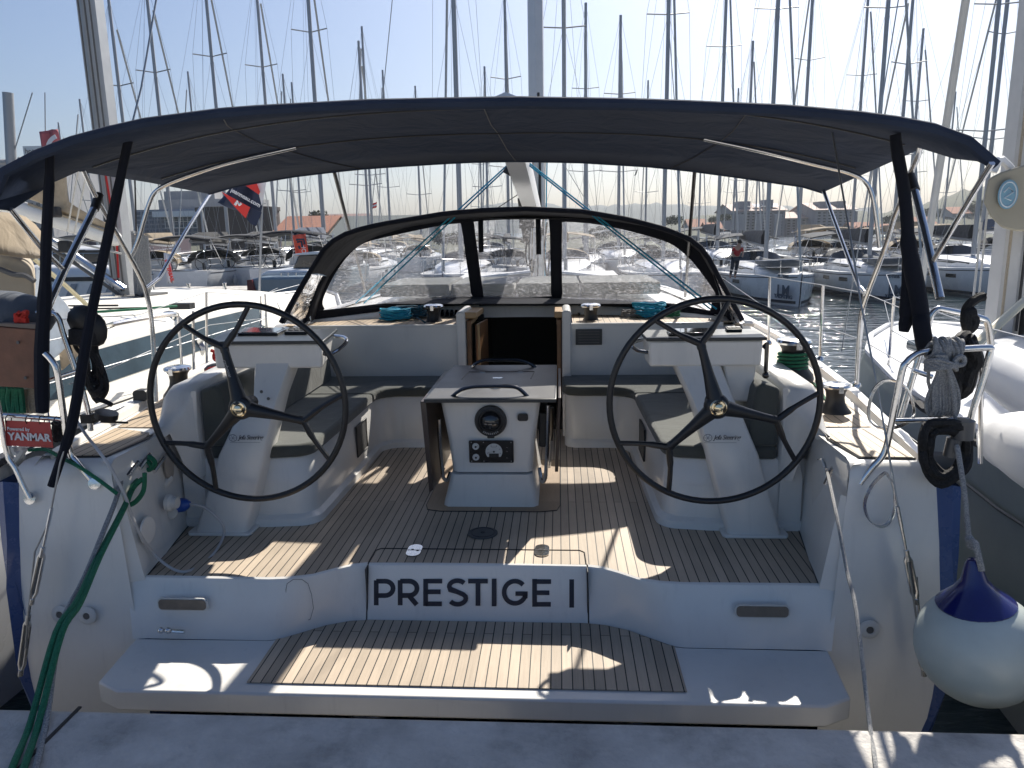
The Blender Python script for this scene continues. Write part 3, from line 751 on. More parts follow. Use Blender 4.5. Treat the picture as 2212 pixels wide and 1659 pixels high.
    for base in (104.8, -15.2, 224.8):
        n1 = wp(.60, base, -.032)
        m = MB(); m.tube([hub + (n1 - hub)*t for t in (.06, .25, .5, .75, 1.0)], [.044, .036, .027, .022, .020], 10)
        for sg in (-21, 21):
            e_ = wp(1.0, base + sg, 0); mid = wp(.76, base + sg*.62, -.02)
            m.tube([hub + (n1 - hub)*.93, n1, mid, e_], [.018, .017, .013, .0125], 8, smooth=4)
        part(m, 'wheel_spoke', CARB, wh)
    m = MB(); m.lathe([(0, 0), (.055, 0), (.062, .02), (.06, .05), (.05, .062), (.035, .066), (0, .066)], hub + V((0, .035, 0)), (0, -1, 0), 28); part(m, 'wheel_hub', CARB, wh)
    m = MB(); m.lathe([(0, 0), (.041, 0), (.041, .008), (.036, .013), (.033, .008), (.024, .008), (.020, .02), (.01, .024), (0, .025)], hub + V((0, -.028, 0)), (0, -1, 0), 28); part(m, 'hub_cap', M('brass_steel_cap', (.75, .66, .48), .15, 1, var=.05), wh)
    m = MB(); m.tube([hub + V((0, .02, 0)), c + V((0, .06, .0))], .035, 12); part(m, 'wheel_shaft', BLK, wh)
    if s < 0:
        a = hub + (wp(.6, 104.8, -.032) - hub)*.60 + V((.0, -.028, 0)); d = (wp(.6, 104.8) - c).normalized()
        m = text_mb('carbonautica', .026, a, -d, V((d.z, 0, -d.x)), depth=.0006, bold=.0004); part(m, 'spoke_lettering', M('grey_print', (.30, .30, .31), .5), wh)
both(helm)

# ---- cockpit table
def TY(px, py, y=4.3): return Yp(px, py, y)
mb = MB()
top = [V((-.365, 4.19, .70)), V((.402, 4.19, .70)), V((.402, 5.30, .70)), V((-.345, 5.30, .70))]
tb = root('tmp', 'x', 'x') if False else None
mb.prism([p + V((0, 0, -.022)) for p in top], (0, 0, .022)); TB = part(mb, 'cockpit_table', GREYP, YA, bevel=.004)
def ringx(y0, y1, x0, x1, z, r=.03): 
    return [V((x0 + r, y0, z)), V((x1 - r, y0, z)), V((x1, y0 + r, z)), V((x1, y1 - r, z)), V((x1 - r, y1, z)), V((x0 + r, y1, z)), V((x0, y1 - r, z)), V((x0, y0 + r, z))]
mb = MB(); mb.loft([ringx(4.30, 5.12, -.225, .255, .225), ringx(4.29, 5.14, -.245, .272, .42), ringx(4.275, 5.18, -.285, .31, .678)]); tbody = part(mb, 'table_body', GEL, TB, ang=50)
mb = MB(); mb.loft([ringx(4.30, 5.16, -.29, .29, 0), ringx(4.30, 5.15, -.288, .286, .02), ringx(4.28, 5.12, -.235, .255, .215)]); part(mb, 'table_plinth', GEL, TB, ang=50)
mb = MB(); q = [V((x, y, .0015)) for x, y in ((-.40, 4.33), (-.38, 4.25), (-.30, 4.225), (.30, 4.225), (.40, 4.25), (.42, 4.33), (.42, 5.25), (-.40, 5.25))]; mb.prism(q, (0, 0, .002)); part(mb, 'plinth_margin', TEAKT, TB)
mb = MB(); mb.tube([p + V((0, 0, .0015)) for p in q], .0025, 4, True); part(mb, 'margin_caulking', BLK, TB)
# veneer sheet over the whole table top, inlaid hatch lines
mb = MB(); mb.prism([V((-.352, 4.205, .7005)), V((.39, 4.205, .7005)), V((.39, 5.285, .7005)), V((-.335, 5.285, .7005))], (0, 0, .0012)); part(mb, 'table_veneer', M('grey_brown_veneer', (.062, .062, .066), .36, var=.10, vs=5, bump=.04, bs=60, spec=.9), TB)
mb = MB()
for a, b in (((-.215, 4.77), (-.20, 5.02)), ((.235, 4.77), (.25, 5.02)), ((-.20, 5.02), (.25, 5.02))): mb.tube([V((*a, .7022)), V((*b, .7022))], .0032, 4)
part(mb, 'hatch_line', BLK, TB)
for x in (-.105, .155):
    m = MB(); m.box((x, 5.02, .704), (.034, .034, .006)); part(m, 'table_hinge', STEEL, TB)
mb = MB(); mb.rrect(V((.015, 4.80, .702)), .065, .045, .015, (0, 0, .003), (1, 0, 0), (0, 1, 0)); part(mb, 'table_latch', STEEL, TB)
mb = MB(); mb.lathe([(0, 0), (.036, 0), (.036, .008), (.03, .016), (0, .018)], V((.03, 4.50, .702)), n=24); part(mb, 'table_lamp', STEEL, TB)
for yy, pts in ((4.27, [(975, 859), (995, 843), (1020, 836), (1050, 834.5), (1090, 834.5), (1118, 838), (1140, 857)]), (5.20, [(1018, 796), (1030, 784), (1048, 778), (1085, 777), (1120, 778), (1143, 785), (1159, 796)])):
    m = MB(); m.tube([Yp(a, b, yy) for a, b in pts], .012, 8, smooth=5); part(m, 'table_grab_rail', M('black_tube', (.03, .03, .035), .12, .6, var=.05, coat=.8), TB)
# folded leaves hanging at either side and the stainless side hoops
mb = MB(); mb.prism([V((-.395, 4.24, .675)), V((-.36, 4.24, .675)), V((-.335, 4.22, .14)), V((-.36, 4.22, .12))], (-.0, .98, .0)); part(mb, 'table_leaf', M('dark_brown_leaf', (.055, .035, .028), .35, var=.15, coat=.2), TB, bevel=.003)
mb = MB(); mb.prism([V((.412, 4.24, .695)), V((.428, 4.24, .695)), V((.41, 4.26, .24)), V((.39, 4.26, .24))], (0, .95, 0)); part(mb, 'table_leaf', MATS['dark_brown_leaf'], TB, bevel=.003)
mb = MB(); mb.box((.318, 4.6, .46), (.05, .4, .22)); part(mb, 'leaf_bracket', BLK, TB, bevel=.01)
for P_ in ([(948, 905), (950, 960), (955, 1010), (958, 1032), (966, 1036), (973, 1020)], [(1185, 875), (1183, 950), (1180, 1010), (1177, 1036), (1170, 1038), (1165, 1010)]):
    m = MB(); m.tube([Yp(a, b, 4.33 + .035*i) for i, (a, b) in enumerate(P_)], .012, 8, smooth=4); part(m, 'table_side_rail', STEEL, TB)
mb = MB(); mb.tube([Yp(a, b, 4.9) for a, b in ((1193, 880), (1192, 930), (1186, 1010))], .012, 8); part(mb, 'table_side_rail', STEEL, TB)
# compass, switch and engine panel on the aft face
fy = 4.268
cc_ = Yp(1060, 909, fy); mb = MB(); mb.lathe([(0, 0), (.094, 0), (.096, .01), (.09, .024), (.073, .028), (.068, .016), (0, .016)], cc_ + V((0, .006, 0)), (0, -1, 0), 40); cp = part(mb, 'compass', BLK, TB)
mb = MB(); mb.box(cc_ + V((0, -.01, -.092)), (.042, .022, .02)); part(mb, 'compass_lug', BLK, cp, bevel=.004)
mb = MB(); mb.lathe([(.062, 0), (.055, .016), (.036, .032), (.015, .039), (0, .040)], cc_ + V((0, -.008, 0)), (0, -1, 0), 32); part(mb, 'compass_dome', M('dark_glass_dome', (.016, .016, .018), .05, var=0, coat=1), cp)
mb = MB(); prn = M('pale_dial_print', (.42, .40, .38), .6, var=.05)
for k in range(9):
    a = R_(236 + 8.5*k); d = V((math.cos(a), 0, math.sin(a))); t = V((-d.z, 0, d.x)); p = cc_ + d*.0735 + V((0, -.022, 0))
    mb.prism([p + d*-.006 + t*-.0022, p + d*.006 + t*-.0022, p + d*.006 + t*.0022, p + d*-.006 + t*.0022], (0, -.001, 0))
merge(mb, text_mb('W   330   N', .013, cc_ + V((0, -.049, -.010)), (1, 0, 0), (0, 0, 1), depth=.0006)); mb.tube([cc_ + V((0, -.049, -.02)), cc_ + V((0, -.049, -.036))], .0008, 4)
part(mb, 'compass_marking', prn, cp)
mb = MB(); sc_ = Yp(1129.5, 901, fy); mb.rrect(sc_, .062, .044, .014, (0, -.012, 0)); part(mb, 'engine_switch', BLK, TB, bevel=.003)
pc = Yp(1061.5, 975, fy + .006); mb = MB(); mb.rrect(pc, .266, .138, .008, (0, -.008, 0)); ep = part(mb, 'engine_panel', BLKG, TB, bevel=.002)
dialm = M('pale_dial_face', (.55, .55, .53), .45, var=.03)
def disc(c, r, dy=-.002, n=28, a0=0, a1=360): 
    m = MB(); m.prism([c + V((r*math.cos(R_(a0 + (a1-a0)*k/n)), 0, r*math.sin(R_(a0 + (a1-a0)*k/n)))) for k in range(n + (0 if a1-a0 == 360 else 1))], (0, dy, 0)); return m
gz = zz(1600, 1400, 3.16)
for gx_, gy_, rr in ((862, 1130, .0205), (866, 1264, .0205)):
    g = Yp(*gz(gx_, gy_), fy - .004); o = part(disc(g, rr), 'small_gauge', dialm, ep)
    m = disc(g + V((0, -.0022, -.003)), .0065, -.0015)
    for k in range(9):
        a = R_(-30 + 30*k); m.tube([g + V((.0155*math.cos(a), -.003, .0155*math.sin(a))), g + V((.019*math.cos(a), -.003, .019*math.sin(a)))], .0006, 3)
    m.tube([g + V((0, -.0035, -.003)), g + V((.014, -.0035, .006))], .0008, 3)
    part(m, 'gauge_needle', BLK, ep)
g = Yp(*gz(1090, 1195), fy - .004); part(disc(g, .050, -.002, 30, -40, 220), 'tachometer', dialm, ep)
m = MB(); m.box(g + V((0, -.003, -.022)), (.058, .003, .022)); merge(m, disc(g + V((0, -.003, 0)), .006, -.002)); m.tube([g + V((0, -.004, 0)), g + V((-.036, -.004, -.004))], .0009, 3)
for k, t_ in enumerate('012346'):
    a = R_([195, 158, 115, 65, 22, -15][k]); merge(m, text_mb(t_, .013, g + V((.038*math.cos(a), -.003, .038*math.sin(a))), (1, 0, 0), (0, 0, 1), depth=.0005))
m.tube([g + V((x, -.003, z)) for x, z in ((-.014, .034), (.014, .034), (.014, .027), (-.014, .027))], .0006, 3, True)
part(m, 'tachometer_marking', BLK, ep)
m = MB()
for dx, dz in ((-.118, .058), (.118, .058), (-.118, -.058), (.118, -.058), (-.045, .058), (-.045, -.058)): merge(m, disc(pc + V((dx, -.009, dz)), .0028, -.001, 10))
for k, dz in enumerate((.024, -.0, -.04)): m.tube([pc + V((.088, -.009, dz)), pc + V((.093, -.009, dz + .004)), pc + V((.098, -.009, dz))], .0008, 3)
part(m, 'panel_screw', prn, ep)
# shore power socket, vents, recesses on the port helm wall; folding cleat
mb = MB(); a = Xp(378, 1093, -1.69); mb.lathe([(0, 0), (.045, 0), (.045, .02), (.032, .03), (.03, .055), (0, .055)], Xp(362, 1086, -1.665), (1, .0, 0), 24); part(mb, 'power_socket', GEL2, YA)
f = zz(0, 1750, 2.212)
mb = MB(); a = Xp(*f(1815, 350), -1.70); mb.lathe([(0, 0), (.06, 0), (.058, .008), (0, .01)], a, (1, 0, 0), 28); o = part(mb, 'speaker_grille', GEL2, YA)
mb = MB()
for k in range(9): zq = -.04 + k*.01; hh = math.sqrt(max(0, .05**2 - zq*zq)); mb.box(a + V((.011, 0, zq)), (.003, 2*hh, .0035))
part(mb, 'grille_slot', BRONZ, o)
mb = MB(); a = Xp(318, 1145, -1.64); mb.lathe([(0, 0), (.07, 0), (.066, .006), (.03, .008), (0, .004)], a, (1, 0, 0), 26); part(mb, 'shower_cover', GEL, YA)
mb = MB(); a = Yp(372, 1362, 3.19); mb.tube([a + V((-.05, 0, 0)), a + V((.06, 0, -.006))], .010, 8); mb.sphere(a + V((-.05, -.01, .006)), .016, 10); mb.sphere(a + V((-.015, -.01, .006)), .016, 10); part(mb, 'tap_fitting', STEEL, YA)
mb = MB(); a = Xp(1765, 1010, 1.72); mb.prism([Xp(*q, 1.705) for q in ((1755, 1000), (1772, 990), (1780, 1010), (1776, 1090), (1762, 1140), (1752, 1150))], (.0, 0, .0) if False else (.012, 0, 0)); part(mb, 'side_recess', GEL2, YA, bevel=.004)
# ================================================================== sprayhood
def Sp(px, py, off=0.0):
    y = 6.5; p = None
    for _ in range(14):
        p = Yp(px, py, y)
        y = rimy(p.x) + .0 - .42*max(0, p.z - 1.0) + off
    return p
def poly_holes(name, outer, holes, mapf, thick, mats, parent):
    cu = bpy.data.curves.new('c', 'CURVE'); cu.dimensions = '2D'; cu.fill_mode = 'BOTH'
    def resamp(P, d=14):
        out = []
        for i in range(len(P)):
            a, b = V((*P[i], 0)), V((*P[(i+1) % len(P)], 0)); n = max(1, int((b-a).length/d))
            out += [a.lerp(b, k/n) for k in range(n)]
        return out
    for P in [outer] + holes:
        q = resamp(P); sp = cu.splines.new('POLY'); sp.points.add(len(q) - 1); sp.use_cyclic_u = True
        for pt, v in zip(sp.points, q): pt.co = (v.x, -v.y, 0, 1)
    ob = bpy.data.objects.new('c', cu); C.objects.link(ob)
    me = bpy.data.meshes.new_from_object(ob.evaluated_get(bpy.context.evaluated_depsgraph_get()))
    bpy.data.objects.remove(ob); bpy.data.curves.remove(cu)
    bm = bmesh.new(); bm.from_mesh(me); bmesh.ops.remove_doubles(bm, verts=bm.verts, dist=.01); bm.to_mesh(me); bm.free()
    for v in me.vertices: v.co = mapf(v.co.x, -v.co.y)
    me.materials.clear(); me.materials.append(mats); me.name = name
    o = part(me, name, mats, parent)
    if thick:
        md = o.modifiers.new('s', 'SOLIDIFY'); md.thickness = thick; md.offset = 0
    return o
fz2 = zz(900, 520, 2.212); fz3 = zz(1800, 520, 2.212); fz4 = zz(2700, 520, 2.2114)
def smoothp(P, k=3): return [(q.x, q.y) for q in catmull([V((a, b, 0)) for a, b in P], k, True)]
WIN_L = smoothp([fz2(*q) for q in [(818, 1470), (835, 1535), (880, 1548), (1450, 1485), (2070, 1435), (2110, 1400), (2075, 1150), (2030, 830), (1990, 793), (1800, 820), (1400, 905), (1180, 965), (1050, 1065), (940, 1210), (865, 1350)]])
WIN_C = smoothp([fz3(*q) for q in [(150, 810), (168, 775), (400, 757), (750, 757), (802, 790), (812, 1100), (817, 1390), (795, 1430), (500, 1440), (255, 1437), (228, 1400), (180, 1050)]])
WIN_R = smoothp([fz3(*q) for q in [(915, 830), (945, 778), (1250, 805), (1600, 885), (1850, 965), (2000, 1075), (2110, 1200), (2250, 1400)]] + [fz4(*q) for q in [(232, 1440), (222, 1530), (195, 1552), (60, 1525)]] + [fz3(*q) for q in [(1900, 1500), (1400, 1470), (950, 1452), (918, 1410), (912, 1100)]])
INNER = [(672, 706), (690, 640), (712, 590), (750, 545), (800, 512), (880, 488), (980, 472), (1136, 464), (1290, 470), (1400, 487), (1470, 508), (1515, 545), (1543, 595), (1560, 645), (1575, 705)]
BASE = [(1560, 690), (1480, 677), (1380, 668), (1218, 660), (1100, 658), (950, 662), (830, 671), (740, 685)]
SH = poly_holes('sprayhood', INNER + BASE, [WIN_L, WIN_C, WIN_R], Sp, .012, CANV2, YA)
for wp_ in (WIN_L, WIN_C, WIN_R): poly_holes('sprayhood_window', wp_, [], lambda a, b: Sp(a, b, .002), 0, VIN, SH)
# roof between the aft hoop and the front panel
HOOP = [(606, 697), (640, 635), (690, 553), (705, 528), (754, 501), (824, 484), (962, 461), (1042, 454.5), (1136, 451), (1260, 457), (1359, 474), (1441, 496), (1501, 521), (1526, 548), (1556, 605), (1577, 643), (1604, 692)]
def resample(P, n):
    P = [V(q) if len(q) == 3 else V((q[0], q[1], 0)) for q in P]; d = [0]
    for a, b in zip(P, P[1:]): d.append(d[-1] + (b-a).length)
    out = []
    for k in range(n):
        t = d[-1]*k/(n-1); i = 0
        while i < len(P)-2 and d[i+1] < t: i += 1
        out.append(P[i].lerp(P[i+1], (t-d[i])/max(1e-9, d[i+1]-d[i])))
    return out
NH = 41
hoop = [Yp(p.x, p.y, 5.70) for p in resample(HOOP, NH)]
inn = [Sp(p.x, p.y, -.004) for p in resample(INNER, NH)]
m = MB(); rows = []
i0, i1 = 4, NH - 4
for t in (0, .12, .35, .65, 1):
    rows.append([hoop[i].lerp(inn[i], t) + V((0, 0, .02*math.sin(PI*t))) for i in range(i0, i1)])
m.grid(rows)
# narrow side straps under the hoop
for rng in (range(0, i0 + 1), range(i1 - 1, NH)):
    m.grid([[hoop[i].lerp(inn[i], t) for i in rng] for t in (0, .10)]); m.grid([[hoop[i].lerp(inn[i], t) for i in rng] for t in (.72, 1)])
o = part(m, 'sprayhood_roof', CANV2, SH, ang=60); md = o.modifiers.new('s', 'SOLIDIFY'); md.thickness = .01
for rng in (range(0, i0 + 1), range(i1 - 1, NH)):
    m = MB(); m.grid([[hoop[i].lerp(inn[i], t) for i in rng] for t in (.10, .4, .72)]); part(m, 'side_window', VIN, SH)
m = MB(); m.tube([h + V((0, .008, -.0)) for h in hoop], .019, 10); part(m, 'sprayhood_hoop', CANV2, SH)
m = MB(); m.tube([Yp(*fz2(*q), 6.3) for q in [(705, 1320), (690, 1400), (690, 1520), (715, 1640)]], .008, 8, smooth=4); part(m, 'sprayhood_tube', STEEL, SH)
m = MB(); m.tube([Yp(*fz4(*q), 6.3) for q in [(290, 1370), (305, 1450), (312, 1560), (318, 1650)]], .008, 8, smooth=4); part(m, 'sprayhood_tube', STEEL, SH)
for a, b in (((952, 1043-384), None),) if False else (): pass
for P_ in ([fz3(205, 765), fz3(207, 900), fz3(210, 1045)], [fz3(705, 760), fz3(708, 900), fz3(711, 1065)]):
    m = MB(); q = [Sp(*p, -.03) for p in P_]; m.grid([[p + V((-.022, 0, 0)) for p in q], [p + V((.022, 0, 0)) for p in q]]); o = part(m, 'window_strap', CANV2, SH); md = o.modifiers.new('s', 'SOLIDIFY'); md.thickness = .004
for P_ in (fz3(190, 1480), fz3(860, 1478)):
    m = MB(); m.box(Sp(*P_, -.02), (.09, .012, .02)); part(m, 'base_clip', STEEL, SH, bevel=.003)

# ================================================================== bimini
NB = 29
FR = [(450, 417), (475, 409), (520, 398), (640, 378), (760, 364), (850, 357), (1000, 348), (1110, 345.5), (1250, 348), (1400, 357), (1480, 365), (1600, 381), (1700, 396), (1755, 403), (1778, 414)]
f5 = zz(3300, 520, 2.2117)
AF = [(-22, 436), (-20, 400), (0, 370), (87, 325), (173, 293), (300, 262), (500, 236), (800, 220), (1106, 214), (1400, 219), (1700, 232), (1900, 250), (2010, 270), (2078, 293), (2113, 309), (2143, 330), (2150, 350)]
front = [Yp(p.x, p.y, 5.10) for p in resample(FR, NB)]
aft = [Yp(p.x, p.y, 3.20) for p in resample(AF, NB)]
cl, crn = Yp(168, 368, 3.80), Yp(1992, 318, 3.80)
def mrow(cL, cR, zt, y):
    out = []
    for k in range(NB):
        u = -1 + 2*k/(NB-1); u = math.sin(u*PI/2) * .5 + u*.5
        s = 1 - abs(u)**2.6
        c = cL.lerp(cR, (u+1)/2); out.append(V((c.x, y, c.z + (zt - (cL.z + cR.z)/2)*s)))
    return out
mid = mrow(cl, crn, 2.24, 3.80)
b2L, b2R = Yp(320, 392, 4.45), Yp(1880, 368, 4.45)
mid2 = mrow(b2L, b2R, 2.20, 4.45)
rows = [front, [a.lerp(b, .5) + V((0, 0, -.012*math.sin(PI*k/(NB-1)))) for k, (a, b) in enumerate(zip(front, mid2))], mid2, [a.lerp(b, .5) + V((0, 0, -.02*math.sin(PI*k/(NB-1)))) for k, (a, b) in enumerate(zip(mid2, mid))], mid, [a.lerp(b, .5) + V((0, 0, -.015)) for a, b in zip(mid, aft)], aft]
BIM_label = None
m = MB(); m.grid(rows)
o = part(m, 'bimini_canvas', CANV, YA, ang=60); md = o.modifiers.new('s', 'SOLIDIFY'); md.thickness = .006
BM_ = o
m = MB(); m.tube(front, .014, 6); m.tube(aft, .016, 6) if False else None
part(m, 'front_hem', CANV, BM_)
m = MB(); m.tube([a + V((0, 0, -.012)) for a in aft], .024, 8); part(m, 'aft_hem', CANV, BM_)
for kk in (7, 14, 21):
    m = MB(); m.tube([r_[kk] + V((0, 0, -.008)) for r_ in rows], .003, 4); part(m, 'panel_seam', BLK, BM_)
# drooping side flaps near the aft corners
for s, (c0, c1), P_ in ((-1, (mid[0], aft[0]), [(168, 368), (149, 363), (130, 381), (106, 402), (60, 432), (25, 455), (-8, 452), (-30, 440)]), (1, (mid[-1], aft[-1]), [(1992, 318), f5(765, 100), f5(830, 120), f5(1000, 165), f5(1200, 232), f5(1285, 292), f5(1340, 285), f5(1362, 232)])):
    k = len(P_); hi = [c0.lerp(c1, i/(k-1)) for i in range(k)]; lo = []
    for i, q in enumerate(P_):
        lo.append(Xp(q[0], q[1], hi[i].x))
    m = MB(); m.grid([hi, lo]); o = part(m, 'side_valance', CANV, BM_); md = o.modifiers.new('s', 'SOLIDIFY'); md.thickness = .006
m = MB(); m.tube([a + V((0, 0, -.012)) for a in mid[1:-1]], .004, 5); part(m, 'canvas_seam', BLK, BM_)
m = MB(); m.tube([a + V((0, 0, -.012)) for a in mid2[1:-1]], .004, 5); part(m, 'canvas_seam', BLK, BM_)
f1 = zz(0, 520, 2.212)
def tube_part(name, pts, r, mat=STEEL, parent=None, n=10, smooth=5):
    m = MB(); m.tube(pts, r, n, smooth=smooth); return part(m, name, mat, parent or YA)
tube_part('bimini_bow', [Yp(a, b, 4.45) for a, b in [(640, 318), (500, 350), (420, 375), (365, 396), (335, 415), (322, 440), (311, 475), (298, 520), (284, 552)]], .0125, parent=BM_)
tube_part('bimini_bow', [Yp(a, b, 4.45) for a, b in [(1520, 300), (1650, 328), (1760, 355), (1830, 372), (1868, 392), (1885, 425), (1894, 480), (1900, 535)]], .0125, parent=BM_)
tube_part('front_strut', [Xp(*q, -2.0) for q in [(455, 418), (400, 502), (350, 590), (338, 605), (312, 625)]], .0115, parent=BM_, smooth=3)
tube_part('front_strut', [Xp(*q, 2.1) for q in [(1779, 412), (1815, 510), (1852, 610), (1860, 622), (1868, 632)]], .0115, parent=BM_, smooth=3)
tube_part('main_leg', [Xp(*q, -2.0) for q in [(180, 368), (215, 440), (255, 510), (300, 592), (318, 640), (328, 700), (333, 780), (337, 868)]], .0135, parent=BM_, smooth=3)
tube_part('main_leg', [Xp(*q, 2.12) for q in [(1987, 318), (1981, 342), (1959, 392), (1944, 439), (1930, 474), (1909, 543), (1870, 645), (1858, 697), (1851, 830)]], .0135, parent=BM_, smooth=3)
tube_part('lower_strut', [Xp(*q, -2.0) for q in [(204, 450), (140, 580), (113, 640), (88, 700)]], .019, parent=BM_, smooth=0)
tube_part('strut_joint', [Xp(*q, -2.0) for q in [(214, 420), (208, 440), (204, 452)]], .023, BLK, BM_, smooth=0)
tube_part('lower_strut', [Xp(*q, 2.12) for q in [(1969, 386), (1984, 444), (1997, 496), (2014, 570), (2031, 645)]], .019, parent=BM_, smooth=0)
tube_part('strut_joint', [Xp(*q, 2.12) for q in [(1966, 380), (1971, 395), (1976, 412)]], .024, BLK, BM_, smooth=0)
tube_part('aft_strut', [Xp(*q, -2.0) for q in [(22, 452), (99, 546), (136, 582)]], .0125, parent=BM_, smooth=0)
tube_part('aft_strut', [Xp(*q, 2.12) for q in [(2143, 352), (2098, 424), (2018, 561)]], .0125, parent=BM_, smooth=0)
tube_part('front_stay', [Yp(722, 371, 5.1), Zp(789, 628, 1.0)], .013, BLK, BM_, smooth=0)
tube_part('front_stay', [Yp(1501, 364, 5.1), Zp(1480, 640, 1.0)], .013, BLK, BM_, smooth=0)

# ================================================================== stern rails, stanchions, lifelines
g5 = zz(3100, 1150, 2.37); g1 = zz(0, 1150, 2.37)
def rail(P_, y, r=.0135, mat=STEEL): return tube_part('stern_rail', [Yp(a, b, y) for a, b in P_], r, mat, smooth=4)
rail([(-30, 690), (0, 685), (83, 675), (108, 676), (125, 684), (139, 728), (162, 793), (180, 850), (192, 897), (196, 930)], 3.55)
rail([(97, 763), (111, 778), (123, 802), (136, 885), (150, 975), (165, 998), (205, 1045)], 3.28, .0145)
rail([(-30, 893), (0, 896), (139, 906)], 3.29, .012)
rail([(97, 823), (166, 802)], 3.50, .010)
rail([(-8, 860), (0, 896), (14, 978), (32, 1010), (48, 1045), (64, 1076)], 3.24, .012)
m = MB(); m.lathe([(0, 0), (.03, 0), (.03, .006), (0, .008)], Yp(65, 1076, 3.26), (0, -1, .2), 20); part(m, 'rail_flange', STEEL, YA)
m = MB(); m.lathe([(0, 0), (.03, 0), (.028, .01), (0, .012)], Yp(205, 1044, 3.27), (.3, -1, .2), 18); part(m, 'rail_flange', STEEL, YA)
rail([(1857, 1045), (1881, 1013), (1909, 980), (1923, 929), (1948, 804), (1958, 783), (1975, 768), (1997, 760), (2060, 755), (2134, 751), (2140, 756), (2136, 772), (2124, 820), (2094, 915), (2084, 1000), (2070, 1025), (2045, 1046)], 3.30, .0145)
rail([(1932, 908.7), (2092, 906)], 3.30, .011)
rail([(1946, 902), (1974, 807), (2004, 707), (2012, 680), (2025, 668), (2040, 669), (2117, 686), (2134, 700), (2141, 747)], 3.80, .0155)
rail([(2120, 750), (2120, 830), (2117, 1001)], 3.45, .011)
rail([g5(1170, 730), g5(1350, 790)], 3.7, .012)
def stanchion(top, bot, y, r=.0115):
    a, b = Yp(*top, y), Yp(*bot, y); m = MB(); m.tube([b, a], r, 8); m.lathe([(0, 0), (.03, 0), (.026, .02), (.016, .03), (0, .03)], b, n=12); return part(m, 'stanchion', STEEL, YA), a
SR = [((1663, 598), (1660, 742), 6.6), ((1778, 616), (1771, 778), 5.4), ((1868, 633), (1849, 835), 4.6)]
tr = [stanchion(*q)[1] for q in SR]
SL = [((563, 640), (563, 712), 8.6), ((446, 631), (447, 799), 6.2), ((417, 672), (419, 808), 5.9), ((284, 668), (300, 700), 4.5)]
tl = [stanchion(*q)[1] for q in SL[:3]]
def wire(name, pts, r=.003, mat=WIREM, parent=None): return tube_part(name, pts, r, mat, parent, 6, 0)
wire('lifeline', [Yp(1560, 580, 9)] + tr + [Yp(2003, 690, 3.8)]); 
lo = [V((p.x, p.y, p.z - .28)) for p in tr]; wire('lifeline', [Yp(1560, 600, 9)] + lo + [Yp(1975, 800, 3.8)])
wire('lifeline', [Yp(600, 622, 10), tl[0], tl[1], Yp(300, 680, 4.6), Yp(130, 690, 3.6)]); wire('lifeline', [Yp(600, 640, 10), tl[0] + V((0, 0, -.26)), tl[1] + V((0, 0, -.28)), Yp(250, 790, 3.9), Yp(150, 830, 3.6)])
# genoa lead block on the port rail, winch handle pocket
m = MB(); a = Yp(302, 855, 4.4); m.rrect(a, .09, .07, .025, (0, .06, 0)); m.tube([a + V((-.05, .03, -.04)), a + V((.0, .03, .0))], .02, 8); part(m, 'lead_block', BLK, YA)
m = MB(); a = Yp(380, 880, 3.9) ; m.box(Yp(342, 908 - 0, 3.95) + V((-.0, 0, -.0)), (.002, .002, .002)); 
m = MB(); a = Yp(196, 903, 3.56); m.box(a + V((-.01, 0, 0)), (.06, .05, .045)); m.lathe([(0, 0), (.055, 0), (.055, .03), (0, .03)], a + V((.08, 0, .0)), (0.3, 0, 1), 18); m.tube([a + V((.05, .0, -.02)), a + V((.18, .02, -.03))], .006, 6); part(m, 'rail_block', BLK, YA)

# ================================================================== backstays, mast, boom, sheets
def backstay(P_, cover, ys):
    pts = [Yp(a, b, y) for (a, b), y in zip(P_, ys)]
    b = tube_part('backstay', pts if pts[0].z > pts[-1].z else pts + [V((.17, 8.85, 18))], .0045, WIREM, smooth=0)
    if cover: tube_part('backstay_cover', [p for p in cover], [.020, .024, .022, .020, .016], CANV2, b, 8, smooth=4)
    return b
foot = Yp(75, 1192, 3.17)
bs = backstay([(55, 1400), (62, 1320), (75, 1192), (105, 1130), (130, 1000), (160, 905), (278, 296), (305, 190)], [Yp(112, 1050, 3.2), Yp(132, 990, 3.22), Yp(158, 905, 3.25), Yp(195, 690, 3.33), Yp(240, 480, 3.42), Yp(276, 310, 3.47), Yp(278, 300, 3.48)], [3.12, 3.14, 3.17, 3.18, 3.2, 3.25, 3.5, 3.64])
def turnbuckle(a, b, mid_, par, r=.016):
    d = (b - a); L_ = d.length; d.normalize(); side = d.cross(V((0, 1, 0))).normalized()
    m = MB(); m.tube([a, a + d*.05], .012, 8); m.tube([a + d*L_*.9, b], .012, 8)
    m.tube([a - d*.11, a + d*.01], .007, 8); m.tube([a - d*.20, a - d*.11], .0085, 8)
    for s in (-1, 1): m.tube([a + d*.02, a + d*.05 + side*s*r*.8, a + d*(L_ - .06) + side*s*r*.8, b - d*.02], .008, 8)
    part(m, 'turnbuckle', STEEL, par)
    m = MB(); m.tube([a + d*.05, b - d*.05], .007, 8); part(m, 'turnbuckle_thread', BRONZ, par)
turnbuckle(Yp(94, 1182, 3.17), Yp(68, 1305, 3.15), None, bs); turnbuckle(Yp(62, 1328, 3.15), Yp(44, 1460, 3.12), None, bs)
bs2 = backstay([(1793, 262), (1798, 285), (1836, 508), (1860, 657), (1894, 830), (1919, 975), (1942, 1108), (1956, 1186), (1990, 1400)], None, [3.94, 3.9, 3.65, 3.5, 3.38, 3.27, 3.2, 3.17, 3.12])
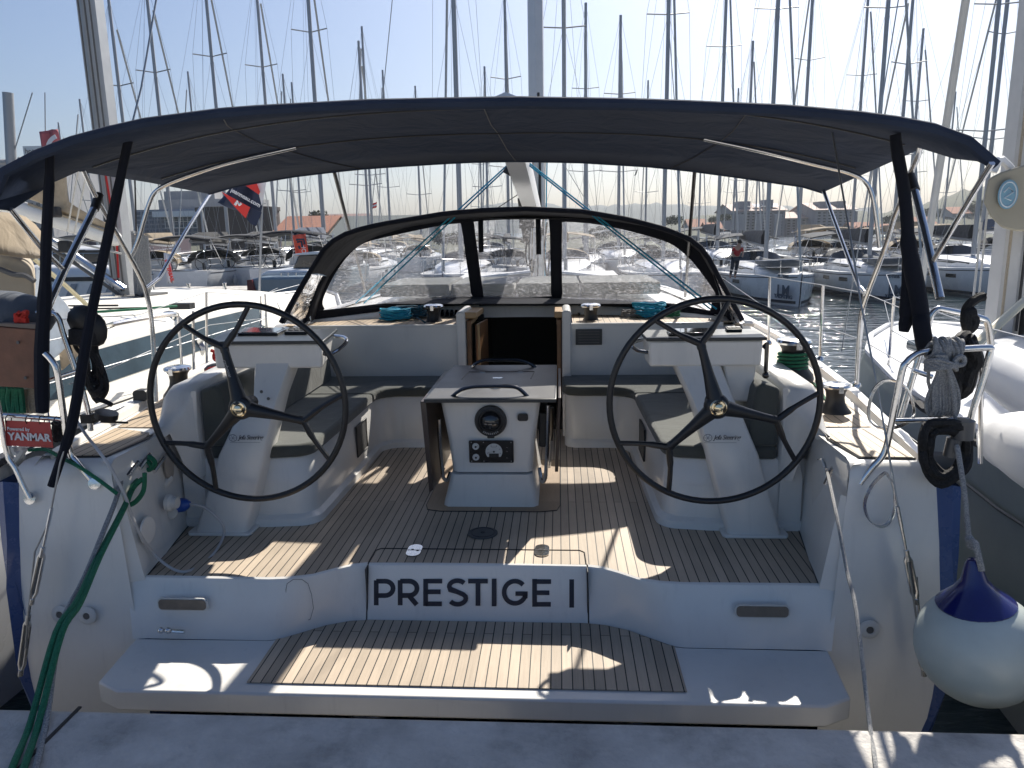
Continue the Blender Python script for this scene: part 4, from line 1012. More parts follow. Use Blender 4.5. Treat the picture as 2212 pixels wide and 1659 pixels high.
turnbuckle(Yp(1957, 1188, 3.17), Yp(1980, 1305, 3.15), None, bs2); turnbuckle(Yp(1986, 1340, 3.15), Yp(1996, 1460, 3.12), None, bs2)
tube_part('backstay_cover', [Yp(*f5(*q), 3.45) for q in [(497, 20), (505, 100), (520, 200), (570, 480), (600, 760), (610, 950), (640, 1150), (690, 1400), (720, 1600)]] + [Yp(*g5(*q), 3.42) for q in [(1250, 300), (1290, 540)]], [.023, .024, .026, .026, .027, .034, .038, .037, .037, .037, .033], CANV2, bs2, 10, smooth=3)
tube_part('backstay_cover', [Yp(*f5(*q), 3.5) for q in [(612, 1000), (625, 1150), (620, 1400), (600, 1600)]] + [Yp(*g5(*q), 3.5) for q in [(1130, 150), (1085, 370)]], [.03, .036, .038, .034, .03, .022], CANV2, bs2, 8, smooth=3)
tube_part('rigging_strap', [Yp(a, b, 3.30) for a, b in [(108, 330), (106, 402), (100, 520), (97, 640), (90, 760), (92, 890)]], [.018, .022, .023, .030, .032, .028], CANV2, bs, 8, smooth=3)
MA = root('x', 'x', 'x') if False else None
m = MB(); m.loft([[V((.17 + x, 9.0 + y, z)) for x, y in ((-.08, -.06), (0, -.11), (.08, -.06), (.09, .05), (.0, .13), (-.09, .05))] for z in (.85, 18)]); mast = part(m, 'mast', ALU, YA, ang=30)
m = MB(); m.tube([Yp(1168, 520, 8.85), Yp(1166, 345, 8.85), Yp(1163, 200, 8.85)], .015, 6); m.box(Yp(1170, 480, 8.8), (.05, .05, .3)); part(m, 'mast_fitting', BLK, mast)
bA, bB = Yp(1157, 472, 8.7), Yp(1122, 352, 6.3); d = (bB - bA).normalized(); bC = bB + d*1.2
m = MB(); sd_ = V((1, 0, 0)); up_ = sd_.cross(d).normalized() * -1
m.loft([[p + sd_*x*w_ + up_*y*w_ for x, y in ((-.5, -.7), (.5, -.7), (.6, 0), (.5, .8), (0, 1), (-.5, .8), (-.6, 0))] for p, w_ in ((bA, .13), (bB, .15), (bC, .15))]); boom = part(m, 'boom', WHITE, YA)
m = MB(); m.box(Yp(1138, 470, 8.0), (.15, .2, .22)); m.tube([Yp(1124, 430, 7.8), Yp(1130, 480, 8.0), Yp(1136, 520, 8.1)], .03, 6); part(m, 'boom_fitting', BLK, boom)
tube_part('boom_block', [Yp(1112, 352, 6.25), Yp(1098, 368, 6.25), Yp(1094, 376, 6.25)], .035, BLK, boom, smooth=0)
SH_ = 6.9
for P0, P1 in (((1109, 345), (768, 655)), ((1092, 366), (786, 655)), ((1128, 345), (1535, 668)), ((1134, 345), (1548, 668))):
    a = Yp(*P0, 6.25); b = Zp(*P1, 1.03); tube_part('mainsheet', [a, b], .0065, R_BLUE, boom, 6, 0)
tube_part('mainsheet', [Yp(1112, 350, 6.25), Yp(1130, 420, 7.2), Yp(1140, 470, 8)], .006, R_BLUE, boom, 6, 0); tube_part('mainsheet', [Yp(1138, 345, 6.3), Yp(1155, 410, 7.4), Yp(1168, 475, 8.4)], .006, R_BLUE, boom, 6, 0)
for P_ in ([(1143, 480), (1136, 540), (1140, 575), (1148, 560)], [(1146, 480), (1143, 560), (1150, 590), (1154, 560)], [(1182, 480), (1176, 540), (1182, 600), (1188, 540)]):
    tube_part('hanging_halyard', [Yp(a, b, 8.7) for a, b in P_], .010, R_BLACK, mast, 6, 4)
for x_, c_ in ((1146, R_TAN), (1154, R_WHITE), (1159, R_BLACK), (1176, R_BLUE), (1172, R_WHITE)): tube_part('halyard', [Yp(x_ + 6, 330, 8.85), Yp(x_ + (2 if x_ < 1160 else 0), 655, 8.8)], .007, c_, mast, 6, 0)
wire('shroud', [Yp(1212, 345, 9.2), Yp(1310, 505, 9.2)] , .004, WIREM, mast); wire('shroud', [Yp(1142, 405, 9.0), Yp(1066, 455, 9.0)], .005, BLK, mast)
# spreaders and cap shrouds so the rig is complete above the bimini
for s in (-1, 1):
    for z in (7, 12): wire('spreader', [V((.17, 9, z)), V((.17 + s*1.1, 8.8, z + .05))], .02, ALU, mast)
    wire('shroud', [V((.17, 9, 17.8)), V((.17 + s*1.1, 8.8, 12.05)), V((.17 + s*1.1, 8.8, 7.05)), V((s*1.95, 8.9, .75))], .005, WIREM, mast)
# foredeck sun pads seen through the sprayhood windows
def cushion(name, pts, z0, z1, label, group=None, lab2=None):
    m = MB(); m.prism([V((p[0], p[1], z0)) for p in pts], (0, 0, z1 - z0)); return thing(m, name, CUSH, label, 'cushion', group, bevel=.022, seg=3)
for k, (x0, x1, lb) in enumerate(((-1.35, -.66, 'grey pad behind the left sprayhood window, nearest the port side'), (-.64, -.02, 'grey pad behind the left sprayhood window, beside the middle panel'), (.0, .62, 'grey pad behind the middle sprayhood window at its foot'), (.64, 1.4, 'long grey pad behind the right sprayhood window'))):
    cushion('deck_cushion', [(x0, 7.35), (x1, 7.35), (x1, 8.5), (x0, 8.5)], 1.02, 1.14, lb, 'grey pads on the coachroof')

# ================================================================== cockpit cushions
def ins_poly(s, d, y1=None):
    P_ = bench_poly(s, 0, d); return [(p.x, p.y) for p in P_]
for s in (-1, 1):
    P_ = ins_poly(s, -.012)
    # side bench cushion: drop the forward bench part
    side = [p for p in P_ if p[1] < 5.26]; side = [(s*1.60, 3.99)] + [p for p in side if abs(p[0]) < 1.5] + [(s*.968, 5.38), (s*1.60, 5.38)]
    cushion('bench_cushion', side, .40, .475, ('long dark seat cushion on the left bench behind the left wheel' if s < 0 else 'long dark seat cushion on the right bench behind the right wheel'), 'cockpit seat cushions')
    x0 = .40 if s < 0 else .44
    cx, cy = .80, 5.42
    fw = [(s*1.60, 5.39), (s*.968, 5.39)] + [(s*(.80 + .17*math.cos(R_(a))), 5.42 + .17*math.sin(R_(a))) for a in (15, 35, 55, 75, 90)] + [(s*(x0 + .12), 5.59), (s*(x0 + .03), 5.62), (s*x0, 5.72), (s*x0, 6.09), (s*1.60, 6.09)]
    cushion('bench_cushion', fw, .401, .474, ('corner seat cushion against the bulkhead, left of the table' if s < 0 else 'corner seat cushion against the bulkhead, right of the table'), 'cockpit seat cushions')
    m = MB(); X0, X1 = 1.595, 1.44
    m.prism([V((s*X0, 3.985, .475)), V((s*X1, 3.985, .475)), V((s*(X1 + .005), 3.985, .62)), V((s*(X1 + .03), 3.985, .80)), V((s*(X1 + .06), 3.985, .83)), V((s*X0, 3.985, .80))], (0, 1.95, 0))
    thing(m, 'backrest_cushion', CUSH, ('thick upright back cushion along the left coaming, lit on its inner face' if s < 0 else 'thick upright back cushion in shade along the right coaming'), 'cushion', 'backrest cushions', bevel=.035, seg=4)

# ================================================================== ropes and loose gear
def coil(name, c, r, n, mat, label, cat, tr=.007, plane='H', jit=.02, group=None, squash=.5, seed=1, turns_up=.012, wraps=0, tail=None, wdir=(1, 0, 0)):
    rnd = random.Random(seed); c = V(c); pts = []
    for k in range(n):
        for j in range(10):
            a = 2*PI*(j/10); rr = r*(1 + rnd.uniform(-.22, .22))
            x, y = rr*math.cos(a), rr*squash*math.sin(a)
            if plane == 'H': pts.append(c + V((x, y, k*turns_up + rnd.uniform(0, jit))))
            else: pts.append(c + V((x, k*turns_up*.5 + rnd.uniform(0, jit), y)))
    m = MB(); m.tube(pts, tr, 6, smooth=2)
    if wraps:
        for k in range(wraps):
            q = c + V(wdir)*(k - wraps/2)*tr*1.9; R2 = r*squash*.62 + .01
            m.tube([q + V((rnd.uniform(-.003, .003), R2*math.cos(t*PI/5), n*turns_up*.5 + R2*.8*math.sin(t*PI/5))) for t in range(10)], tr, 6, True, smooth=2)
    if tail: m.tube([V(t) for t in tail], tr, 6, smooth=5)
    return thing(m, name, mat, label, cat, group)
g6 = zz(1100, 1150, 3.687)
c0 = Yp(*g6(1690, 430), 6.45); c1 = Yp(*g6(1900, 350), 6.6); z0 = .905
coil('rope_coil', (c0.x, c0.y, z0), .115, 9, R_BLUE, 'coil of bright blue rope lying on the left bridge deck', 'rope coil', .0075, squash=.6, seed=3, wraps=7, turns_up=.010)
coil('rope_coil', (c1.x, c1.y, z0), .125, 11, rope_mat('black_blue_rope', (.01, .012, .02), (.02, .25, .4), 100), 'dark blue flecked rope heaped beside the left winch', 'rope coil', .0075, squash=.65, seed=5, turns_up=.009, wraps=5, tail=[c1 + V((.05, 0, -.02)), Yp(905, 688, 6.3), Yp(930, 705, 6.25)])
c2 = Yp(*g6(1640, 440), 6.55); coil('rope_coil', (c2.x - .03, c2.y, z0), .07, 6, rope_mat('pink_rope', (.45, .3, .27), (.12, .07, .07), 130), 'brown and pink rope end beside the blue coil', 'rope coil', .006, squash=.45, seed=8, turns_up=.010)
g7 = zz(2200, 1150, 2.212)
c3 = Yp(*g7(790, 215), 6.5); coil('rope_coil', (c3.x, c3.y, z0), .125, 11, R_BLUE, 'coil of bright blue rope lying on the right bridge deck', 'rope coil', .0075, squash=.6, seed=11, turns_up=.010, wraps=6)
c4 = Yp(*g7(950, 245), 6.45); coil('rope_coil', (c4.x, c4.y, z0), .10, 5, R_GREEN, 'flat coil of green rope right of the blue coil', 'rope coil', .0075, squash=.4, seed=12, turns_up=.006)
c5 = Yp(*g7(650, 220), 6.5); coil('rope_coil', (c5.x, c5.y, z0), .10, 6, rope_mat('dark_grey_rope', (.25, .24, .23), (.08, .08, .09), 130), 'grey rope bunched left of the blue coil on the right deck', 'rope coil', .006, squash=.4, seed=13, turns_up=.008, tail=[c5 + V((0, 0, .03)), Yp(*g7(500, 255), 6.35), Yp(*g7(340, 250), 6.3)])
# green line wound on the starboard winch
w5 = Zp(1710, 822, .72)
m = MB(); m.tube([w5 + V((.085*math.cos(t*.6), .085*math.sin(t*.6), .02 + .16*t/75)) for t in range(75)], .009, 6); m.tube([w5 + V((.085, 0, .02)), w5 + V((.12, -.1, -.02)), w5 + V((.1, -.35, -.06))], .009, 6, smooth=4)
thing(m, 'winch_line', R_GREEN, 'green line wound thickly round the starboard coaming winch', 'rope')
# red line by the port console
m = MB(); q = [Yp(*zz(550, 1150, 2.37)(a, b), 4.7) for a, b in [(665, 545), (700, 560), (690, 600), (720, 640), (900, 660), (780, 690), (760, 650), (740, 700), (640, 720), (585, 800)]]; m.tube(q, .011, 6, smooth=4); m.tube([p + V((.01, .03, .012)) for p in q[1:8]], .011, 6, smooth=4); thing(m, 'rope', R_RED, 'red rope spilling from under the left console', 'rope')
m = MB(); a = Yp(*zz(550, 1150, 2.37)(730, 720), 4.75); m.sphere(a, .07, 14, (1.3, 1, .6)); part(m, 'winch_cover', BLK, YA)

# hanging coil of black rope, port side
pts = [g1(*q) for q in [(790, 190), (700, 210), (690, 330), (720, 440), (800, 520), (810, 700), (830, 900), (900, 1010), (975, 960), (990, 830), (940, 680), (890, 560), (880, 420), (850, 300), (860, 200), (790, 185)]]
m = MB(); rnd = random.Random(4)
for k in range(9):
    q = [Yp(a + rnd.uniform(-4, 4), b + rnd.uniform(-6, 6), 3.62 + rnd.uniform(-.03, .03)) for a, b in pts]
    cx_ = Yp(185, 765, 3.62); q = [cx_ + (p - cx_)*(1 - .07*k) for p in q]; m.tube(q, .011, 6, True, smooth=3)
for k in range(9): c = Yp(*g1(800, 360 + 14*k), 3.6); m.tube([c + V((.075*math.cos(t*PI/6), .045*math.sin(t*PI/6), .004*math.sin(t))) for t in range(12)], .011, 6, True)
m.tube([Yp(*g1(*q), 3.6) for q in [(690, 380), (695, 480), (730, 550), (780, 590)]], .011, 6, smooth=4); m.tube([Yp(*g1(*q), 3.58) for q in [(900, 1000), (980, 1020), (1045, 1055)]], .013, 6, smooth=4)
thing(m, 'hanging_rope_coil', R_BLACK, 'long coil of black rope hanging from the left stern rail', 'rope coil')
m = MB(); c = Yp(*g1(780, 260), 3.6); m.sphere(c, .085, 12, (1, .5, .9)); m.sphere(c + V((.06, 0, -.05)), .07, 12, (.8, .5, 1.2)); thing(m, 'gear_bag', BLK, 'small black bag tied above the hanging black rope coil', 'bag')
# engine bracket board + grey bag + green rope, port pushpit
m = MB(); q = [Yp(*g1(*a), 3.42) for a in [(-60, 320), (350, 350), (355, 900), (-60, 880)]]; m.prism(q, (0, .05, 0)); bd = thing(m, 'outboard_board', M('weathered_red_board', (.17, .075, .045), .6, var=.3, vs=7, bump=.3, bs=25), 'brown wooden outboard board clamped on the left stern rail', 'wooden board', bevel=.006)
m = MB()
for a in ((170, 470), (240, 800)): m = MB(); m.lathe([(0, 0), (.008, 0), (.008, .004), (0, .004)], Yp(*g1(*a), 3.412), (0, -1, 0), 10); part(m, 'board_bolt', BRONZ, bd)
m = MB(); m.prism([p + V((0, 0, 0)) for p in [Yp(*g1(*a), 3.42) for a in [(-60, 312), (345, 345), (330, 300), (-60, 290)]]], (0, .06, 0)); part(m, 'board_top', M('grey_board_top', (.16, .13, .11), .7, var=.2), bd)
m = MB(); a = Yp(*g1(120, 190), 3.55); m.sphere(a + V((-.10, .05, -.03)), .22, 18, (1.25, .6, .62)); thing(m, 'gear_cover', fabric('grey_blue_cover', (.07, .085, .11), wr=.8), 'rounded grey-blue cloth cover above the brown outboard board', 'cover')
m = MB(); rnd = random.Random(5)
for k in range(6): m.tube([Yp(*g1(150 + rnd.uniform(0, 110), 190 + rnd.uniform(0, 110)), 3.45) for _ in range(5)], .014, 6, smooth=3)
thing(m, 'tied_rag', M('red_rag', (.5, .03, .02), .85, var=.2), 'red rag knotted on the left stern rail', 'rag')
m = MB()
for k in range(7): x = -30 + k*38; m.tube([Yp(*g1(x + rnd.uniform(-8, 8), 890), 3.5), Yp(*g1(x + rnd.uniform(-15, 15), 1000), 3.52), Yp(*g1(x + rnd.uniform(-10, 25), 1130), 3.5)], .014, 6, smooth=3)
thing(m, 'rope_bundle', R_GREEN, 'green rope bunched under the brown outboard board', 'rope')
m = MB()
for k in range(6): x = 210 + k*36; m.tube([Yp(*g1(x + rnd.uniform(-8, 8), 895), 3.55), Yp(*g1(x + rnd.uniform(-20, 20), 1010), 3.56), Yp(*g1(x + rnd.uniform(-10, 25), 1130), 3.55)], .014, 6, smooth=3)
thing(m, 'rope_bundle', R_TAN, 'tan and grey ropes hanging right of the green rope', 'rope')
# sponsor plate
h1 = zz(0, 1600, 3.318)
q = [Yp(*h1(*a), 3.25) for a in [(60, 185), (650, 210), (695, 540), (95, 515)]]
m = MB(); m.prism(q, (0, .004, 0)); sg = thing(m, 'rail_sign', M('faded_red_sign', (.42, .045, .04), .55, var=.08), 'small red sign reading Powered by YANMAR on the left stern rail', 'sign')
ux = (q[1] - q[0]).normalized(); uy = ux.cross(V((0, -1, 0))).normalized() * -1
if uy.z < 0: uy = -uy
ct = Yp(*h1(385, 405), 3.247); m = text_mb('YANMAR', .050, ct, ux, uy, depth=.001, bold=.0018, spacing=1.0)
merge(m, text_mb('Powered by', .0225, Yp(*h1(240, 298), 3.247), ux, uy, depth=.001, bold=.0006)); part(m, 'sign_lettering', M('pale_sign_print', (.6, .6, .62), .5), sg)
m = MB()
for a in ((110, 170), (370, 175), (545, 180), (740, 190)): m = MB(); c = Yp(*h1(*a), 3.265); m.tube([c + V((0, .02*math.cos(t*PI/4), .02*math.sin(t*PI/4))) for t in range(8)], .003, 4, True); part(m, 'cable_tie', BLK, sg)
m = MB()
for k in range(5): m.tube([Yp(*h1(690 + rnd.uniform(0, 110), 200), 3.36), Yp(*h1(700 + rnd.uniform(0, 90), 330), 3.37), Yp(*h1(700 + rnd.uniform(0, 110), 450), 3.36)], .016, 6, smooth=3)
thing(m, 'black_line', R_BLACK, 'black line bunched between the red sign and the rail leg', 'rope')
m = MB()
m.tube([Yp(*h1(*a), 3.35) for a in [(110, 520), (130, 640), (170, 700), (230, 730), (300, 650), (200, 600), (180, 530)]], .015, 6, smooth=4); m.tube([Yp(*h1(*a), 3.33) for a in [(140, 760), (220, 700), (320, 560)]], .015, 6, smooth=3)
thing(m, 'white_line', R_WHITE, 'grey-white line looped below the red sign', 'rope')
m = MB(); m.tube([Yp(*h1(*a), 3.42) for a in [(-60, 930), (0, 890), (90, 820)]], .018, 8); m.tube([Yp(*h1(*a), 3.42) for a in [(-60, 800), (0, 750), (60, 720)]], .018, 8); thing(m, 'mooring_rope', R_BLACK, 'black mooring rope leading off the left stern corner', 'rope')
# green mooring lines port
h2 = zz(0, 1750, 2.212)
m = MB(); m.tube([Yp(*h2(*a), y) for a, y in [((1250, 130), 3.7), ((1170, 330), 3.45), ((1090, 540), 3.2), ((880, 960), 2.9), ((700, 1380), 2.6), ((540, 1640), 2.42)]] + [Zp(84, 1560, .015), Zp(58, 1640, .012), Zp(20, 1740, .012)], .012, 8, smooth=5)
m.tube([Yp(*h2(*a), y) for a, y in [((1200, 200), 3.7), ((1140, 400), 3.4), ((1070, 560), 3.2), ((850, 980), 2.9), ((670, 1360), 2.6), ((485, 1640), 2.42)]] + [Zp(66, 1560, .015), Zp(34, 1640, .012), Zp(-6, 1740, .012)], .0115, 8, smooth=5)
m.tube([Yp(*h2(*a), 3.35) for a in [(1260, 250), (1250, 400), (1180, 500), (1110, 520), (1160, 380), (1240, 300)]], .012, 6, smooth=4)
m.tube([Yp(*h2(*a), 3.6) for a in [(1250, 160), (1300, 110), (1350, 160), (1300, 220), (1240, 200), (1270, 130), (1320, 190)]], .013, 6, smooth=4)
thing(m, 'mooring_line', R_GREEN, 'thick green mooring line from the left cleat down to the quay', 'rope')
m = MB(); m.tube([Yp(*h2(*a), y) for a, y in [((250, 50), 3.42), ((400, 45), 3.40), ((540, 120), 3.30), ((680, 190), 3.22), ((860, 310), 3.2), ((1020, 430), 3.2)]], .009, 6, smooth=4); thing(m, 'thin_green_line', R_GREEN, 'thin green line sagging across the left quarter', 'rope')
m = MB(); m.tube([Yp(*h2(*a), y) for a, y in [((1090, 200), 3.5), ((1010, 480), 3.2), ((900, 760), 3.0), ((740, 1150), 2.8), ((530, 1600), 2.5)]] + [Zp(100, 1560, .012), Zp(80, 1650, .012), Zp(60, 1750, .012)], .011, 6, smooth=4); thing(m, 'grey_mooring_line', R_GREY, 'grey mooring line beside the thick green one', 'rope')
for a in ((1100, 220), (1205, 150), (1330, 180)):
    c = Xp(*h2(*a), -1.74) + V((.03, 0, 0)); m = MB(); m.tube([c + V((0, -.05, -.02)), c, c + V((0, .06, .02))], .013, 8); m.tube([c, c + V((-.05, 0, 0))], .014, 8); part(m, 'mooring_cleat', STEEL, YA)
# white shore cable with blue plug
cab = [g1(705, 1180), g1(800, 1330), h2(830, 20), h2(920, 140), h2(1000, 270), h2(1090, 450), h2(1140, 600), h2(1230, 800), h2(1330, 940), h2(1450, 1050), h2(1560, 1105), h2(1640, 1103), h2(1750, 1050), h2(1870, 940), h2(1945, 800), h2(1940, 700), h2(1850, 600), h2(1760, 540), h2(1650, 520)]
ys = [3.5, 3.4, 3.25, 3.2, 3.2, 3.22, 3.24, 3.3, 3.4, 3.38, 3.36, 3.38, 3.5, 3.6, 3.75, 3.75, 3.75, 3.75, 3.75]
m = MB(); m.tube([Yp(a, b, y) for (a, b), y in zip(cab, ys)], .0075, 8, smooth=5); cb_ = thing(m, 'shore_power_cable', CABLE, 'white shore cable looping across the left cockpit floor to a blue plug', 'power cable')
pl0, pl1 = Yp(*h2(1480, 545), 3.76), Yp(*h2(1655, 515), 3.75)
m = MB(); d = pl1 - pl0; m.tube([pl0, pl0 + d*.1, pl0 + d*.7, pl0 + d*.85, pl1], [.036, .038, .038, .028, .012], 16); part(m, 'plug', M('blue_plug', (.01, .07, .36), .35, var=.05, coat=.3), cb_)
m = MB(); m.lathe([(0, 0), (.034, 0), (.034, .008), (.028, .012), (0, .012)], pl0 + V((.03, -.04, -.015)), (0, -1, .2), 20); m.tube([pl0 + V((-.03, 0, -.04)), pl0 + V((-.035, -.01, .05))], .012, 8); part(m, 'plug_cap', GEL2, cb_)
m = MB(); a = Xp(*h2(1470, 190), -1.71); m.sphere(a, .055, 14, (.35, .8, 1.5)); part(m, 'socket_cover', M('translucent_pocket', (.30, .27, .24), .3, var=.2), cb_)
m = MB(); m.tube([a + V((.01, 0, -.06)), Yp(*h2(1420, 380), 3.75), Yp(*h2(1430, 500), 3.75)], .018, 8, smooth=4); part(m, 'cable_boot', GEL2, cb_)
# starboard: grey rope hank, wire loops, black rope and round fender
k5 = zz(3250, 1150, 2.8286)
m = MB(); rnd = random.Random(9)
for k in range(14): x = 1175 + k*24; c = Yp(*k5(x, 615), 3.30); m.tube([c + V((.010*math.sin(t*PI/5 + k), .036*math.cos(t*PI/5), (.032 + .010*((k*7) % 3))*math.sin(t*PI/5) - .012)) for t in range(10)], .0088, 6, True, smooth=2)
for k in range(9):
    x = 1225 + k*13; xb = 1125 + k*34
    m.tube([Yp(*k5(x, 640), 3.28 + rnd.uniform(-.02, .02)), Yp(*k5(x + 40, 860 + rnd.uniform(-20, 20)), 3.26 + rnd.uniform(-.02, .02)), Yp(*k5(xb + 20, 1150), 3.27), Yp(*k5(xb, 1280 + rnd.uniform(-20, 20)), 3.27), Yp(*k5(xb + 40, 1375 + rnd.uniform(-15, 15)), 3.27), Yp(*k5(xb + 85, 1300), 3.25), Yp(*k5(xb + 80, 1100), 3.25), Yp(*k5(x + 55, 850), 3.24), Yp(*k5(x + 10, 700), 3.24)], .0078, 6, smooth=4)
for k in range(6): c = Yp(*k5(1290, 770 + k*14), 3.26); m.tube([c + V((.062*math.cos(t*PI/6), .04*math.sin(t*PI/6), .012*math.sin(t + k))) for t in range(12)], .0085, 6, True, smooth=2)
m.tube([Yp(*k5(*a), 3.24) for a in [(1430, 780), (1490, 720), (1545, 740), (1540, 800), (1480, 815), (1420, 790)]], .0105, 6, smooth=4); m.tube([Yp(*k5(*a), 3.22) for a in [(1370, 830), (1400, 1000), (1440, 1250), (1450, 1450)]], .009, 6, smooth=3); m.tube([Yp(*k5(*a), 3.3) for a in [(1150, 820), (1145, 1000), (1170, 1090)]], .008, 6)
m.tube([Yp(*g5(*a), y) for a, y in [((1560, 1250), 3.22), ((1590, 1500), 3.18)]] + [Yp(*zz(3100, 1750, 2.2125)(*a), y) for a, y in [((1480, 20), 3.1), ((1540, 400), 3.02), ((1580, 800), 2.96), ((1610, 900), 2.95)]], .0105, 6, smooth=3)
thing(m, 'hanging_rope_hank', R_GREY, 'hank of grey flecked rope tied over the right stern rail', 'rope')
m = MB()
for k in range(8):
    pts = [k5(*a) for a in [(1600, 480), (1500, 560), (1480, 700), (1440, 900), (1420, 1080), (1440, 1180), (1560, 1120), (1640, 900), (1680, 740), (1640, 580)]]
    cx_ = Yp(*k5(1560, 820), 3.42); q = [Yp(a + rnd.uniform(-5, 5), b + rnd.uniform(-6, 6), 3.42 + rnd.uniform(-.04, .04)) for a, b in pts]; q = [cx_ + (p - cx_)*(1 - .10*k) for p in q]; m.tube(q, .024, 7, True, smooth=3)
m.tube([Yp(*k5(*a), 3.6) for a in [(1770, 45), (1690, 70), (1600, 140), (1560, 220), (1560, 350), (1600, 450)]], .022, 7, smooth=4); m.tube([Yp(*k5(*a), 3.58) for a in [(1660, 230), (1590, 250), (1570, 330), (1620, 400), (1650, 300), (1580, 280)]], .028, 7, smooth=4)
thing(m, 'chafed_black_line', rope_mat('fuzzy_black_rope', (.004, .004, .005), (.018, .018, .02), 60), 'thick fuzzy black line coiled behind the grey rope hank', 'rope coil')
m = MB(); kz = zz(3100, 1750, 2.2125)
pts = [g5(*a) for a in [(1290, 1240), (1260, 1400), (1270, 1560), (1330, 1700), (1450, 1790), (1570, 1740), (1660, 1640), (1700, 1450), (1670, 1300), (1560, 1230), (1400, 1220)]]
for k in range(6):
    cx_ = Yp(*g5(1480, 1500), 3.2); q = [Yp(a + rnd.uniform(-4, 4), b + rnd.uniform(-4, 4), 3.2 + rnd.uniform(-.03, .03)) for a, b in pts]; q = [cx_ + (p - cx_)*(1 - .06*k) for p in q]; m.tube(q, .019, 7, True, smooth=3)
thing(m, 'black_rope_ring', MATS['fuzzy_black_rope'], 'ring of black rope hanging below the right stern rail bar', 'rope coil')
m = MB(); a = Yp(*g5(1480, 1620), 3.28); m.box(a, (.15, .03, .13)); thing(m, 'grey_bucket', M('grey_rubber', (.20, .21, .23), .6), 'small grey block inside the black rope ring', 'block', bevel=.015)
m = MB(); a = Yp(*g5(1640, 1260), 3.2); m.tube([a + V((0, 0, .03)), a + V((0, 0, -.05))], .045, 12); m.tube([a + V((-.03, 0, -.05)), a + V((-.04, 0, -.13))], .03, 12); part(m, 'rail_light', M('grey_plastic_lamp', (.09, .09, .09), .3), YA)
for P_, y, lb in (([(1876, 905), (1875, 880), (1882, 850), (1897, 828), (1920, 820), (1950, 830), (1966, 855), (1972, 885), (1965, 905), (1945, 918), (1915, 925), (1892, 920)], 3.33, 'wire loop hanging inside the right stern rail'), ([(1910, 1020), (1880, 1050), (1866, 1085), (1872, 1115), (1890, 1134), (1912, 1133), (1927, 1110), (1932, 1075), (1927, 1045), (1918, 1030)], 3.22, 'wire loop hanging low on the right quarter face')):
    m = MB()
    for k in range(3): m.tube([Yp(a + k*2, b + k*1.5, y + k*.01) for a, b in P_], .0035, 6, True, smooth=4)
    thing(m, 'wire_loop', STEEL, lb, 'wire loop', 'wire loops')
m = MB(); m.tube([Xp(*kz(380, 220), 1.72) + V((-.02, 0, 0)), Yp(*kz(430, 620), 3.05), Yp(*kz(520, 1100), 2.85), Yp(*kz(600, 1450), 2.65), Zp(1878, 1560, .010), Zp(1890, 1640, .010), Zp(1900, 1740, .010)], .0075, 6, smooth=4); thing(m, 'mooring_line', R_GREY, 'thin grey mooring line running down the right quarter', 'rope')
m = MB(); c = Xp(*kz(380, 240), 1.72); m.tube([c + V((0, -.03, .03)), c + V((-.02, 0, -.06))], .014, 8); m.tube([c, c + V((.05, 0, 0))], .012, 8); part(m, 'mooring_cleat', STEEL, YA)
m = MB(); m.tube([Xp(*kz(*a), 1.71) for a in [(265, 130), (350, 240), (360, 400), (310, 700), (235, 920)]], .002, 5, smooth=4); thing(m, 'dangling_string', R_BLACK, 'thin dark cord hanging on the wall right of the right helm', 'cord')
# round fender
fc = Yp(2113, 1395, 2.72); R0 = .222
m = MB(); m.sphere(fc, R0, 36); fd = thing(m, 'ball_fender', M('pale_rubber', (.50, .55, .52), .35, var=.08, coat=.2), 'big round pale fender with a blue cone top at the right stern', 'fender')
top = Yp(2101, 1208, 2.72)
m = MB(); ax = (top - fc).normalized(); h = (top - fc).length
m.lathe([(R0*.60, R0*.78), (R0*.61, R0*.82), (R0*.47, R0*.94), (R0*.32, R0*1.08), (R0*.20, R0*1.25), (R0*.12, h*.95), (R0*.08, h), (.001, h*1.01)], fc, ax, 32); part(m, 'fender_cone', M('blue_fender_cone', (.006, .010, .11), .18, var=.15, coat=.5), fd)
m = MB(); m.tube([top + V((.02, -.03, -.03)), top + V((.0, -.01, .06)), Yp(2098, 1170, 2.8)], .012, 8, smooth=3); m.sphere(Yp(2101, 1176, 2.8), .022, 10, (1.1, 1, 1)); m.sphere(Yp(2094, 1165, 2.8), .018, 10); part(m, 'fender_knot', R_GREY, fd)
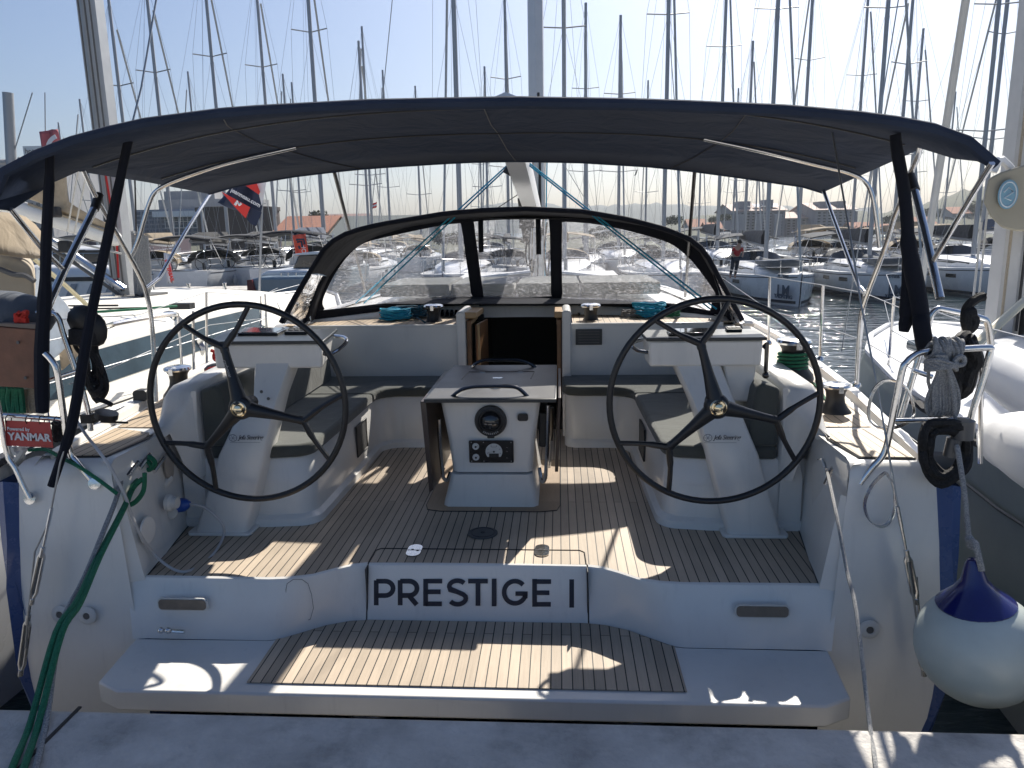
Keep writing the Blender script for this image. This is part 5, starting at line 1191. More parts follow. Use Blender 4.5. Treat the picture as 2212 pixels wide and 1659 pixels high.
# ================================================================== setting
S_ = 'structure'
def water_mat():
    m = bpy.data.materials.new('harbour_water'); m.use_nodes = True
    n = m.node_tree; L = n.links; b = n.nodes['Principled BSDF']
    b.inputs['Base Color'].default_value = (.012, .028, .034, 1); b.inputs['Roughness'].default_value = .06; b.inputs['Specular IOR Level'].default_value = .6
    tc = n.nodes.new('ShaderNodeTexCoord'); mp = n.nodes.new('ShaderNodeMapping'); mp.inputs['Scale'].default_value = (.55, 1.5, 1); L.new(tc.outputs['Object'], mp.inputs[0])
    a = n.nodes.new('ShaderNodeTexNoise'); a.inputs['Scale'].default_value = 1.1; a.inputs['Detail'].default_value = 4; a.inputs['Distortion'].default_value = .6; L.new(mp.outputs[0], a.inputs['Vector'])
    c = n.nodes.new('ShaderNodeTexNoise'); c.inputs['Scale'].default_value = 5.5; c.inputs['Detail'].default_value = 3; L.new(mp.outputs[0], c.inputs['Vector'])
    s = n.nodes.new('ShaderNodeMath'); s.operation = 'MULTIPLY_ADD'; s.inputs[1].default_value = .22; L.new(c.outputs[0], s.inputs[0]); L.new(a.outputs[0], s.inputs[2])
    bp = n.nodes.new('ShaderNodeBump'); bp.inputs['Strength'].default_value = .55; bp.inputs['Distance'].default_value = .25; L.new(s.outputs[0], bp.inputs['Height']); L.new(bp.outputs[0], b.inputs['Normal'])
    return m
m = MB(); m.quad((-900, -60, WATER_Z), (900, -60, WATER_Z), (900, 1500, WATER_Z), (-900, 1500, WATER_Z)); thing(m, 'water', water_mat(), None, None, kind=S_)
m = MB(); m.quad((-1800, -400, -6), (1800, -400, -6), (1800, 4000, -6), (-1800, 4000, -6)); thing(m, 'seabed', M('seabed', (.05, .05, .04), .9), None, None, kind=S_)
CONC = M('pale_concrete', (.50, .48, .45), .85, var=.3, vs=3.5, bump=.7, bs=45)
m = MB(); m.box((0, -12, -1.55), (80, 28.6, 3.1)); thing(m, 'quay', CONC, None, None, kind=S_, bevel=.035, seg=4)
weather(CONC, .45, (1, 1, 1), .5)
m = MB(); m.box((-1.3, 1.8, .002), (.012, 1.0, .006)); m.box((2.1, 1.8, .002), (.012, 1.0, .006)); thing(m, 'quay_joint', M('dark_joint', (.05, .045, .04), .9), None, None, kind=S_)
# land: one terrain sheet rising behind the marina
LANDM = M('scrub_hillside', (.055, .062, .040), .95, var=.45, vs=.05)
def land(name, y0, pts, depth, mat):
    # pts: (x, crest height); crest sits depth/2 behind the waterline
    m = MB(); P = resample([(x, h, 0) for x, h in pts], 90); rnd = random.Random(3); rows = []
    for t, f in ((0, 0), (.08, .12), (.3, .45), (.6, .82), (1, 1), (1.6, .9)):
        rows.append([V((p.x*(1 + t*depth/y0), y0 + t*depth, WATER_Z - .5 + (p.y + .5)*f*(1 + rnd.uniform(-.06, .06)*(t < 1.1)))) for p in P])
    m.grid(rows); return thing(m, name, mat, None, None, kind=S_, ang=60)
def hx(px, d): return Yp(px, 497, d).x
land('shore_land', 88, [(hx(-300, 88), 2.5), (hx(100, 88), 2.5), (hx(600, 88), 2.0), (hx(850, 88), 2.2), (hx(1000, 88), 1.5), (hx(1100, 88), 1.0), (hx(1200, 88), 2), (hx(1330, 88), 3), (hx(1450, 88), .5), (hx(1600, 88), .0), (hx(1900, 88), .0), (hx(2500, 88), .3)], 60, LANDM)
land('far_hill', 700, [(hx(600, 700), 14), (hx(900, 700), 24), (hx(1010, 700), 28), (hx(1060, 700), 36), (hx(1130, 700), 38), (hx(1250, 700), 30), (hx(1400, 700), 34), (hx(1500, 700), 30), (hx(1900, 700), 22)], 300, M('far_scrub', (.03, .042, .04), .95, var=.3, vs=.01))
land('right_hill', 216, [(hx(1400, 216), 2), (hx(1480, 216), 6), (hx(1580, 216), 9), (hx(1800, 216), 8), (hx(1900, 216), 7), (hx(1990, 216), 10), (hx(2080, 216), 15.5), (hx(2160, 216), 17), (hx(2260, 216), 19), (hx(2400, 216), 20)], 90, LANDM)

# ---- buildings
def windows_grid(par, mt, p0, ux, w, h, nx, ny, mx, mz, depth=.12, fill=.6, skip=0, rnd=None):
    for i in range(nx):
        for j in range(ny):
            if rnd and rnd.random() < skip: continue
            cx_ = mx + (w - 2*mx)*(i + .5)/nx; cz = mz + (h - 2*mz)*(j + .5)/ny
            c = V(p0) + V(ux)*cx_ + V((0, -.03, cz)); m = MB(); m.box(c, ((w - 2*mx)/nx*fill, depth, (h - 2*mz)/ny*fill*.9)); part(m, 'window', mt, par, smooth=False)
def block(name, pxl, pxr, pyt, d, depth, wall, label, cat, rows_, cols, group=None, base=WATER_Z + 1, fill=.55, glass=None, roof=None, skip=0, rh=2):
    a, b = Yp(pxl, pyt, d), Yp(pxr, pyt, d); w = b.x - a.x; h = (a.z + b.z)/2 - base
    r = root(name, label, cat, group, (a.x, d, base))
    m = MB(); m.box((a.x + w/2, d + depth/2, base + h/2), (w, depth, h)); part(m, 'wall', wall, r)
    if rows_:
        windows_grid(r, glass or GLS, (a.x, d, base), (1, 0, 0), w, h, cols, rows_, w*.03, h*.04, fill=fill, skip=skip, rnd=random.Random(cols))
    if roof:
        m = MB(); e = .6; z = base + h
        m.prism([V((a.x - e, d - e, z)), V((b.x + e, d - e, z)), V((b.x + e, d + depth/2, z + rh)), V((a.x - e, d + depth/2, z + rh))], (0, 0, .15)); m.prism([V((a.x - e, d + depth + e, z)), V((b.x + e, d + depth + e, z)), V((b.x + e, d + depth/2, z + rh)), V((a.x - e, d + depth/2, z + rh))], (0, 0, .15))
        m.k = 1
        for xx in (a.x - .02, b.x - .1): m.prism([V((xx, d, z)), V((xx, d + depth, z)), V((xx, d + depth/2, z + rh))], (.12, 0, 0))
        part(m, 'roof', [roof, wall], r)
    return r, a, b, base, h
GLS = M('window_glass', (.03, .04, .05), .12, var=.1, vs=.3)
GLSB = M('blue_glass', (.06, .10, .16), .12, var=.35, vs=.18)
ROOF = M('terracotta_roof', (.30, .12, .07), .85, var=.25, vs=2)
STUC = M('beige_stucco', (.46, .36, .25), .85, var=.1, vs=.5); STUG = M('grey_stucco', (.34, .34, .35), .85, var=.12, vs=.3)
r, a, b, bs_, h = block('office_block', 287, 455, 452, 125, 30, M('grey_blue_cladding', (.17, .21, .27), .5, var=.15, vs=.2), 'blue-grey glass office block with patchwork panels beyond the left marina', 'office block', 8, 12, fill=.72, glass=GLSB)
m = MB(); q = Yp(370, 432, 125); m.box((a.x + 7.5, 137, bs_ + h + 1.6), (9, 14, 3.2)); m.box((a.x + 12, 130, bs_ + h + .8), (16, 8, 1.6)); part(m, 'roof_storey', STUG, r)
m = MB(); c = Yp(415, 462, 123.5); m.box(c, (12, 3, .9)); m.box(Yp(455, 462, 123), (2.4, 3, 2.2)); part(m, 'balcony_slab', WHITE, r)
m = MB(); c = Yp(420, 478, 123)
for k in range(14): m.box(c + V((-5 + k*.77, 0, 0)), (.08, .08, 2.2))
for k in range(3): m.box(c + V((0, 0, -1 + k)), (10.2, .08, .08))
part(m, 'balcony_rail', WHITE, r)
r = root('round_hall', 'dark brown windowless round hall between the office block and the orange-roofed house', 'hall', None, tuple(Yp(515, 540, 102)))
c = Yp(515, 455, 104); m = MB(); R1 = Yp(598, 455, 104).x - c.x
m.lathe([(R1, WATER_Z + 1), (R1, c.z), (R1 - .3, c.z + .1), (0, c.z + .1)], (c.x, 104, 0), n=40); part(m, 'wall', M('dark_brown_cladding', (.045, .028, .026), .8, var=.2, vs=.6), r)
m = MB(); m.lathe([(R1 + .15, c.z - .1), (R1 + .15, c.z + .4), (R1 - .3, c.z + .45)], (c.x, 104, 0), n=40); part(m, 'parapet', M('dark_edge', (.03, .02, .02), .8), r)
r, a, b, bs_, h = block('house', 598, 700, 505, 96, 12, STUC, 'beige house with a terracotta gable roof right of the dark round hall', 'house', 1, 3, base=WATER_Z + 2, roof=ROOF, rh=2.2)
block('warehouse', 640, 760, 500, 112, 20, M('dusty_pink_wall', (.30, .22, .20), .85, var=.15, vs=.3), 'long dusty pink shed with a low roof behind the beige house', 'warehouse', 0, 0, base=WATER_Z + 2, roof=M('dusty_roof', (.22, .15, .14), .85, var=.2, vs=.5), rh=2.6)
block('boat_shed', 715, 905, 521, 90, 16, M('pale_shed_wall', (.36, .37, .38), .8, var=.1), 'grey-green boat shed with a wide low roof left of the sprayhood', 'shed', 1, 6, base=WATER_Z + 2, roof=M('grey_green_roof', (.09, .11, .11), .7, var=.2), rh=3.0)
r, a, b, bs_, h = block('hotel', -30, 96, 352, 180, 25, STUG, 'grey hotel tower with a white rooftop sign, far left above the bimini edge', 'hotel', 9, 8)
c0_, c1_ = Yp(50, 325, 178), Yp(98, 350, 178); m = MB(); m.box(((c0_.x + c1_.x)/2, 179, (c0_.z + c1_.z)/2), (c1_.x - c0_.x, 2, abs(c0_.z - c1_.z)*1.7)); sgn = part(m, 'roof_sign', WHITE, r)
cc2 = V(((c0_.x + c1_.x)/2, 177.9, (c0_.z + c1_.z)/2)); hh = abs(c0_.z - c1_.z)
m = text_mb('hotel', hh*.62, cc2 + V((-.3, 0, hh*.42)), (1, 0, 0), (0, 0, 1), depth=.1); part(m, 'sign_lettering', BRONZ, sgn)
m = text_mb('IN', hh*.95, cc2 + V((-.3, 0, -hh*.25)), (1, 0, 0), (0, 0, 1), depth=.1, bold=.05); part(m, 'sign_lettering', M('maroon_letters', (.25, .03, .04), .6), sgn)
r, a, b, bs_, h = block('terminal_building', 170, 300, 512, 70, 10, M('maroon_wall', (.10, .07, .09), .8, var=.2, vs=.3), 'low maroon building with red IN letters behind the white boom', 'building', 0, 0)
m = text_mb('IN', 1.5, Yp(238, 546, 69.9), (1, 0, 0), (0, 0, 1), depth=.1, bold=.04); part(m, 'wall_lettering', M('red_letters', (.55, .02, .05), .6), r)
apg = 'apartment blocks beyond the right-hand yachts'
APT = M('grey_render', (.20, .21, .235), .85, var=.1, vs=.2); PR = M('pinkish_roof', (.36, .25, .21), .75, var=.2, vs=.6)
r, a, b, bs_, h = block('apartment_block', 1584, 1697, 456, 210, 22, APT, 'grey apartment block with a pink roof and skylights, the left one of the row', 'apartment block', 8, 9, apg, roof=PR, rh=2.2, fill=.5, base=WATER_Z)
m = MB(); w_ = b.x - a.x; m.box((a.x + w_*.25, 215, bs_ + h + 1.2), (w_*.22, 6, 3.0)); m.box((a.x + w_*.72, 215, bs_ + h + 1.4), (2.4, 5, 3.2)); part(m, 'roof_dormer', APT, r)
m = MB()
for k in range(3):
    x_ = a.x + w_*(.5 + .17*k); m.prism([V((x_ - .9, 211.6, bs_ + h + 1.05)), V((x_ + .9, 211.6, bs_ + h + 1.05)), V((x_ + .9, 214.6, bs_ + h + 1.9)), V((x_ - .9, 214.6, bs_ + h + 1.9))], (0, 0, .1))
part(m, 'skylight', M('skylight_glass', (.7, .7, .72), .1, var=0), r)
for i in (0, 1, 2):
    for j in range(7): m = MB(); m.box((a.x + w_*(.12 + .36*i), 209.4, bs_ + h*(.1 + .12*j)), (w_*.14, 1.2, .9)); part(m, 'balcony', STUG, r)
block('apartment_block', 1697, 1766, 472, 214, 18, APT, 'low middle part of the apartment row, under a long pink roof', 'apartment block', 6, 6, apg, roof=PR, rh=1.8, fill=.5, base=WATER_Z)
r, a, b, bs_, h = block('apartment_block', 1762, 1848, 454, 208, 22, M('pale_render', (.24, .25, .275), .85, var=.1, vs=.2), 'taller apartment block with twin gables at the right end of the row', 'apartment block', 8, 7, apg, roof=PR, rh=2.2, fill=.5, base=WATER_Z)
m = MB(); w_ = b.x - a.x; m.box((a.x + w_*.3, 214, bs_ + h + 1.2), (w_*.2, 6, 2.4)); m.box((a.x + w_*.75, 214, bs_ + h + 1.2), (w_*.2, 6, 2.4)); part(m, 'roof_dormer', APT, r)
for j in range(8): m = MB(); m.box((b.x + .6, 212, bs_ + h*(.08 + .115*j)), (1.6, 4, .9)); part(m, 'balcony', STUG, r)
hl = ['small grey house with a red roof left of the apartment blocks', 'pale house half hidden by pines left of the apartments', 'low house with a tiled roof right of the twin-gabled block', 'cream house on the right-hand slope above the yachts', 'small house high on the right hill near the tan sail cover', 'white house on the right hill below the crest']
for k, (x0, x1, yt_, d) in enumerate(((1492, 1525, 492, 190), (1532, 1560, 500, 175), (1850, 1900, 500, 180), (1905, 1950, 505, 170), (2060, 2095, 462, 235), (1985, 2020, 485, 215))):
    block('house', x0, x1, yt_, d, 10, (STUG, STUC, STUG, STUC, STUG, STUC)[k], hl[k], 'house', 2, 3, 'houses on the right shore', roof=ROOF, rh=2, base=WATER_Z + 2)

# ---- trees
LEAF = [M('leaf_dark_green', (.035, .055, .025), .85, var=.35, vs=.4), M('leaf_olive_green', (.06, .075, .035), .85, var=.35, vs=.4)]
BARK = M('tree_bark', (.09, .065, .045), .9, var=.3)
def tree(px, pyt, d, wpx, base, label, seed, group='trees along the shore', pine=False):
    rnd = random.Random(seed); t = Yp(px, pyt, d); H_ = t.z - base; R1 = wpx/2*d/1620
    r = root('pine_tree' if pine else 'broadleaf_tree', label, 'tree', group, (t.x, d, base))
    m = MB(); m.tube([V((t.x, d, base)), V((t.x + rnd.uniform(-.2, .2), d, base + H_*.5)), V((t.x, d, base + H_*.85))], [.03*H_, .02*H_, .008*H_], 7)
    for k in range(5): a = rnd.uniform(0, 6.28); m.tube([V((t.x, d, base + H_*rnd.uniform(.4, .7))), V((t.x + R1*.7*math.cos(a), d + R1*.7*math.sin(a), base + H_*rnd.uniform(.65, .9)))], [.01*H_, .003*H_], 5)
    part(m, 'trunk', BARK, r)
    m = MB(); cl = [(rnd.uniform(-.65, .65)*R1, rnd.uniform(-.5, .5)*R1, rnd.uniform(.45, .9)*H_, rnd.uniform(.3, .5)*R1) for _ in range(13)]
    for cx_, cy_, cz, cr in cl:
        for _ in range(55):
            v = V((rnd.gauss(0, 1), rnd.gauss(0, 1), rnd.gauss(0, .7))); v.normalize(); p = V((t.x + cx_, d + cy_, base + cz)) + v*cr*rnd.uniform(.55, 1.08)
            s = R1*rnd.uniform(.06, .12); e1 = V((rnd.uniform(-1, 1), rnd.uniform(-1, 1), rnd.uniform(-1, 1))).normalized()*s; e2 = V((rnd.uniform(-1, 1), rnd.uniform(-1, 1), rnd.uniform(-1, 1))).normalized()*s
            m.quad(p - e1, p + e2, p + e1, p - e2)
    part(m, 'crown', LEAF[seed % 2], r, smooth=False)
tl_ = [(690, 452, 105, 46, 'round dark tree rising behind the dusty pink shed'), (722, 462, 108, 34, 'smaller tree just right of the round dark tree'), (868, 470, 118, 40, 'dark tree above the boat shed roof, left one'), (905, 480, 118, 30, 'dark tree above the boat shed roof, right one'), (1000, 512, 95, 60, 'bushy tree behind the left sprayhood window'), (1300, 500, 95, 60, 'bushy tree behind the right sprayhood window'), (1380, 495, 100, 60, 'broad tree right of the thick central mast'), (1455, 480, 170, 44, 'pine on the ridge left of the first house'), (1545, 478, 165, 30, 'pine beside the pale house'), (1568, 470, 175, 34, 'tall pine touching the left apartment block'), (1930, 480, 200, 50, 'pine on the slope right of the apartments'), (2010, 460, 225, 50, 'tree on the right hill crest near the white house'), (2110, 440, 240, 54, 'tree on the right hill crest, just left of the tan sail cover'), (1150, 520, 92, 60, 'low tree in the gap of the middle sprayhood window'), (1860, 505, 120, 60, 'low trees behind the second row of yachts, right'), (960, 515, 92, 60, 'tree low behind the left window bar')]
for k, (px, pyt, d, wpx, lb) in enumerate(tl_): tree(px, pyt, d, wpx, WATER_Z + (2 if d < 130 else 5), lb, k + 1)

# ================================================================== yachts
HULLW = M('white_hull', (.72, .73, .74), .25, var=.05, vs=.8, coat=.3)
HULLG = M('dark_blue_hull', (.02, .03, .06), .2, var=.08, coat=.3)
BOOTS = M('dark_boot_stripe', (.02, .025, .04), .4)
TANC = fabric('tan_canvas', (.36, .29, .20), transl=.15, wr=.6)
GRYC = fabric('grey_canvas', (.09, .10, .11), wr=.6)
DKC = fabric('black_canvas', (.015, .017, .022), wr=.6)
MASTM = M('mast_aluminium', (.36, .37, .39), .4, .6, var=.05)
WING = M('tinted_window', (.02, .025, .03), .08, var=.1, coat=.5)
def ring_hull(L_, B_, fb):
    rows = []
    for t, w_, sh in ((0, .80, 1.0), (.02, .83, 1.0), (.2, .94, .98), (.45, 1.0, .97), (.65, .90, 1.0), (.8, .66, 1.06), (.92, .32, 1.13), (.985, .06, 1.17), (1.0, .012, 1.18)):
        y = -L_/2 + L_*t; b = B_/2*w_; z = fb*sh
        rake = .25*(t > .9)*(t-.9)*10
        rows.append([V((-b, y, z)), V((-b*1.0, y - rake*.3, z*.7)), V((-b*.93, y - rake*.5, .25)), V((-b*.80, y - rake*.8, -.1)), V((-b*.3, y - rake, -.5)), V((b*.3, y - rake, -.5)), V((b*.80, y - rake*.8, -.1)), V((b*.93, y - rake*.5, .25)), V((b, y - rake*.3, z*.7)), V((b, y, z))])
    return rows
def make_yacht(name, label, L_=13, B_=4.1, fb=1.25, hull=None, canvas=None, cover=None, H_=17.5, bim=True, mastr=.11, furl=True, dinghy=False, loc=(0, 0, 0), cat='sailing yacht', group=None):
    r = root(name, label, cat, group, (0, 0, 0)); hull = hull or HULLW; canvas = canvas or DKC; cover = cover or canvas
    rows = ring_hull(L_, B_, fb); m = MB(); m.loft(rows, closed=False, cap=False); m.quad(*rows[0]); part(m, 'hull', hull, r)
    m = MB()
    for s in (0, -1):
        sg = -1 if s == 0 else 1
        m.grid([[V((row[s].x*1.004 + sg*.004, row[s].y + .02*(i > 6), row[s].z - .10)), V((row[s].x*1.004 + sg*.004, row[s].y + .02*(i > 6), row[s].z - .14))] for i, row in enumerate(rows[1:-1])])
        m.grid([[V((row[2 if s == 0 else -3].x*1.012, row[2].y, .22)), V((row[2 if s == 0 else -3].x*1.01, row[2].y, .10))] for row in rows[1:-1]])
    part(m, 'hull_stripe', BOOTS, r)
    m = MB()
    for s in (-1, 1):
        for t in (.3, .42, .55, .68):
            y = -L_/2 + L_*t; i = max(k for k, tt in enumerate((0, .02, .2, .45, .65, .8, .92, .985, 1)) if tt <= t); w0, w1 = rows[i][-1].x, rows[i+1][-1].x; tt0, tt1 = (0, .02, .2, .45, .65, .8, .92, .985, 1)[i:i+2]; b = w0 + (w1 - w0)*(t - tt0)/(tt1 - tt0)
            m = MB(); m.box((s*(b + .0), y, fb*.72), (.02, .65, .17), s*math.atan((w0 - w1)/(L_*(tt1 - tt0)))); part(m, 'hull_window', WING, r)
    m = MB(); m.grid([[row[0] + V((0, 0, -.03)), V((0, row[0].y, row[0].z + .06)), row[-1] + V((0, 0, -.03))] for row in rows]); part(m, 'deck', HULLW, r)
    m = MB(); rr = []
    for y, w_, z in ((-.14, .60, .46), (-.05, .64, .50), (.1, .60, .47), (.2, .48, .36), (.27, .26, .18), (.30, .12, .03)):
        rr.append([V((-w_*B_/2 - .06, y*L_, fb - .02)), V((-w_*B_/2, y*L_, fb + z*.7)), V((-w_*B_/2*.8, y*L_, fb + z)), V((w_*B_/2*.8, y*L_, fb + z)), V((w_*B_/2, y*L_, fb + z*.7)), V((w_*B_/2 + .06, y*L_, fb - .02))])
    m.loft(rr); part(m, 'coachroof', HULLW, r)
    m = MB()
    for s in (-1, 1):
        m = MB(); m.grid([[V((s*(w_*B_/2 + .035 - .0), y*L_, fb + .10)), V((s*(w_*B_/2 + .012), y*L_, fb + z*.66))] for y, w_, z in ((-.12, .61, .46), (-.05, .64, .50), (.1, .60, .47), (.19, .49, .37))]); part(m, 'cabin_window', WING, r)
    m = MB(); m.tube([V((0, .06*L_, fb + .4)), V((0, .055*L_, fb + H_))], [mastr, mastr*.8], 10)
    for k, z in enumerate((.34, .66)):
        zz_ = fb + .4 + H_*z
        for s in (-1, 1): m.tube([V((0, .058*L_, zz_)), V((s*(1.25 - .25*k), .04*L_, zz_ + .12))], .035, 5)
    part(m, 'mast', MASTM, r)
    m = MB(); zt = fb + H_; pm = V((0, .055*L_, zt))
    for s in (-1, 1):
        a1, a2 = V((s*1.25, .04*L_, fb + .4 + H_*.34 + .12)), V((s*1.0, .04*L_, fb + .4 + H_*.66 + .12)); ch = V((s*B_*.46, .03*L_, fb))
        m.tube([pm, a2, a1, ch], .008, 4); m.tube([V((0, .058*L_, a1.z)), ch], .007, 4); m.tube([V((0, .058*L_, a2.z)), a1], .007, 4); m.tube([pm + V((0, 0, -.1)), V((s*B_*.36, -.49*L_, fb))], .007, 4)
    m.tube([V((0, .06*L_, fb + .6)), V((.12, .05*L_, zt - 2))], .008, 4); m.tube([V((.05, -.2*L_, fb + 2)), V((0, .05*L_, zt))], .006, 4)
    part(m, 'standing_rigging', WIREM, r)
    m = MB(); m.tube([V((0, .485*L_, fb*1.1 + .2)), V((0, .1*L_, fb + H_*.9))], [.05, .075, .06], 8); part(m, 'furled_headsail', M('sail_cloth', (.50, .50, .48), .8, var=.1) if furl else canvas, r)
    m = MB(); bz = fb + 1.25; m.tube([V((0, .045*L_, bz)), V((0, -.34*L_, bz + .25))], .09, 8); part(m, 'boom', MASTM, r)
    m = MB(); m.loft([[V((x*w_, y*L_, bz + .08 + dz + z*w_*1.6)) for x, z in ((-.7, 0), (.7, 0), (.8, .8), (.3, 1.6), (-.3, 1.6), (-.8, .8))] for y, w_, dz in ((.04, .26, 0), (-.1, .22, .1), (-.25, .18, .18), (-.33, .10, .24))]); part(m, 'sail_cover', cover, r)
    # sprayhood with clear panes
    m = MB(); yy = -.16*L_; zb = fb + .42; wv = B_*.34
    def arch(y, w_, z0, h_, n=9): return [V((w_*math.cos(PI - PI*k/n), y, z0 + h_*math.sin(PI*k/n)**.7)) for k in range(n + 1)]
    m.grid([arch(yy, wv, fb + .2, .82), arch(yy + .6, wv*.96, zb - .1, .70), arch(yy + 1.0, wv*.94, zb - .05, .62)]); part(m, 'sprayhood', canvas, r)
    m = MB(); m.grid([arch(yy + 1.005, wv*.93, zb - .05, .60), arch(yy + 1.45, wv*.92, zb + .0, .04)]); part(m, 'sprayhood_window', WING, r)
    if bim:
        m = MB(); zb = fb + 1.62
        m.grid([[V((x*B_*.40, y*L_, zb + .22*(1 - x*x) - .1*(abs(y + .34) > .08))) for x in (-1, -.8, -.4, 0, .4, .8, 1)] for y in (-.46, -.42, -.34, -.26, -.22)]); o = part(m, 'bimini', canvas, r); md = o.modifiers.new('s', 'SOLIDIFY'); md.thickness = .03
        m = MB()
        for s in (-1, 1):
            m = MB(); m.tube([V((s*B_*.40, -.44*L_, zb)), V((s*B_*.42, -.34*L_, fb + .1)), V((s*B_*.40, -.24*L_, zb))], .016, 5); part(m, 'bimini_frame', STEEL, r)
    m = MB()
    for s in (-1, 1):
        pts = []
        for i, row in enumerate(rows[1:-1]):
            p = row[0] if s < 0 else row[-1]; p = p + V((-s*.06, 0, 0)); m.tube([p, p + V((0, 0, .62))], .013, 4); pts.append(p + V((0, 0, .62)))
        m.tube(pts, .009, 4); m.tube([p + V((0, 0, -.3)) for p in pts], .006, 4)
    p0, p1 = rows[-2][0] + V((0, 0, .6)), rows[-2][-1] + V((0, 0, .6)); m.tube([rows[-3][0] + V((0, 0, .62)), V((0, L_/2 + .05, fb*1.18 + .62)), rows[-3][-1] + V((0, 0, .62))], .016, 5, smooth=3)
    part(m, 'lifelines', STEEL, r)
    m = MB()
    for s in (-1, 1):
        m = MB(); c = V((s*B_*.22, -.40*L_, fb + .35)); m.tube([c + V((.42*math.cos(t*PI/10), 0, .42*math.sin(t*PI/10))) for t in range(20)], .02, 5, True)
        for t in range(3): m.tube([c, c + V((.42*math.cos(t*2.09 + .5), 0, .42*math.sin(t*2.09 + .5)))], .015, 4)
        m.tube([c + V((0, .1, 0)), c + V((0, .15, -.7))], .09, 6); part(m, 'steering_wheel', BLK, r)
    m = MB()
    for s in (-1, 1):
        for t in (.25, .5):
            i = 2 if t < .4 else 3 if t < .6 else 4; p = rows[i][-1]; x = s*(p.x + .12); y = p.y
            m = MB(); m.lathe([(0, -.35), (.10, -.28), (.12, 0), (.10, .28), (.03, .36), (0, .37)], (x, y, fb*.45), n=10); part(m, 'fender', M('pale_fender', (.45, .46, .47), .4), r)
    if dinghy:
        m = MB(); m.tube([V((-.65, .16*L_, fb + .62)), V((-.6, .30*L_, fb + .55)), V((0, .345*L_, fb + .60)), V((.6, .30*L_, fb + .55)), V((.65, .16*L_, fb + .62))], .20, 10, smooth=5); m.box((0, .23*L_, fb + .60), (1.1, 1.8, .12)); part(m, 'upturned_dinghy', GRYC, r)
    return r
YD = {}
def proto(key, **k):
    YD[key] = dict(k); return k
YARD = {}
def put_yacht(key, px, y, head, label, group, sc=1.0, bow=None, **k):
    # px: pixel column of the mast (or of the bow tip when bow is set) at distance y; head 0 = bow away from us, 180 = bow towards us
    if key not in YARD:
        YARD[key] = [make_yacht(label=label, group=group, **YKINDS[key]), False]
    src = YARD[key][0]; L_ = YKINDS[key].get('L_', 13)*sc; th = R_(head); f = V((-math.sin(th), math.cos(th), 0))
    ref = Yp(px, 560, y); ref.z = WATER_Z
    pos = ref - f*(L_/2 if bow else .057*L_)
    if not YARD[key][1]:
        YARD[key][1] = True; o = src; o.location = pos; o.rotation_euler = (0, 0, th); o.scale = (sc,)*3; o['label'] = label; o['group'] = group
        return o
    o = dup(src, pos, label, th, scale=sc); o['group'] = group; return o
YKINDS = dict(
    black=dict(name='moored_yacht', canvas=DKC, cover=DKC, dinghy=False),
    lm=dict(name='charter_yacht', canvas=DKC, cover=DKC, dinghy=True, fb=1.15),
    tan=dict(name='moored_yacht', canvas=TANC, cover=TANC, H_=16),
    grey=dict(name='moored_yacht', canvas=GRYC, cover=GRYC, H_=15, L_=12, B_=3.9),
    navy=dict(name='moored_yacht', canvas=CANV2, cover=fabric('blue_sail_cover', (.03, .05, .10)), L_=14, H_=18.5, mastr=.13),
    dark=dict(name='moored_yacht', hull=HULLG, canvas=TANC, cover=TANC, L_=14, B_=4.2, H_=19, mastr=.13),
    nobim=dict(name='moored_yacht', canvas=GRYC, cover=M('white_sail_bag', (.55, .55, .53), .8), bim=False, L_=11.5, B_=3.7, fb=1.1, H_=14.5, mastr=.09))
ORD = ['first', 'second', 'third', 'fourth', 'fifth', 'sixth', 'seventh', 'eighth', 'ninth', 'tenth', 'eleventh', 'twelfth', 'thirteenth', 'fourteenth', 'fifteenth', 'sixteenth', 'seventeenth', 'eighteenth', 'nineteenth', 'twentieth']
gLM = 'white charter yachts with bows towards us on the right'
lm1 = put_yacht('lm', 1735, 27.6, 180, 'white charter yacht with LM on its bow, nearest the sprayhood', gLM, .86, True)
lm2 = put_yacht('lm', 1998, 28.0, 180, 'white charter yacht with LM on its bow, behind the right bimini struts', gLM, .86, True)
lm3 = put_yacht('black', 2262, 28.4, 180, 'white yacht cut by the right photo edge, bow pointing at us', gLM, .86, True)
lm0 = put_yacht('black', 1472, 28.2, 180, 'white yacht seen blurred through the right sprayhood window, bow to us', gLM, .86, True)
put_yacht('tan', 1222, 28, 180, 'white yacht with tan covers seen through the middle sprayhood window', gLM, .9, True)
put_yacht('navy', 955, 28, 180, 'white yacht seen blurred through the left sprayhood window', gLM, .9, True)
def bow_text(yx, px, py, txt, sz, mat_, name):
    # lettering lying on the bow plating of a yacht whose bow points at us
    L_, B_, fb = 13*.86, 4.1*.86, 1.15*.86
    c = yx.location
    # starboard bow panel between stations .65 and .985 (image-left side)
    A = V((c.x - B_/2*.78, c.y - L_*.22, 0)); Bq = V((c.x - B_/2*.24, c.y - L_*.435, 0)); ux = (Bq - A).normalized(); n = V((ux.y, -ux.x, 0)); 
    if n.dot(V((0, -1, 0))) < 0: n = -n
    d = ray(px, py); o_ = A + n*.13; t = (o_ - CAM_POS).dot(n)/d.dot(n); p = CAM_POS + d*t
    m = text_mb(txt, sz, p, ux, (0, 0, 1), depth=.02, bold=sz*.02); return part_w(m, name, mat_, yx)
def part_w(m, name, mat_, par):
    me = m.mesh(name, mat_); o = bpy.data.objects.new(name, me); C.objects.link(o); o.parent = par
    bpy.context.view_layer.update(); o.matrix_parent_inverse = par.matrix_world.inverted(); return o
YAN = M('grey_blue_lettering', (.05, .08, .12), .5)
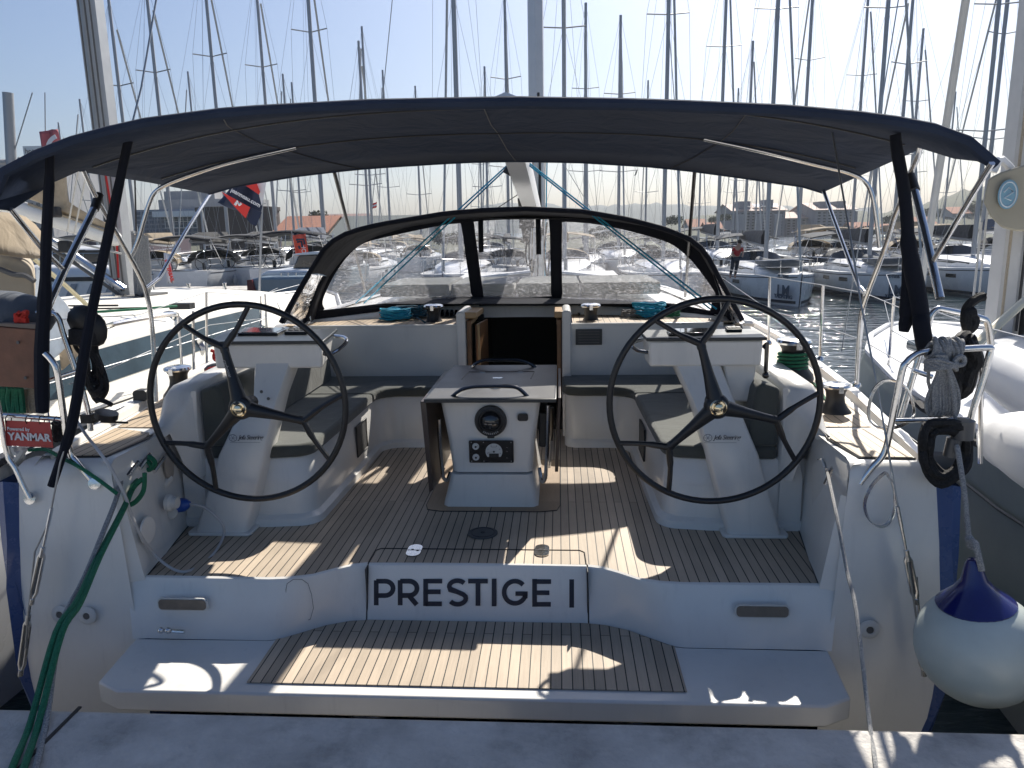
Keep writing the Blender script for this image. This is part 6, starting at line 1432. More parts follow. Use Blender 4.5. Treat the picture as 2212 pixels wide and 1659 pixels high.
bow_text(lm1, 1692, 629, 'LM', .56, YAN, 'bow_lettering'); bow_text(lm1, 1692, 641, 'YACHTING', .20, YAN, 'bow_lettering'); bow_text(lm1, 1692, 597, 'PL-3980', .18, YAN, 'bow_lettering')
bow_text(lm2, 1935, 629, 'LM', .56, YAN, 'bow_lettering'); bow_text(lm2, 1935, 642, 'YACHTING', .20, YAN, 'bow_lettering'); bow_text(lm2, 1930, 597, 'PL-1056', .18, YAN, 'bow_lettering')
# boats stern-to beyond the left pontoon
gP = 'yachts moored stern-to beyond the left pontoon'
for k, (key, px, y, sc, lb) in enumerate((('tan', 378, 42, .95, 'yacht with yellow-tan bimini just beyond the left pontoon'), ('black', 497, 43, .95, 'yacht with dark bimini and arched sprayhood left of the blue motor cruiser'), ('grey', 300, 45, 1, 'grey-canvas yacht beyond the left pontoon, behind the white mast'), ('navy', 703, 44, 1, 'yacht with the thick blue-grey mast just left of the sprayhood'), ('black', 600, 46, .95, 'yacht beyond the pontoon directly right of the pennant mast'))):
    put_yacht(key, px, y, 2, lb, gP, sc)
gF = 'yachts in the far rows of the marina'
far = [(1548, 44, 'black'), (1606, 47, 'grey'), (1835, 46, 'black'), (1925, 44, 'tan'), (1100, 44, 'black'), (1335, 47, 'grey'), (800, 46, 'tan'), (165, 60, 'nobim'), (215, 66, 'grey'), (445, 62, 'black'), (566, 78, 'black'), (640, 60, 'grey'), (657, 74, 'navy'), (808, 58, 'black'), (846, 74, 'dark'), (912, 62, 'tan'), (1043, 66, 'nobim'), (1056, 58, 'grey'), (1264, 46, 'navy'), (1393, 60, 'black'), (1507, 60, 'grey'), (1580, 66, 'black'), (1628, 58, 'nobim'), (1722, 50, 'dark'), (1868, 78, 'nobim'), (1952, 52, 'tan'), (2030, 64, 'black'), (2116, 46, 'navy'), (2195, 60, 'nobim')]
kd = dict(black='black covers', grey='grey covers', tan='tan covers', navy='blue covers', dark='a dark blue hull', nobim='a white sail bag')
ct_ = {}
far.sort()
for i, (px, y, key) in enumerate(far):
    ct_[key] = ct_.get(key, 0) + 1
    put_yacht(key, px, y, 180 if (i % 3) else 0, 'far marina yacht with %s, %s of these from the left' % (kd[key], ORD[ct_[key] - 1]), gF, (.66 + .14*((i*37) % 10)/10) if px > 1300 and y > 52 else (.76 + .2*((i*37) % 10)/10))

# ---- left neighbour yacht
def near_hull(r, cx_, st, zt, mat_, mat2=None, deckm=HULLW):
    m = MB()
    for s in (-1, 1): m.grid([[V((cx_ + s*b, y, zt)), V((cx_ + s*(b + .04), y, zt - .1)), V((cx_ + s*(b + .02), y, -.4)), V((cx_ + s*b*.85, y, -1.6))] for y, b in st])
    part(m, 'hull', mat_, r)
    m = MB(); m.grid([[V((cx_ - b, y, zt)), V((cx_ - b*.5, y, zt + .04)), V((cx_, y, zt + .06)), V((cx_ + b*.5, y, zt + .04)), V((cx_ + b, y, zt))] for y, b in st]); part(m, 'deck', deckm, r)
    m = MB()
    for s in (-1, 1): m.tube([V((cx_ + s*(b - .02), y, zt + .03)) for y, b in st], .03, 6)
    return m
CREAM = M('cream_deck', (.70, .68, .62), .5, var=.04, bump=.1, bs=200)
NL = root('neighbour_yacht', 'white yacht alongside to the left, with long tinted cabin windows and tan cockpit canvas', 'sailing yacht', None, (-4.95, 8, WATER_Z))
st = [(2.2, 1.9), (4, 2.1), (7, 2.22), (10, 2.15), (13, 1.6), (15.5, .8), (17, .05)]
m = near_hull(NL, -5.0, st, .36, HULLW, deckm=CREAM); part(m, 'toe_rail', MASTM, NL)
m = MB(); rr = []
for y, w_, z in ((3.9, 1.50, .88), (5.5, 1.52, .90), (8, 1.50, .92), (10.5, 1.36, .86), (12.5, 1.0, .66), (13.6, .5, .42)):
    rr.append([V((-5 - w_ - .14, y, .36)), V((-5 - w_, y, z - .12)), V((-5 - w_ + .22, y, z)), V((-5, y, z + .06)), V((-5 + w_ - .22, y, z)), V((-5 + w_, y, z - .12)), V((-5 + w_ + .14, y, .36))])
m.loft(rr, True); cr = part(m, 'coachroof', CREAM, NL, ang=30)
BLUG = M('bluish_window', (.025, .045, .06), .10, var=.35, vs=3, spec=.25)
m = MB()
def cs(y, t):   # cabin side line at station y, t from bottom 0 to top 1
    for (y0, w0, z0), (y1, w1, z1) in zip(((3.9, 1.5, .88), (5.5, 1.52, .9), (8, 1.5, .92), (10.5, 1.36, .86)), ((5.5, 1.52, .9), (8, 1.5, .92), (10.5, 1.36, .86), (12.5, 1.0, .66))):
        if y <= y1: k = (y - y0)/(y1 - y0); w_ = w0 + (w1-w0)*k; z = z0 + (z1-z0)*k - .12; break
    return V((-5 + w_ + .14*(1-t) + .006, y, .36 + (z - .36)*t))
m.grid([[cs(y, .22 if y > 5 else .3), cs(y, .86)] for y in (4.9, 5.4, 6.5, 8, 9.5, 10.6)]); o = part(m, 'cabin_window', BLUG, cr)
m = MB(); m.loft([[V((-4.93 + x, 9.0 + y, z)) for x, y in ((-.11, -.10), (0, -.16), (.11, -.10), (.12, .06), (.0, .17), (-.12, .06))] for z in (.88, 17)]); mst = part(m, 'mast', M('grey_mast', (.42, .43, .44), .4, .5), NL, ang=30)
for dx in (-.05, .02, .08): tube_part('mast_track', [V((-4.93 + dx, 8.84, 1.0)), V((-4.93 + dx, 8.84, 10))], .010, BRONZ, mst, 5, 0)
m = MB(); m.tube([Yp(-60, 420, 8.1), Yp(39, 450, 8.3), Yp(150, 485, 8.55), Yp(252, 517, 8.78), Yp(256, 518, 8.8)], [.092, .092, .090, .088, .07], 20); boomL = part(m, 'boom', M('white_boom', (.75, .75, .73), .4, var=.03), NL)
m = MB(); q = [(-40, 395, 8.2, .10, .10), (40, 405, 8.3, .10, .13), (90, 425, 8.4, .10, .13), (130, 452, 8.5, .09, .10), (185, 482, 8.6, .08, .06), (250, 505, 8.75, .05, .035)]
rnd = random.Random(2); rr = []
for a, b, y, wx, wz in q:
    c = Yp(a, b, y) + V((0, 0, .05)); rr.append([c + V((wx*math.cos(k*PI/6)*(1 + rnd.uniform(-.2, .2)), 0, wz*math.sin(k*PI/6)*(1 + rnd.uniform(-.25, .25)))) for k in range(12)])
m.loft(rr); sail = part(m, 'flaked_sail', M('tan_sailcloth', (.42, .34, .24), .8, var=.3, vs=5, bump=.9, bs=14), NL, sub=1)
m = MB(); m.prism([Yp(a, b, 8.4) for a, b in ((108, 400), (128, 372), (138, 376), (141, 420), (150, 462), (105, 440))], (-.05, .12, 0)); part(m, 'sail_headboard', MATS['tan_sailcloth'], sail)
for pts, r_, mt in (([Yp(100, 512, 8.5), Yp(160, 552, 8.6), Yp(215, 590, 8.7), Yp(268, 625, 8.8)], .045, STEEL), ([Yp(100, 530, 8.5), Yp(170, 575, 8.6), Yp(262, 640, 8.8)], .02, BRONZ), ([Yp(60, 440, 8.3), Yp(150, 470, 8.5), Yp(245, 505, 8.7)], .014, R_TAN), ([Yp(110, 512, 8.4), Yp(180, 528, 8.6), Yp(262, 548, 8.7)], .012, R_WHITE)): tube_part('boom_vang', pts, r_, mt, boomL, 8, 0)
m = MB(); m.box(Yp(142, 533, 8.5), (.14, .1, .14)); part(m, 'boom_block', BLK, boomL, bevel=.02); m = MB(); m.box(Yp(118, 458, 8.3), (.12, .1, .12)); part(m, 'boom_block', BLK, boomL, bevel=.02)
tube_part('topping_line', [Yp(176, 330, 7.0), Yp(145, 500, 7.2)], .008, R_WHITE, boomL, 5, 0); tube_part('topping_line', [Yp(196, 330, 7.0), Yp(160, 505, 7.2)], .008, R_WHITE, boomL, 5, 0)
tube_part('red_halyard', [Yp(222, 340, 8.7), Yp(232, 400, 8.7), Yp(252, 520, 8.8), Yp(256, 600, 8.8)], .013, R_RED, mst, 6, 0)
tube_part('dark_halyard', [Yp(290, 330, 8.9), Yp(296, 560, 8.9)], .010, BLK, mst, 5, 0)
m = MB()
for k in range(9): a = 285 + k*3.4; m.tube([Yp(a, 500 + (k % 3)*4, 8.8), Yp(a + 4, 580, 8.78), Yp(a + 8, 640 + (k % 4)*5, 8.76), Yp(a + 14, 600, 8.75), Yp(a + 6, 510, 8.76)], .011, 5, smooth=3)
part(m, 'halyard_bundle', R_GREY, mst)
m = MB(); 
for a in ((262, 648), (305, 648)): m = MB(); m.lathe([(0, -.06), (.075, -.05), (.045, 0), (.075, .05), (0, .06)], Yp(*a, 8.7), (1, .2, 0), 14); part(m, 'mast_winch', BLK, mst)
m = MB(); m.box((-4.95, 8.95, .93), (.8, .7, .05)); part(m, 'mast_collar', BRONZ, NL)
# handrails, foresail gear and lines on the coachroof
for P_ in ([(437, 800-3), (440, 792)],): pass
m = MB(); m.tube([Zp(*g1(1030, 330), .93), Zp(*g1(1060, 300), 1.0), Zp(*g1(1600, 205), 1.0), Zp(*g1(1630, 240), .93)], .022, 8, smooth=3); part(m, 'coachroof_handrail', STEEL, NL)
m = MB(); m.tube([Zp(*g1(900, 185), .96), Zp(*g1(1200, 165), .97), Zp(*g1(1650, 130), .95)], .012, 6); part(m, 'green_halyard', R_GREEN, NL)
m = MB(); m.tube([Zp(*g1(640, 130), .96), Zp(*g1(1100, 125), .97)], .010, 6); m.tube([Zp(*g1(640, 160), .96), Zp(*g1(1400, 145), .97)], .008, 6); part(m, 'dark_halyard', R_BLACK, NL)
m = MB(); m.box(Zp(*g1(1700, 130), .93), (.22, .12, .06)); part(m, 'deck_organiser', BLK, NL)
for (t, b, y) in (((446, 640), (446, 700), 9), ((285, 700), (300, 790), 5.2)): pass
for k, y in enumerate((4.6, 6.4, 8.4, 10.6)):
    x = -5 + (2.05 if y < 10 else 1.95); m = MB(); m.tube([V((x, y, .36)), V((x + .02, y, .98))], .012, 7); part(m, 'stanchion', STEEL, NL)
for z in (.98, .70): tube_part('lifeline', [V((-2.98, 4.6, z)), V((-2.96, 6.4, z)), V((-2.95, 8.4, z)), V((-3.1, 10.6, z)), V((-4, 14, z))], .004, WIREM, NL, 5, 0)
# hull side walkway lines
m = MB(); m.tube([Zp(*g1(920, 1240), .40), Zp(*g1(1290, 1030), .40), Zp(*g1(1800, 800), .40)], .010, 6); m.tube([Zp(*g1(850, 1120), .40), Zp(*g1(1600, 860), .40)], .008, 6); part(m, 'deck_line', R_BLACK, NL)
m = MB(); a = Zp(*g1(1860, 540), .45); m.lathe([(0, 0), (.08, 0), (.06, .07), (.075, .13), (0, .14)], a, n=16); part(m, 'deck_winch', STEEL, NL); m = MB(); m.lathe([(0, 0), (.06, 0), (.05, .07), (.06, .1), (0, .11)], a + V((.05, .6, 0)), n=16); part(m, 'deck_winch', STEEL, NL)
tube_part('webbing_strap', [Yp(*f1(290, 1100), 6.5), Yp(*f1(540, 1310), 6.8), Yp(*f1(720, 1470), 7.0), Yp(*g1(880, 200), 7.1), Yp(*g1(1040, 360), 7.2)], .022, M('cream_webbing', (.50, .45, .30), .8), NL, 6, 0)
# tan bimini/spray enclosure of the neighbour
m = MB()
top_ = [Yp(a, b, y) for a, b, y in ((-60, 470, 4.6), (0, 460, 4.7), (50, 462, 4.9), (90, 505, 5.2), (103, 545, 5.3))]; bot_ = [Yp(a, b, y) for a, b, y in ((-60, 548, 4.4), (0, 550, 4.5), (50, 558, 4.8), (85, 560, 5.1), (103, 552, 5.3))]
m.grid([top_, [a.lerp(b, .5) + V((.02, -.05, 0)) for a, b in zip(top_, bot_)], bot_]); o = part(m, 'bimini_canvas', TANC, NL, sub=1); md = o.modifiers.new('s', 'SOLIDIFY'); md.thickness = .02
m = MB(); q = [(-60, 548), (0, 548), (50, 560), (68, 575), (74, 600), (76, 640), (72, 680), (0, 690), (-60, 690)]
m.prism([Yp(a, b, 4.75) for a, b in q], (-.85, 1.2, 0)); o = part(m, 'cockpit_enclosure', M('tan_enclosure', (.34, .29, .22), .85, var=.12, vs=3, bump=.5, bs=4), NL, bevel=.05, seg=4)
m = MB(); m.tube([Yp(*f1(*a), 4.70) for a in ((-60, 1180), (0, 1195), (120, 1240), (220, 1250), (300, 1300))], .018, 6, smooth=4); part(m, 'enclosure_piping', BRONZ, o)
m = MB(); q = [Yp(a, b, y) for a, b, y in ((78, 575, 5.0), (98, 610, 5.1), (140, 655, 5.3), (180, 715, 5.5), (128, 765, 5.2), (80, 800, 5.0), (74, 700, 4.9))]; m.prism(q, (.0, .01, 0)); part(m, 'enclosure_window', M('milky_vinyl', (.45, .52, .60), .15, var=.12, vs=6, bump=.6, bs=8, coat=.6), NL)
m = MB(); q = [Yp(a, b, y) for a, b, y in ((128, 765, 5.19), (183, 712, 5.49), (195, 730, 5.5), (160, 775, 5.3), (132, 800, 5.2))]; m.prism(q, (0, .02, 0)); part(m, 'enclosure_skirt', TANC, NL)
# ---- right neighbour yacht
NR = root('neighbour_yacht', 'white yacht alongside to the right, with a dark green-grey hull side and tan boom cover', 'sailing yacht', None, (4.85, 5, WATER_Z))
st = [(0, 1.85), (2, 2.0), (4, 2.0), (6, 1.78), (7.5, 1.42), (8.6, .95), (9.4, .45), (9.7, .05)]
DGH = M('green_grey_hull', (.20, .23, .21), .35, var=.1, coat=.2)
m = near_hull(NR, 4.85, st, .40, DGH); m.v = [tuple(v) for v in m.v]; part(m, 'toe_rail', WHITE, NR)
rnd = random.Random(8); m = MB(); pts = []
for k in range(44): y = 1.2 + k*.10; b = 2.0 if y < 4 else 2.0 - (y-4)*.11; pts.append(V((4.85 - b - .05, y, .385 + (k % 2)*.016)))
m.tube(pts, [.030 if k % 2 else .022 for k in range(44)], 6); part(m, 'black_fender_guard', R_BLACK, NR)
tube_part('hull_line', [V((4.85 - 2.055, 1, .12)), V((4.85 - 2.055, 4, .12)), V((4.85 - 1.84, 6, .12))], .010, BLK, NR, 5, 0)
m = MB(); rr = []
for y, w_, z in ((.5, 1.25, .80), (3.0, 1.28, .84), (5.2, 1.12, .80), (6.6, .85, .66), (7.6, .5, .48)):
    rr.append([V((4.85 - w_ - .20, y, .40)), V((4.85 - w_ - .08, y, z - .14)), V((4.85 - w_ + .18, y, z)), V((4.85, y, z + .07)), V((4.85 + w_ - .18, y, z)), V((4.85 + w_ + .08, y, z - .14)), V((4.85 + w_ + .20, y, .40))])
m.loft(rr, True); part(m, 'coachroof', HULLW, NR, ang=50)
m = MB(); m.grid([[V((4.85 - w_ - .185, y, .47)), V((4.85 - w_ - .105, y, z - .17))] for y, w_, z in ((3.3, 1.27, .84), (4.0, 1.2, .83), (4.9, 1.14, .81))]); part(m, 'cabin_window', BLUG, NR)
WHC = M('white_cover', (.78, .78, .78), .5, var=.03, bump=.2, bs=6)
m = MB(); m.tube([Yp(2082, 802, 4.95), Yp(2086, 802, 4.93), Yp(2098, 800, 4.9), Yp(2125, 797, 4.85), Yp(2160, 797, 4.75), Yp(2225, 835, 4.4), Yp(2300, 880, 4.1), Yp(2310, 886, 4.08), Yp(2314, 888, 4.07)], [.01, .06, .11, .14, .16, .18, .17, .12, .01], 16); part(m, 'rolled_cover', WHC, NR)
m = MB(); m.tube([Yp(2128, 962, 3.74), Yp(2132, 961, 3.72), Yp(2144, 958, 3.7), Yp(2165, 953, 3.65), Yp(2200, 956, 3.55), Yp(2260, 985, 3.3), Yp(2320, 1010, 3.1), Yp(2330, 1015, 3.08), Yp(2334, 1017, 3.07)], [.01, .06, .10, .13, .15, .17, .16, .10, .01], 16); part(m, 'rolled_cover', WHC, NR)
m = MB(); m.loft([[V((4.85 + x, 7.77 + y, z)) for x, y in ((-.13, -.12), (0, -.18), (.13, -.12), (.14, .07), (.0, .2), (-.14, .07))] for z in (.50, 15)]); mr_ = part(m, 'mast', M('pale_mast', (.55, .54, .52), .45, .2), NR, ang=30)
for dx, mm in ((-.13, R_TAN), (.02, BLK), (.07, BLK)): tube_part('halyard', [V((4.85 + dx, 7.56, .6)), V((4.85 + dx*.9, 7.58, 8))], .014, mm, mr_, 5, 0)
tube_part('halyard', [Yp(2120, 480, 7.6), Yp(2098, 690, 7.6)], .012, R_WHITE, mr_, 5, 0); tube_part('halyard', [Yp(2135, 430, 7.6), Yp(2115, 640, 7.6)], .010, R_WHITE, mr_, 5, 0)
m = MB(); m.box(V((4.98, 7.5, .68)), (.16, .18, .34)); m.box(V((4.86, 7.56, 1.68)), (.10, .05, .26)); part(m, 'mast_fitting', BLK, mr_, bevel=.02)
cv = [Yp(a, b, 7.0) for a, b in ((2134, 385), (2160, 372), (2230, 350), (2240, 500), (2195, 500), (2162, 492), (2138, 468), (2124, 438), (2126, 420))]
m = MB(); m.prism(cv, (.30, .35, 0)); scv = part(m, 'boom_cover', M('tan_boom_cover', (.33, .30, .23), .8, var=.12, vs=3, bump=.6, bs=4), NR, bevel=.02, seg=3)
m = MB(); c = Yp(2177, 420, 6.97); m.prism([c + V((.085*math.cos(t*PI/12), 0, .125*math.sin(t*PI/12))) for t in range(24)], (0, -.006, 0)); eb = part(m, 'cover_emblem', M('pale_blue_emblem', (.18, .33, .42), .6), scv)
m = MB(); m.tube([c + V((.068*math.cos(t*PI/12), -.008, .105*math.sin(t*PI/12))) for t in range(24)], .006, 4, True); m.tube([c + V((-.04, -.008, .02)), c + V((0, -.008, .06)), c + V((.04, -.008, .02)), c + V((-.03, -.008, -.03)), c + V((.03, -.008, -.05))], .007, 4); part(m, 'emblem_mark', M('pale_emblem_line', (.6, .66, .68), .6), eb)
m = MB(); m.tube([Yp(2145, 372, 7.1), Yp(2160, 345, 7.1), Yp(2172, 352, 7.1), Yp(2185, 365, 7.1)], .035, 6, smooth=3); part(m, 'cover_tie', WHC, scv)
m = MB(); m.tube([V((4.95, 7.3, 2.3)), V((6.5, 3.0, 2.8))], .12, 12); part(m, 'boom', MATS['pale_mast'], NR)
tube_part('whisker_pole', [Yp(2085, 760-15, 5.6), Yp(2110, 742, 5.8), Yp(2225, 640, 6.6)], .035, M('cream_pole', (.55, .50, .36), .5), NR, 8, 0)
for k, y in enumerate((1.5, 3.2, 5.0, 6.8)):
    b = (1.98, 1.98, 1.88, 1.55)[k]; x = 4.85 - b + .06; m = MB(); m.tube([V((x, y, .4)), V((x, y, 1.02))], .013, 7); part(m, 'stanchion', STEEL, NR)
for z in (1.02, .72): tube_part('lifeline', [V((2.93, 1.5, z)), V((2.93, 3.2, z)), V((3.03, 5.0, z)), V((3.36, 6.8, z)), V((4.2, 9.0, z + .05)), V((4.85, 9.8, z + .05))], .004, WIREM, NR, 5, 0)
m = MB(); m.tube([Zp(*k5(700, 640), .5), Zp(*k5(760, 560), .75), Zp(*k5(1000, 540), .75), Zp(*k5(1000, 700), .5)], .05, 6, smooth=3) if False else None
m = MB(); m.box(V((4.05, 7.0, .52)), (.7, .55, .10)); part(m, 'foredeck_hatch', BLUG, NR, bevel=.03)
m = MB(); m.tube([V((4.85, 9.6, .5)), V((4.8, 8.2, 10))], .045, 8); part(m, 'furled_headsail', MATS['sail_cloth'], NR)
for s in (-1, 1): tube_part('shroud', [V((4.85, 7.77, 14)), V((4.85 + s*1.0, 7.6, 7.5)), V((4.85 + s*1.65, 7.5, .42))], .006, WIREM, NR, 5, 0)

# ---- catamaran, pontoon, motor cruiser, flags, person
r = root('catamaran', 'white catamaran with blue-grey hull windows behind the left neighbour yacht', 'catamaran', None, (-15, 21, WATER_Z))
a0, a1 = Yp(100, 655, 21), Yp(262, 655, 21)
def slab(x0, x1, z0, z1, y0, y1, mt, nm, bev=.08):
    d = (x1 - CAM_POS.x)/y0*(y1 - y0)
    m = MB(); m.prism([V((x0, y0, z0)), V((x1, y0, z0)), V((x1, y0, z1)), V((x0, y0, z1))], (d, y1 - y0, 0)); return part(m, nm, mt, r, bevel=bev)
zq = lambda py: Yp(200, py, 21).z
slab(a0.x - 3, a1.x, WATER_Z - .3, zq(572), 21, 28.5, HULLW, 'hull', .3); slab(a0.x - 2, a1.x - .6, zq(574), zq(535), 22, 28, HULLW, 'cabin', .3)
slab(a0.x - 3, a1.x + .01, zq(607), zq(598), 20.97, 22, BLK, 'rubbing_strake', .01)
m = MB()
for px in (150, 192, 232): p = Yp(px, 628, 20.95); m.prism([Yp(px - 8, 642, 20.96), Yp(px + 6, 642, 20.96), Yp(px + 16, 613, 20.96), Yp(px + 4, 613, 20.96)], (0, -.02, 0))
part(m, 'hull_window', M('grey_blue_window', (.22, .28, .35), .2), r)
m = MB(); m.box(Yp(205, 553, 21.95), (1.2, .04, .35)); m.box(Yp(150, 553, 21.95), (1.0, .04, .35)); m.box(Yp(262, 553, 21.95), (.8, .04, .35)); part(m, 'cabin_window', WING, r)
m = MB()
for px in (130, 180, 230, 258): m.tube([Yp(px, 573, 21.1), Yp(px, 548, 21.1)], .015, 5)
m.tube([Yp(100, 548, 21.1), Yp(262, 547, 21.1)], .012, 5); part(m, 'guard_rail', STEEL, r)
tube_part('mast', [Yp(20, 480, 25), Yp(26, 380, 25), Yp(17, 200, 25)], .16, MASTM, r, 10, 0); m = MB(); c = Yp(24, 350, 25); m.sphere(c + V((-.25, 0, .0)), .14, 10, (1.6, 1, .7)); m.sphere(c + V((.35, 0, .05)), .12, 8); part(m, 'radar_dome', STUG, r)
wire('mast_stay', [Yp(30, 330, 25), Yp(70, 200, 25)], .02, WIREM, r)
r = root('pontoon', 'brown-sided floating pontoon with a pale top edge in front of the stern-to yachts', 'pontoon', None, (-12, 32, WATER_Z))
pa, pb = Yp(275, 628, 31.5), Yp(640, 626, 31.5)
m = MB(); m.box(((pa.x + pb.x)/2, 32.7, pa.z - .1), (pb.x - pa.x, 2.4, .16)); part(m, 'deck', CONC, r)
m = MB(); m.box(((pa.x + pb.x)/2, 32.7, pa.z - .55), (pb.x - pa.x - .1, 2.3, .72)); part(m, 'side', M('brown_weathered_side', (.10, .075, .055), .8, var=.3, vs=2), r)
m = MB()
for k in range(5): m.lathe([(0, 0), (.09, 0), (.07, .2), (.10, .28), (0, .3)], (pa.x + 1 + k*1.6, 31.8, pa.z - .02), n=10)
part(m, 'bollard', STEEL, r)
r = root('motor_cruiser', 'grey-hulled motor cruiser with dark red stern flashes left of the sprayhood', 'motor boat', None, (-7, 24, WATER_Z))
bz = lambda a, b, y=22: Yp(*fz2(a, b), y)
m = MB(); q = [bz(*a) for a in [(180, 1285), (260, 1265), (690, 1260), (690, 1480), (270, 1480), (190, 1430)]]; m.prism(q, (-.4, 9, 0)); part(m, 'hull', M('blue_grey_hull', (.20, .26, .30), .3, coat=.3), r, bevel=.08)
m = MB(); q = [bz(*a, 23) for a in [(240, 1265), (330, 1205), (560, 1200), (700, 1200), (700, 1265)]]; m.prism(q, (0, 7, 0)); part(m, 'deck', HULLW, r, bevel=.08)
m = MB(); q = [bz(*a, 24) for a in [(550, 1200), (600, 1080), (640, 1060), (900, 1060), (900, 1200)]]; m.prism(q, (0, 4, 0)); part(m, 'cabin', M('dark_cabin_glass', (.015, .02, .03), .1, coat=.5), r, bevel=.06)
m = MB(); m.prism([bz(*a, 23.8) for a in [(560, 1075), (900, 1060), (900, 1040), (700, 1045), (570, 1060)]], (0, 4.4, 0)); part(m, 'cabin_roof', HULLW, r, bevel=.04)
m = MB(); m.prism([bz(*a, 21.9) for a in [(160, 1290), (200, 1285), (235, 1400), (360, 1470), (300, 1480), (165, 1470)]], (0, .1, 0)); part(m, 'stern_flash', M('dark_red_paint', (.14, .012, .015), .4), r)
m = MB()
for a in ((460, 1230), (520, 1230), (590, 1230)): m.tube([bz(a[0], 1275, 22.2), bz(a[0], 1225, 22.2)], .02, 5)
m.tube([bz(455, 1225, 22.2), bz(690, 1225, 22.2)], .02, 5); part(m, 'guard_rail', STEEL, r)
# flags
def flag(name, P_, y, mat_, label, pole=None, seed=1, wave=.08):
    # P_: four corner pixels TL, TR, BR, BL
    r = root(name, label, 'flag', None, tuple(Yp(*P_[3], y)))
    a, b, c, d = [Yp(*p, y) for p in P_]; rows = []
    for i in range(9):
        t = i/8; rows.append([(a.lerp(b, u/12)).lerp(d.lerp(c, u/12), t) + V((0, wave*math.sin(u*.9 + t*2 + seed), wave*.25*math.sin(u*.8 + seed))) for u in range(13)])
    m = MB(); m.grid(rows); o = part(m, 'flag_cloth', mat_, r); md = o.modifiers.new('s', 'SOLIDIFY'); md.thickness = .004
    if pole: tube_part('flag_pole', [Yp(*q, y + .05) for q in pole], .02, MASTM, r, 8, 0)
    return r, (a, b, c, d)
FR_ = M('flag_red', (.62, .04, .035), .8, var=.06); FN = M('flag_navy', (.015, .025, .06), .8, var=.06); FW = M('flag_white', (.65, .66, .70), .8, var=.04)
r, q = flag('dealer_flag', [(500, 399), (562, 396), (566, 470), (470, 440)], 12, FN, 'waving navy and red flag lettered jeanneau.com under the bimini corner', [(568, 380), (560, 640)], 1)
def fl_tri(pts, y, mt, nm, k=2.0):
    m = MB(); m.prism([Yp(*fz2(*a), y) for a in pts], (0, -.006, 0)); return part(m, nm, mt, r)
fl_tri([(-60, 520), (60, 585), (188, 655), (150, 750), (90, 690), (0, 590)], 11.8, FR_, 'red_panel'); fl_tri([(140, 460), (245, 445), (275, 520), (265, 545)], 11.8, FR_, 'red_panel')
fl_tri([(245, 445), (330, 430), (320, 500), (290, 640), (270, 560)], 11.85, FW, 'white_panel'); fl_tri([(188, 655), (290, 700), (240, 820), (195, 800), (160, 760)], 11.86, FN, 'navy_panel')
ux = (Yp(*fz2(270, 640), 11.7) - Yp(*fz2(20, 500), 11.7)).normalized(); uy = V((-ux.z, 0, ux.x))
m = text_mb('jeanneau.com', .092, Yp(*fz2(150, 572), 11.72), ux, uy, depth=.004, bold=.002); part(m, 'flag_lettering', FW, r)
m = MB(); m.tube([Yp(*fz2(*a), 11.74) for a in ((55, 635), (75, 605), (95, 635), (110, 620))], .022, 5); part(m, 'flag_mark', FW, r)
r, q = flag('feather_flag', [(82, 285), (124, 278), (132, 330), (96, 345)], 30, M('faded_red_flag', (.42, .10, .12), .8, var=.06), 'faded red flag with white figures, top left above the bimini edge', [(97, 200), (99, 400)], 2)
m = text_mb('6', 1.1, Yp(113, 316, 29.8), (1, 0, -.2), (.2, 0, 1), depth=.01, bold=.03); part(m, 'flag_lettering', FW, r)
r, q = flag('banner', [(632, 508), (659, 505), (667, 549), (640, 552)], 34, M('banner_orange_red', (.75, .09, .05), .8, var=.05), 'upright orange-red banner with a dark F mark left of the thick mast', [(630, 500), (638, 600)], 3, .04)
m = MB(); y_ = 33.8
for P_ in ([(640, 518), (656, 517), (658, 528)], [(642, 523), (651, 522), (653, 534)], [(645, 531), (648, 538)]): m.tube([Yp(*a, y_) for a in P_], .05, 5)
part(m, 'banner_mark', FN, r); m = text_mb('TOF', .28, Yp(657, 543, 33.8), (0, 0, 1), (-1, 0, 0), depth=.01); part(m, 'banner_mark', FW, r)
r, q = flag('banner', [(354, 546), (365, 548), (377, 612), (362, 612)], 30, FW, 'narrow white banner with red letters in front of the left pontoon', None, 4, .03)
m = text_mb('INTERSAIL', .2, Yp(366, 585, 29.9), (.18, 0, -1), (1, 0, .18), depth=.01, bold=.01); part(m, 'banner_mark', FR_, r)
r, q = flag('striped_flag', [(804, 440), (814, 436), (814, 448), (804, 451)], 58, FR_, 'tiny red, white and blue flag on a far mast', None, 5, .05)
m = MB(); m.prism([Yp(804, 444, 57.8), Yp(814, 440, 57.8), Yp(814, 444, 57.8), Yp(804, 447, 57.8)], (0, -.01, 0)); part(m, 'white_stripe', FW, r)
r, q = flag('small_flag', [(1375, 368), (1378, 365), (1374, 378), (1370, 380)], 50, GRYC, 'small grey flag flying high right of the thick central mast', None, 6, .03)
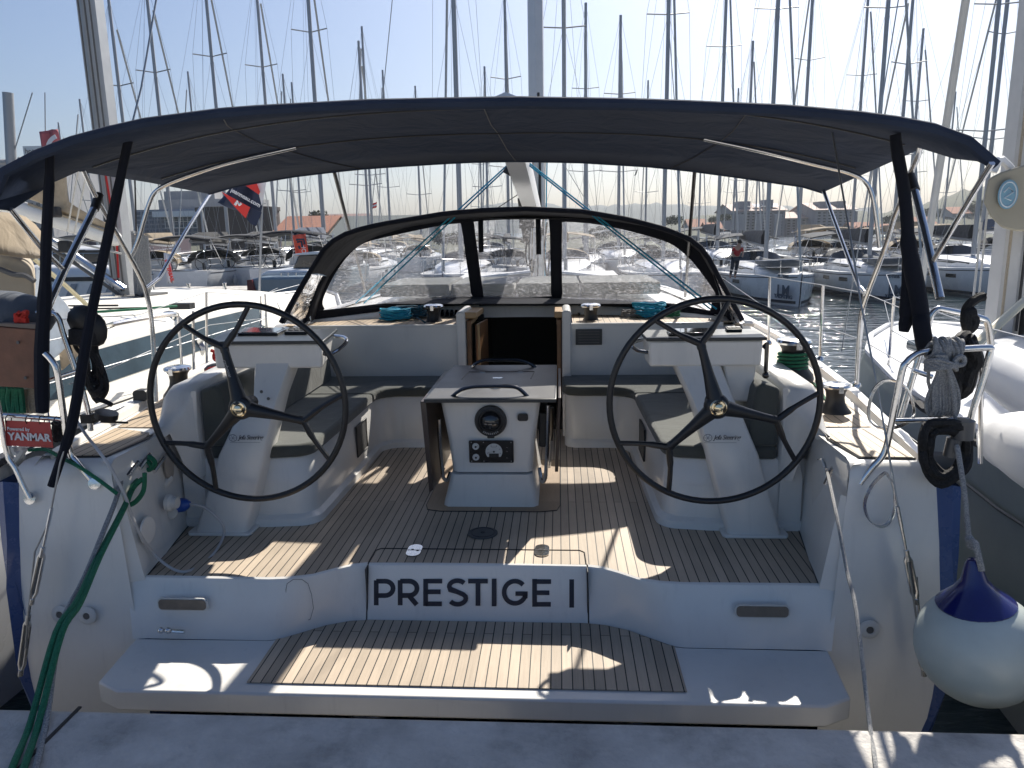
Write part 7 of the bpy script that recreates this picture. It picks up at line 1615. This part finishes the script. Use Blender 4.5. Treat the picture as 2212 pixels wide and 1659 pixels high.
# person on the foredeck of the first charter yacht
lo_, hd = Yp(1585, 601, 24.6), Yp(1592, 520, 24.6)
def skin(name, verts, edges, radii, mat_, parent, sub=1):
    me = bpy.data.meshes.new(name); me.from_pydata([tuple(v) for v in verts], edges, []); me.materials.append(mat_)
    o = bpy.data.objects.new(name, me); C.objects.link(o)
    if parent: o.parent = parent; o.location = -WL[parent.name]
    WL[o.name] = V((0, 0, 0)); md = o.modifiers.new('skin', 'SKIN'); md.use_smooth_shade = True
    for i, rr in enumerate(radii): me.skin_vertices[0].data[i].radius = (rr, rr); 
    me.skin_vertices[0].data[0].use_root = True
    s = o.modifiers.new('sub', 'SUBSURF'); s.levels = sub; s.render_levels = sub + 1
    return o
Hh = hd.z - lo_.z; k_ = Hh/1.62; B0 = V((lo_.x, 24.6, lo_.z))
def bp_(x, y, z): return B0 + V((x, y, z))*k_
pr_ = root('person', 'person in a red top and dark trousers on the first charter yacht foredeck', 'person', None, tuple(B0))
SK = M('skin', (.45, .27, .19), .6, var=.05)
vs_ = [bp_(.05, 0, .88), bp_(.09, 0, 1.08), bp_(.12, -.03, 1.30), bp_(.14, -.05, 1.42), bp_(.17, -.08, 1.55), bp_(-.04, .0, 1.28), bp_(-.12, -.05, 1.08), bp_(-.08, -.2, .92), bp_(.28, -.04, 1.28), bp_(.33, -.12, 1.05), bp_(.26, -.25, .92), bp_(-.05, 0, .84), bp_(-.10, -.05, .46), bp_(-.16, .02, .07), bp_(.14, 0, .84), bp_(.10, .02, .45), bp_(.05, .04, .07), bp_(-.16, -.12, .03), bp_(.05, -.12, .03)]
ed = [(0, 1), (1, 2), (2, 3), (3, 4), (2, 5), (5, 6), (6, 7), (2, 8), (8, 9), (9, 10), (0, 11), (11, 12), (12, 13), (0, 14), (14, 15), (15, 16), (13, 17), (16, 18)]
body = skin('body', vs_, ed, [q*k_ for q in (.14, .13, .15, .06, .10, .055, .045, .03, .055, .045, .03, .10, .065, .045, .10, .065, .045, .035, .035)], SK, pr_)
skin('red_top', [bp_(.06, 0, .92), bp_(.09, 0, 1.08), bp_(.12, -.03, 1.32), bp_(-.04, .0, 1.29), bp_(-.10, -.03, 1.14), bp_(.28, -.04, 1.29), bp_(.32, -.09, 1.13)], [(0, 1), (1, 2), (2, 3), (3, 4), (2, 5), (5, 6)], [q*k_ for q in (.165, .155, .17, .075, .065, .075, .065)], M('red_cloth', (.45, .03, .03), .85), pr_)
skin('trousers', [bp_(.05, 0, .88), bp_(-.05, 0, .84), bp_(-.10, -.05, .46), bp_(-.15, .01, .14), bp_(.14, 0, .84), bp_(.10, .02, .45), bp_(.06, .03, .14)], [(0, 1), (1, 2), (2, 3), (0, 4), (4, 5), (5, 6)], [q*k_ for q in (.155, .115, .08, .06, .115, .08, .06)], M('dark_cloth', (.03, .035, .05), .85), pr_)
m = MB(); m.sphere(bp_(.175, -.06, 1.575), .105*k_, 12, (1, 1.05, 1)); part(m, 'hair', M('dark_hair', (.03, .02, .015), .8), pr_)
# ================================================================== air
m = MB(); m.box((0, 560, 30), (1780, 1240, 74)); 
hz = bpy.data.materials.new('haze_air'); hz.use_nodes = True; n = hz.node_tree; n.nodes.remove(n.nodes['Principled BSDF'])
pv = n.nodes.new('ShaderNodeVolumePrincipled'); pv.inputs['Density'].default_value = .00032; pv.inputs['Color'].default_value = (.86, .92, 1, 1); pv.inputs['Anisotropy'].default_value = .3
n.links.new(pv.outputs[0], n.nodes['Material Output'].inputs['Volume'])
thing(m, 'haze', hz, None, None, kind='stuff', smooth=False)
SC.cycles.volume_bounces = 0
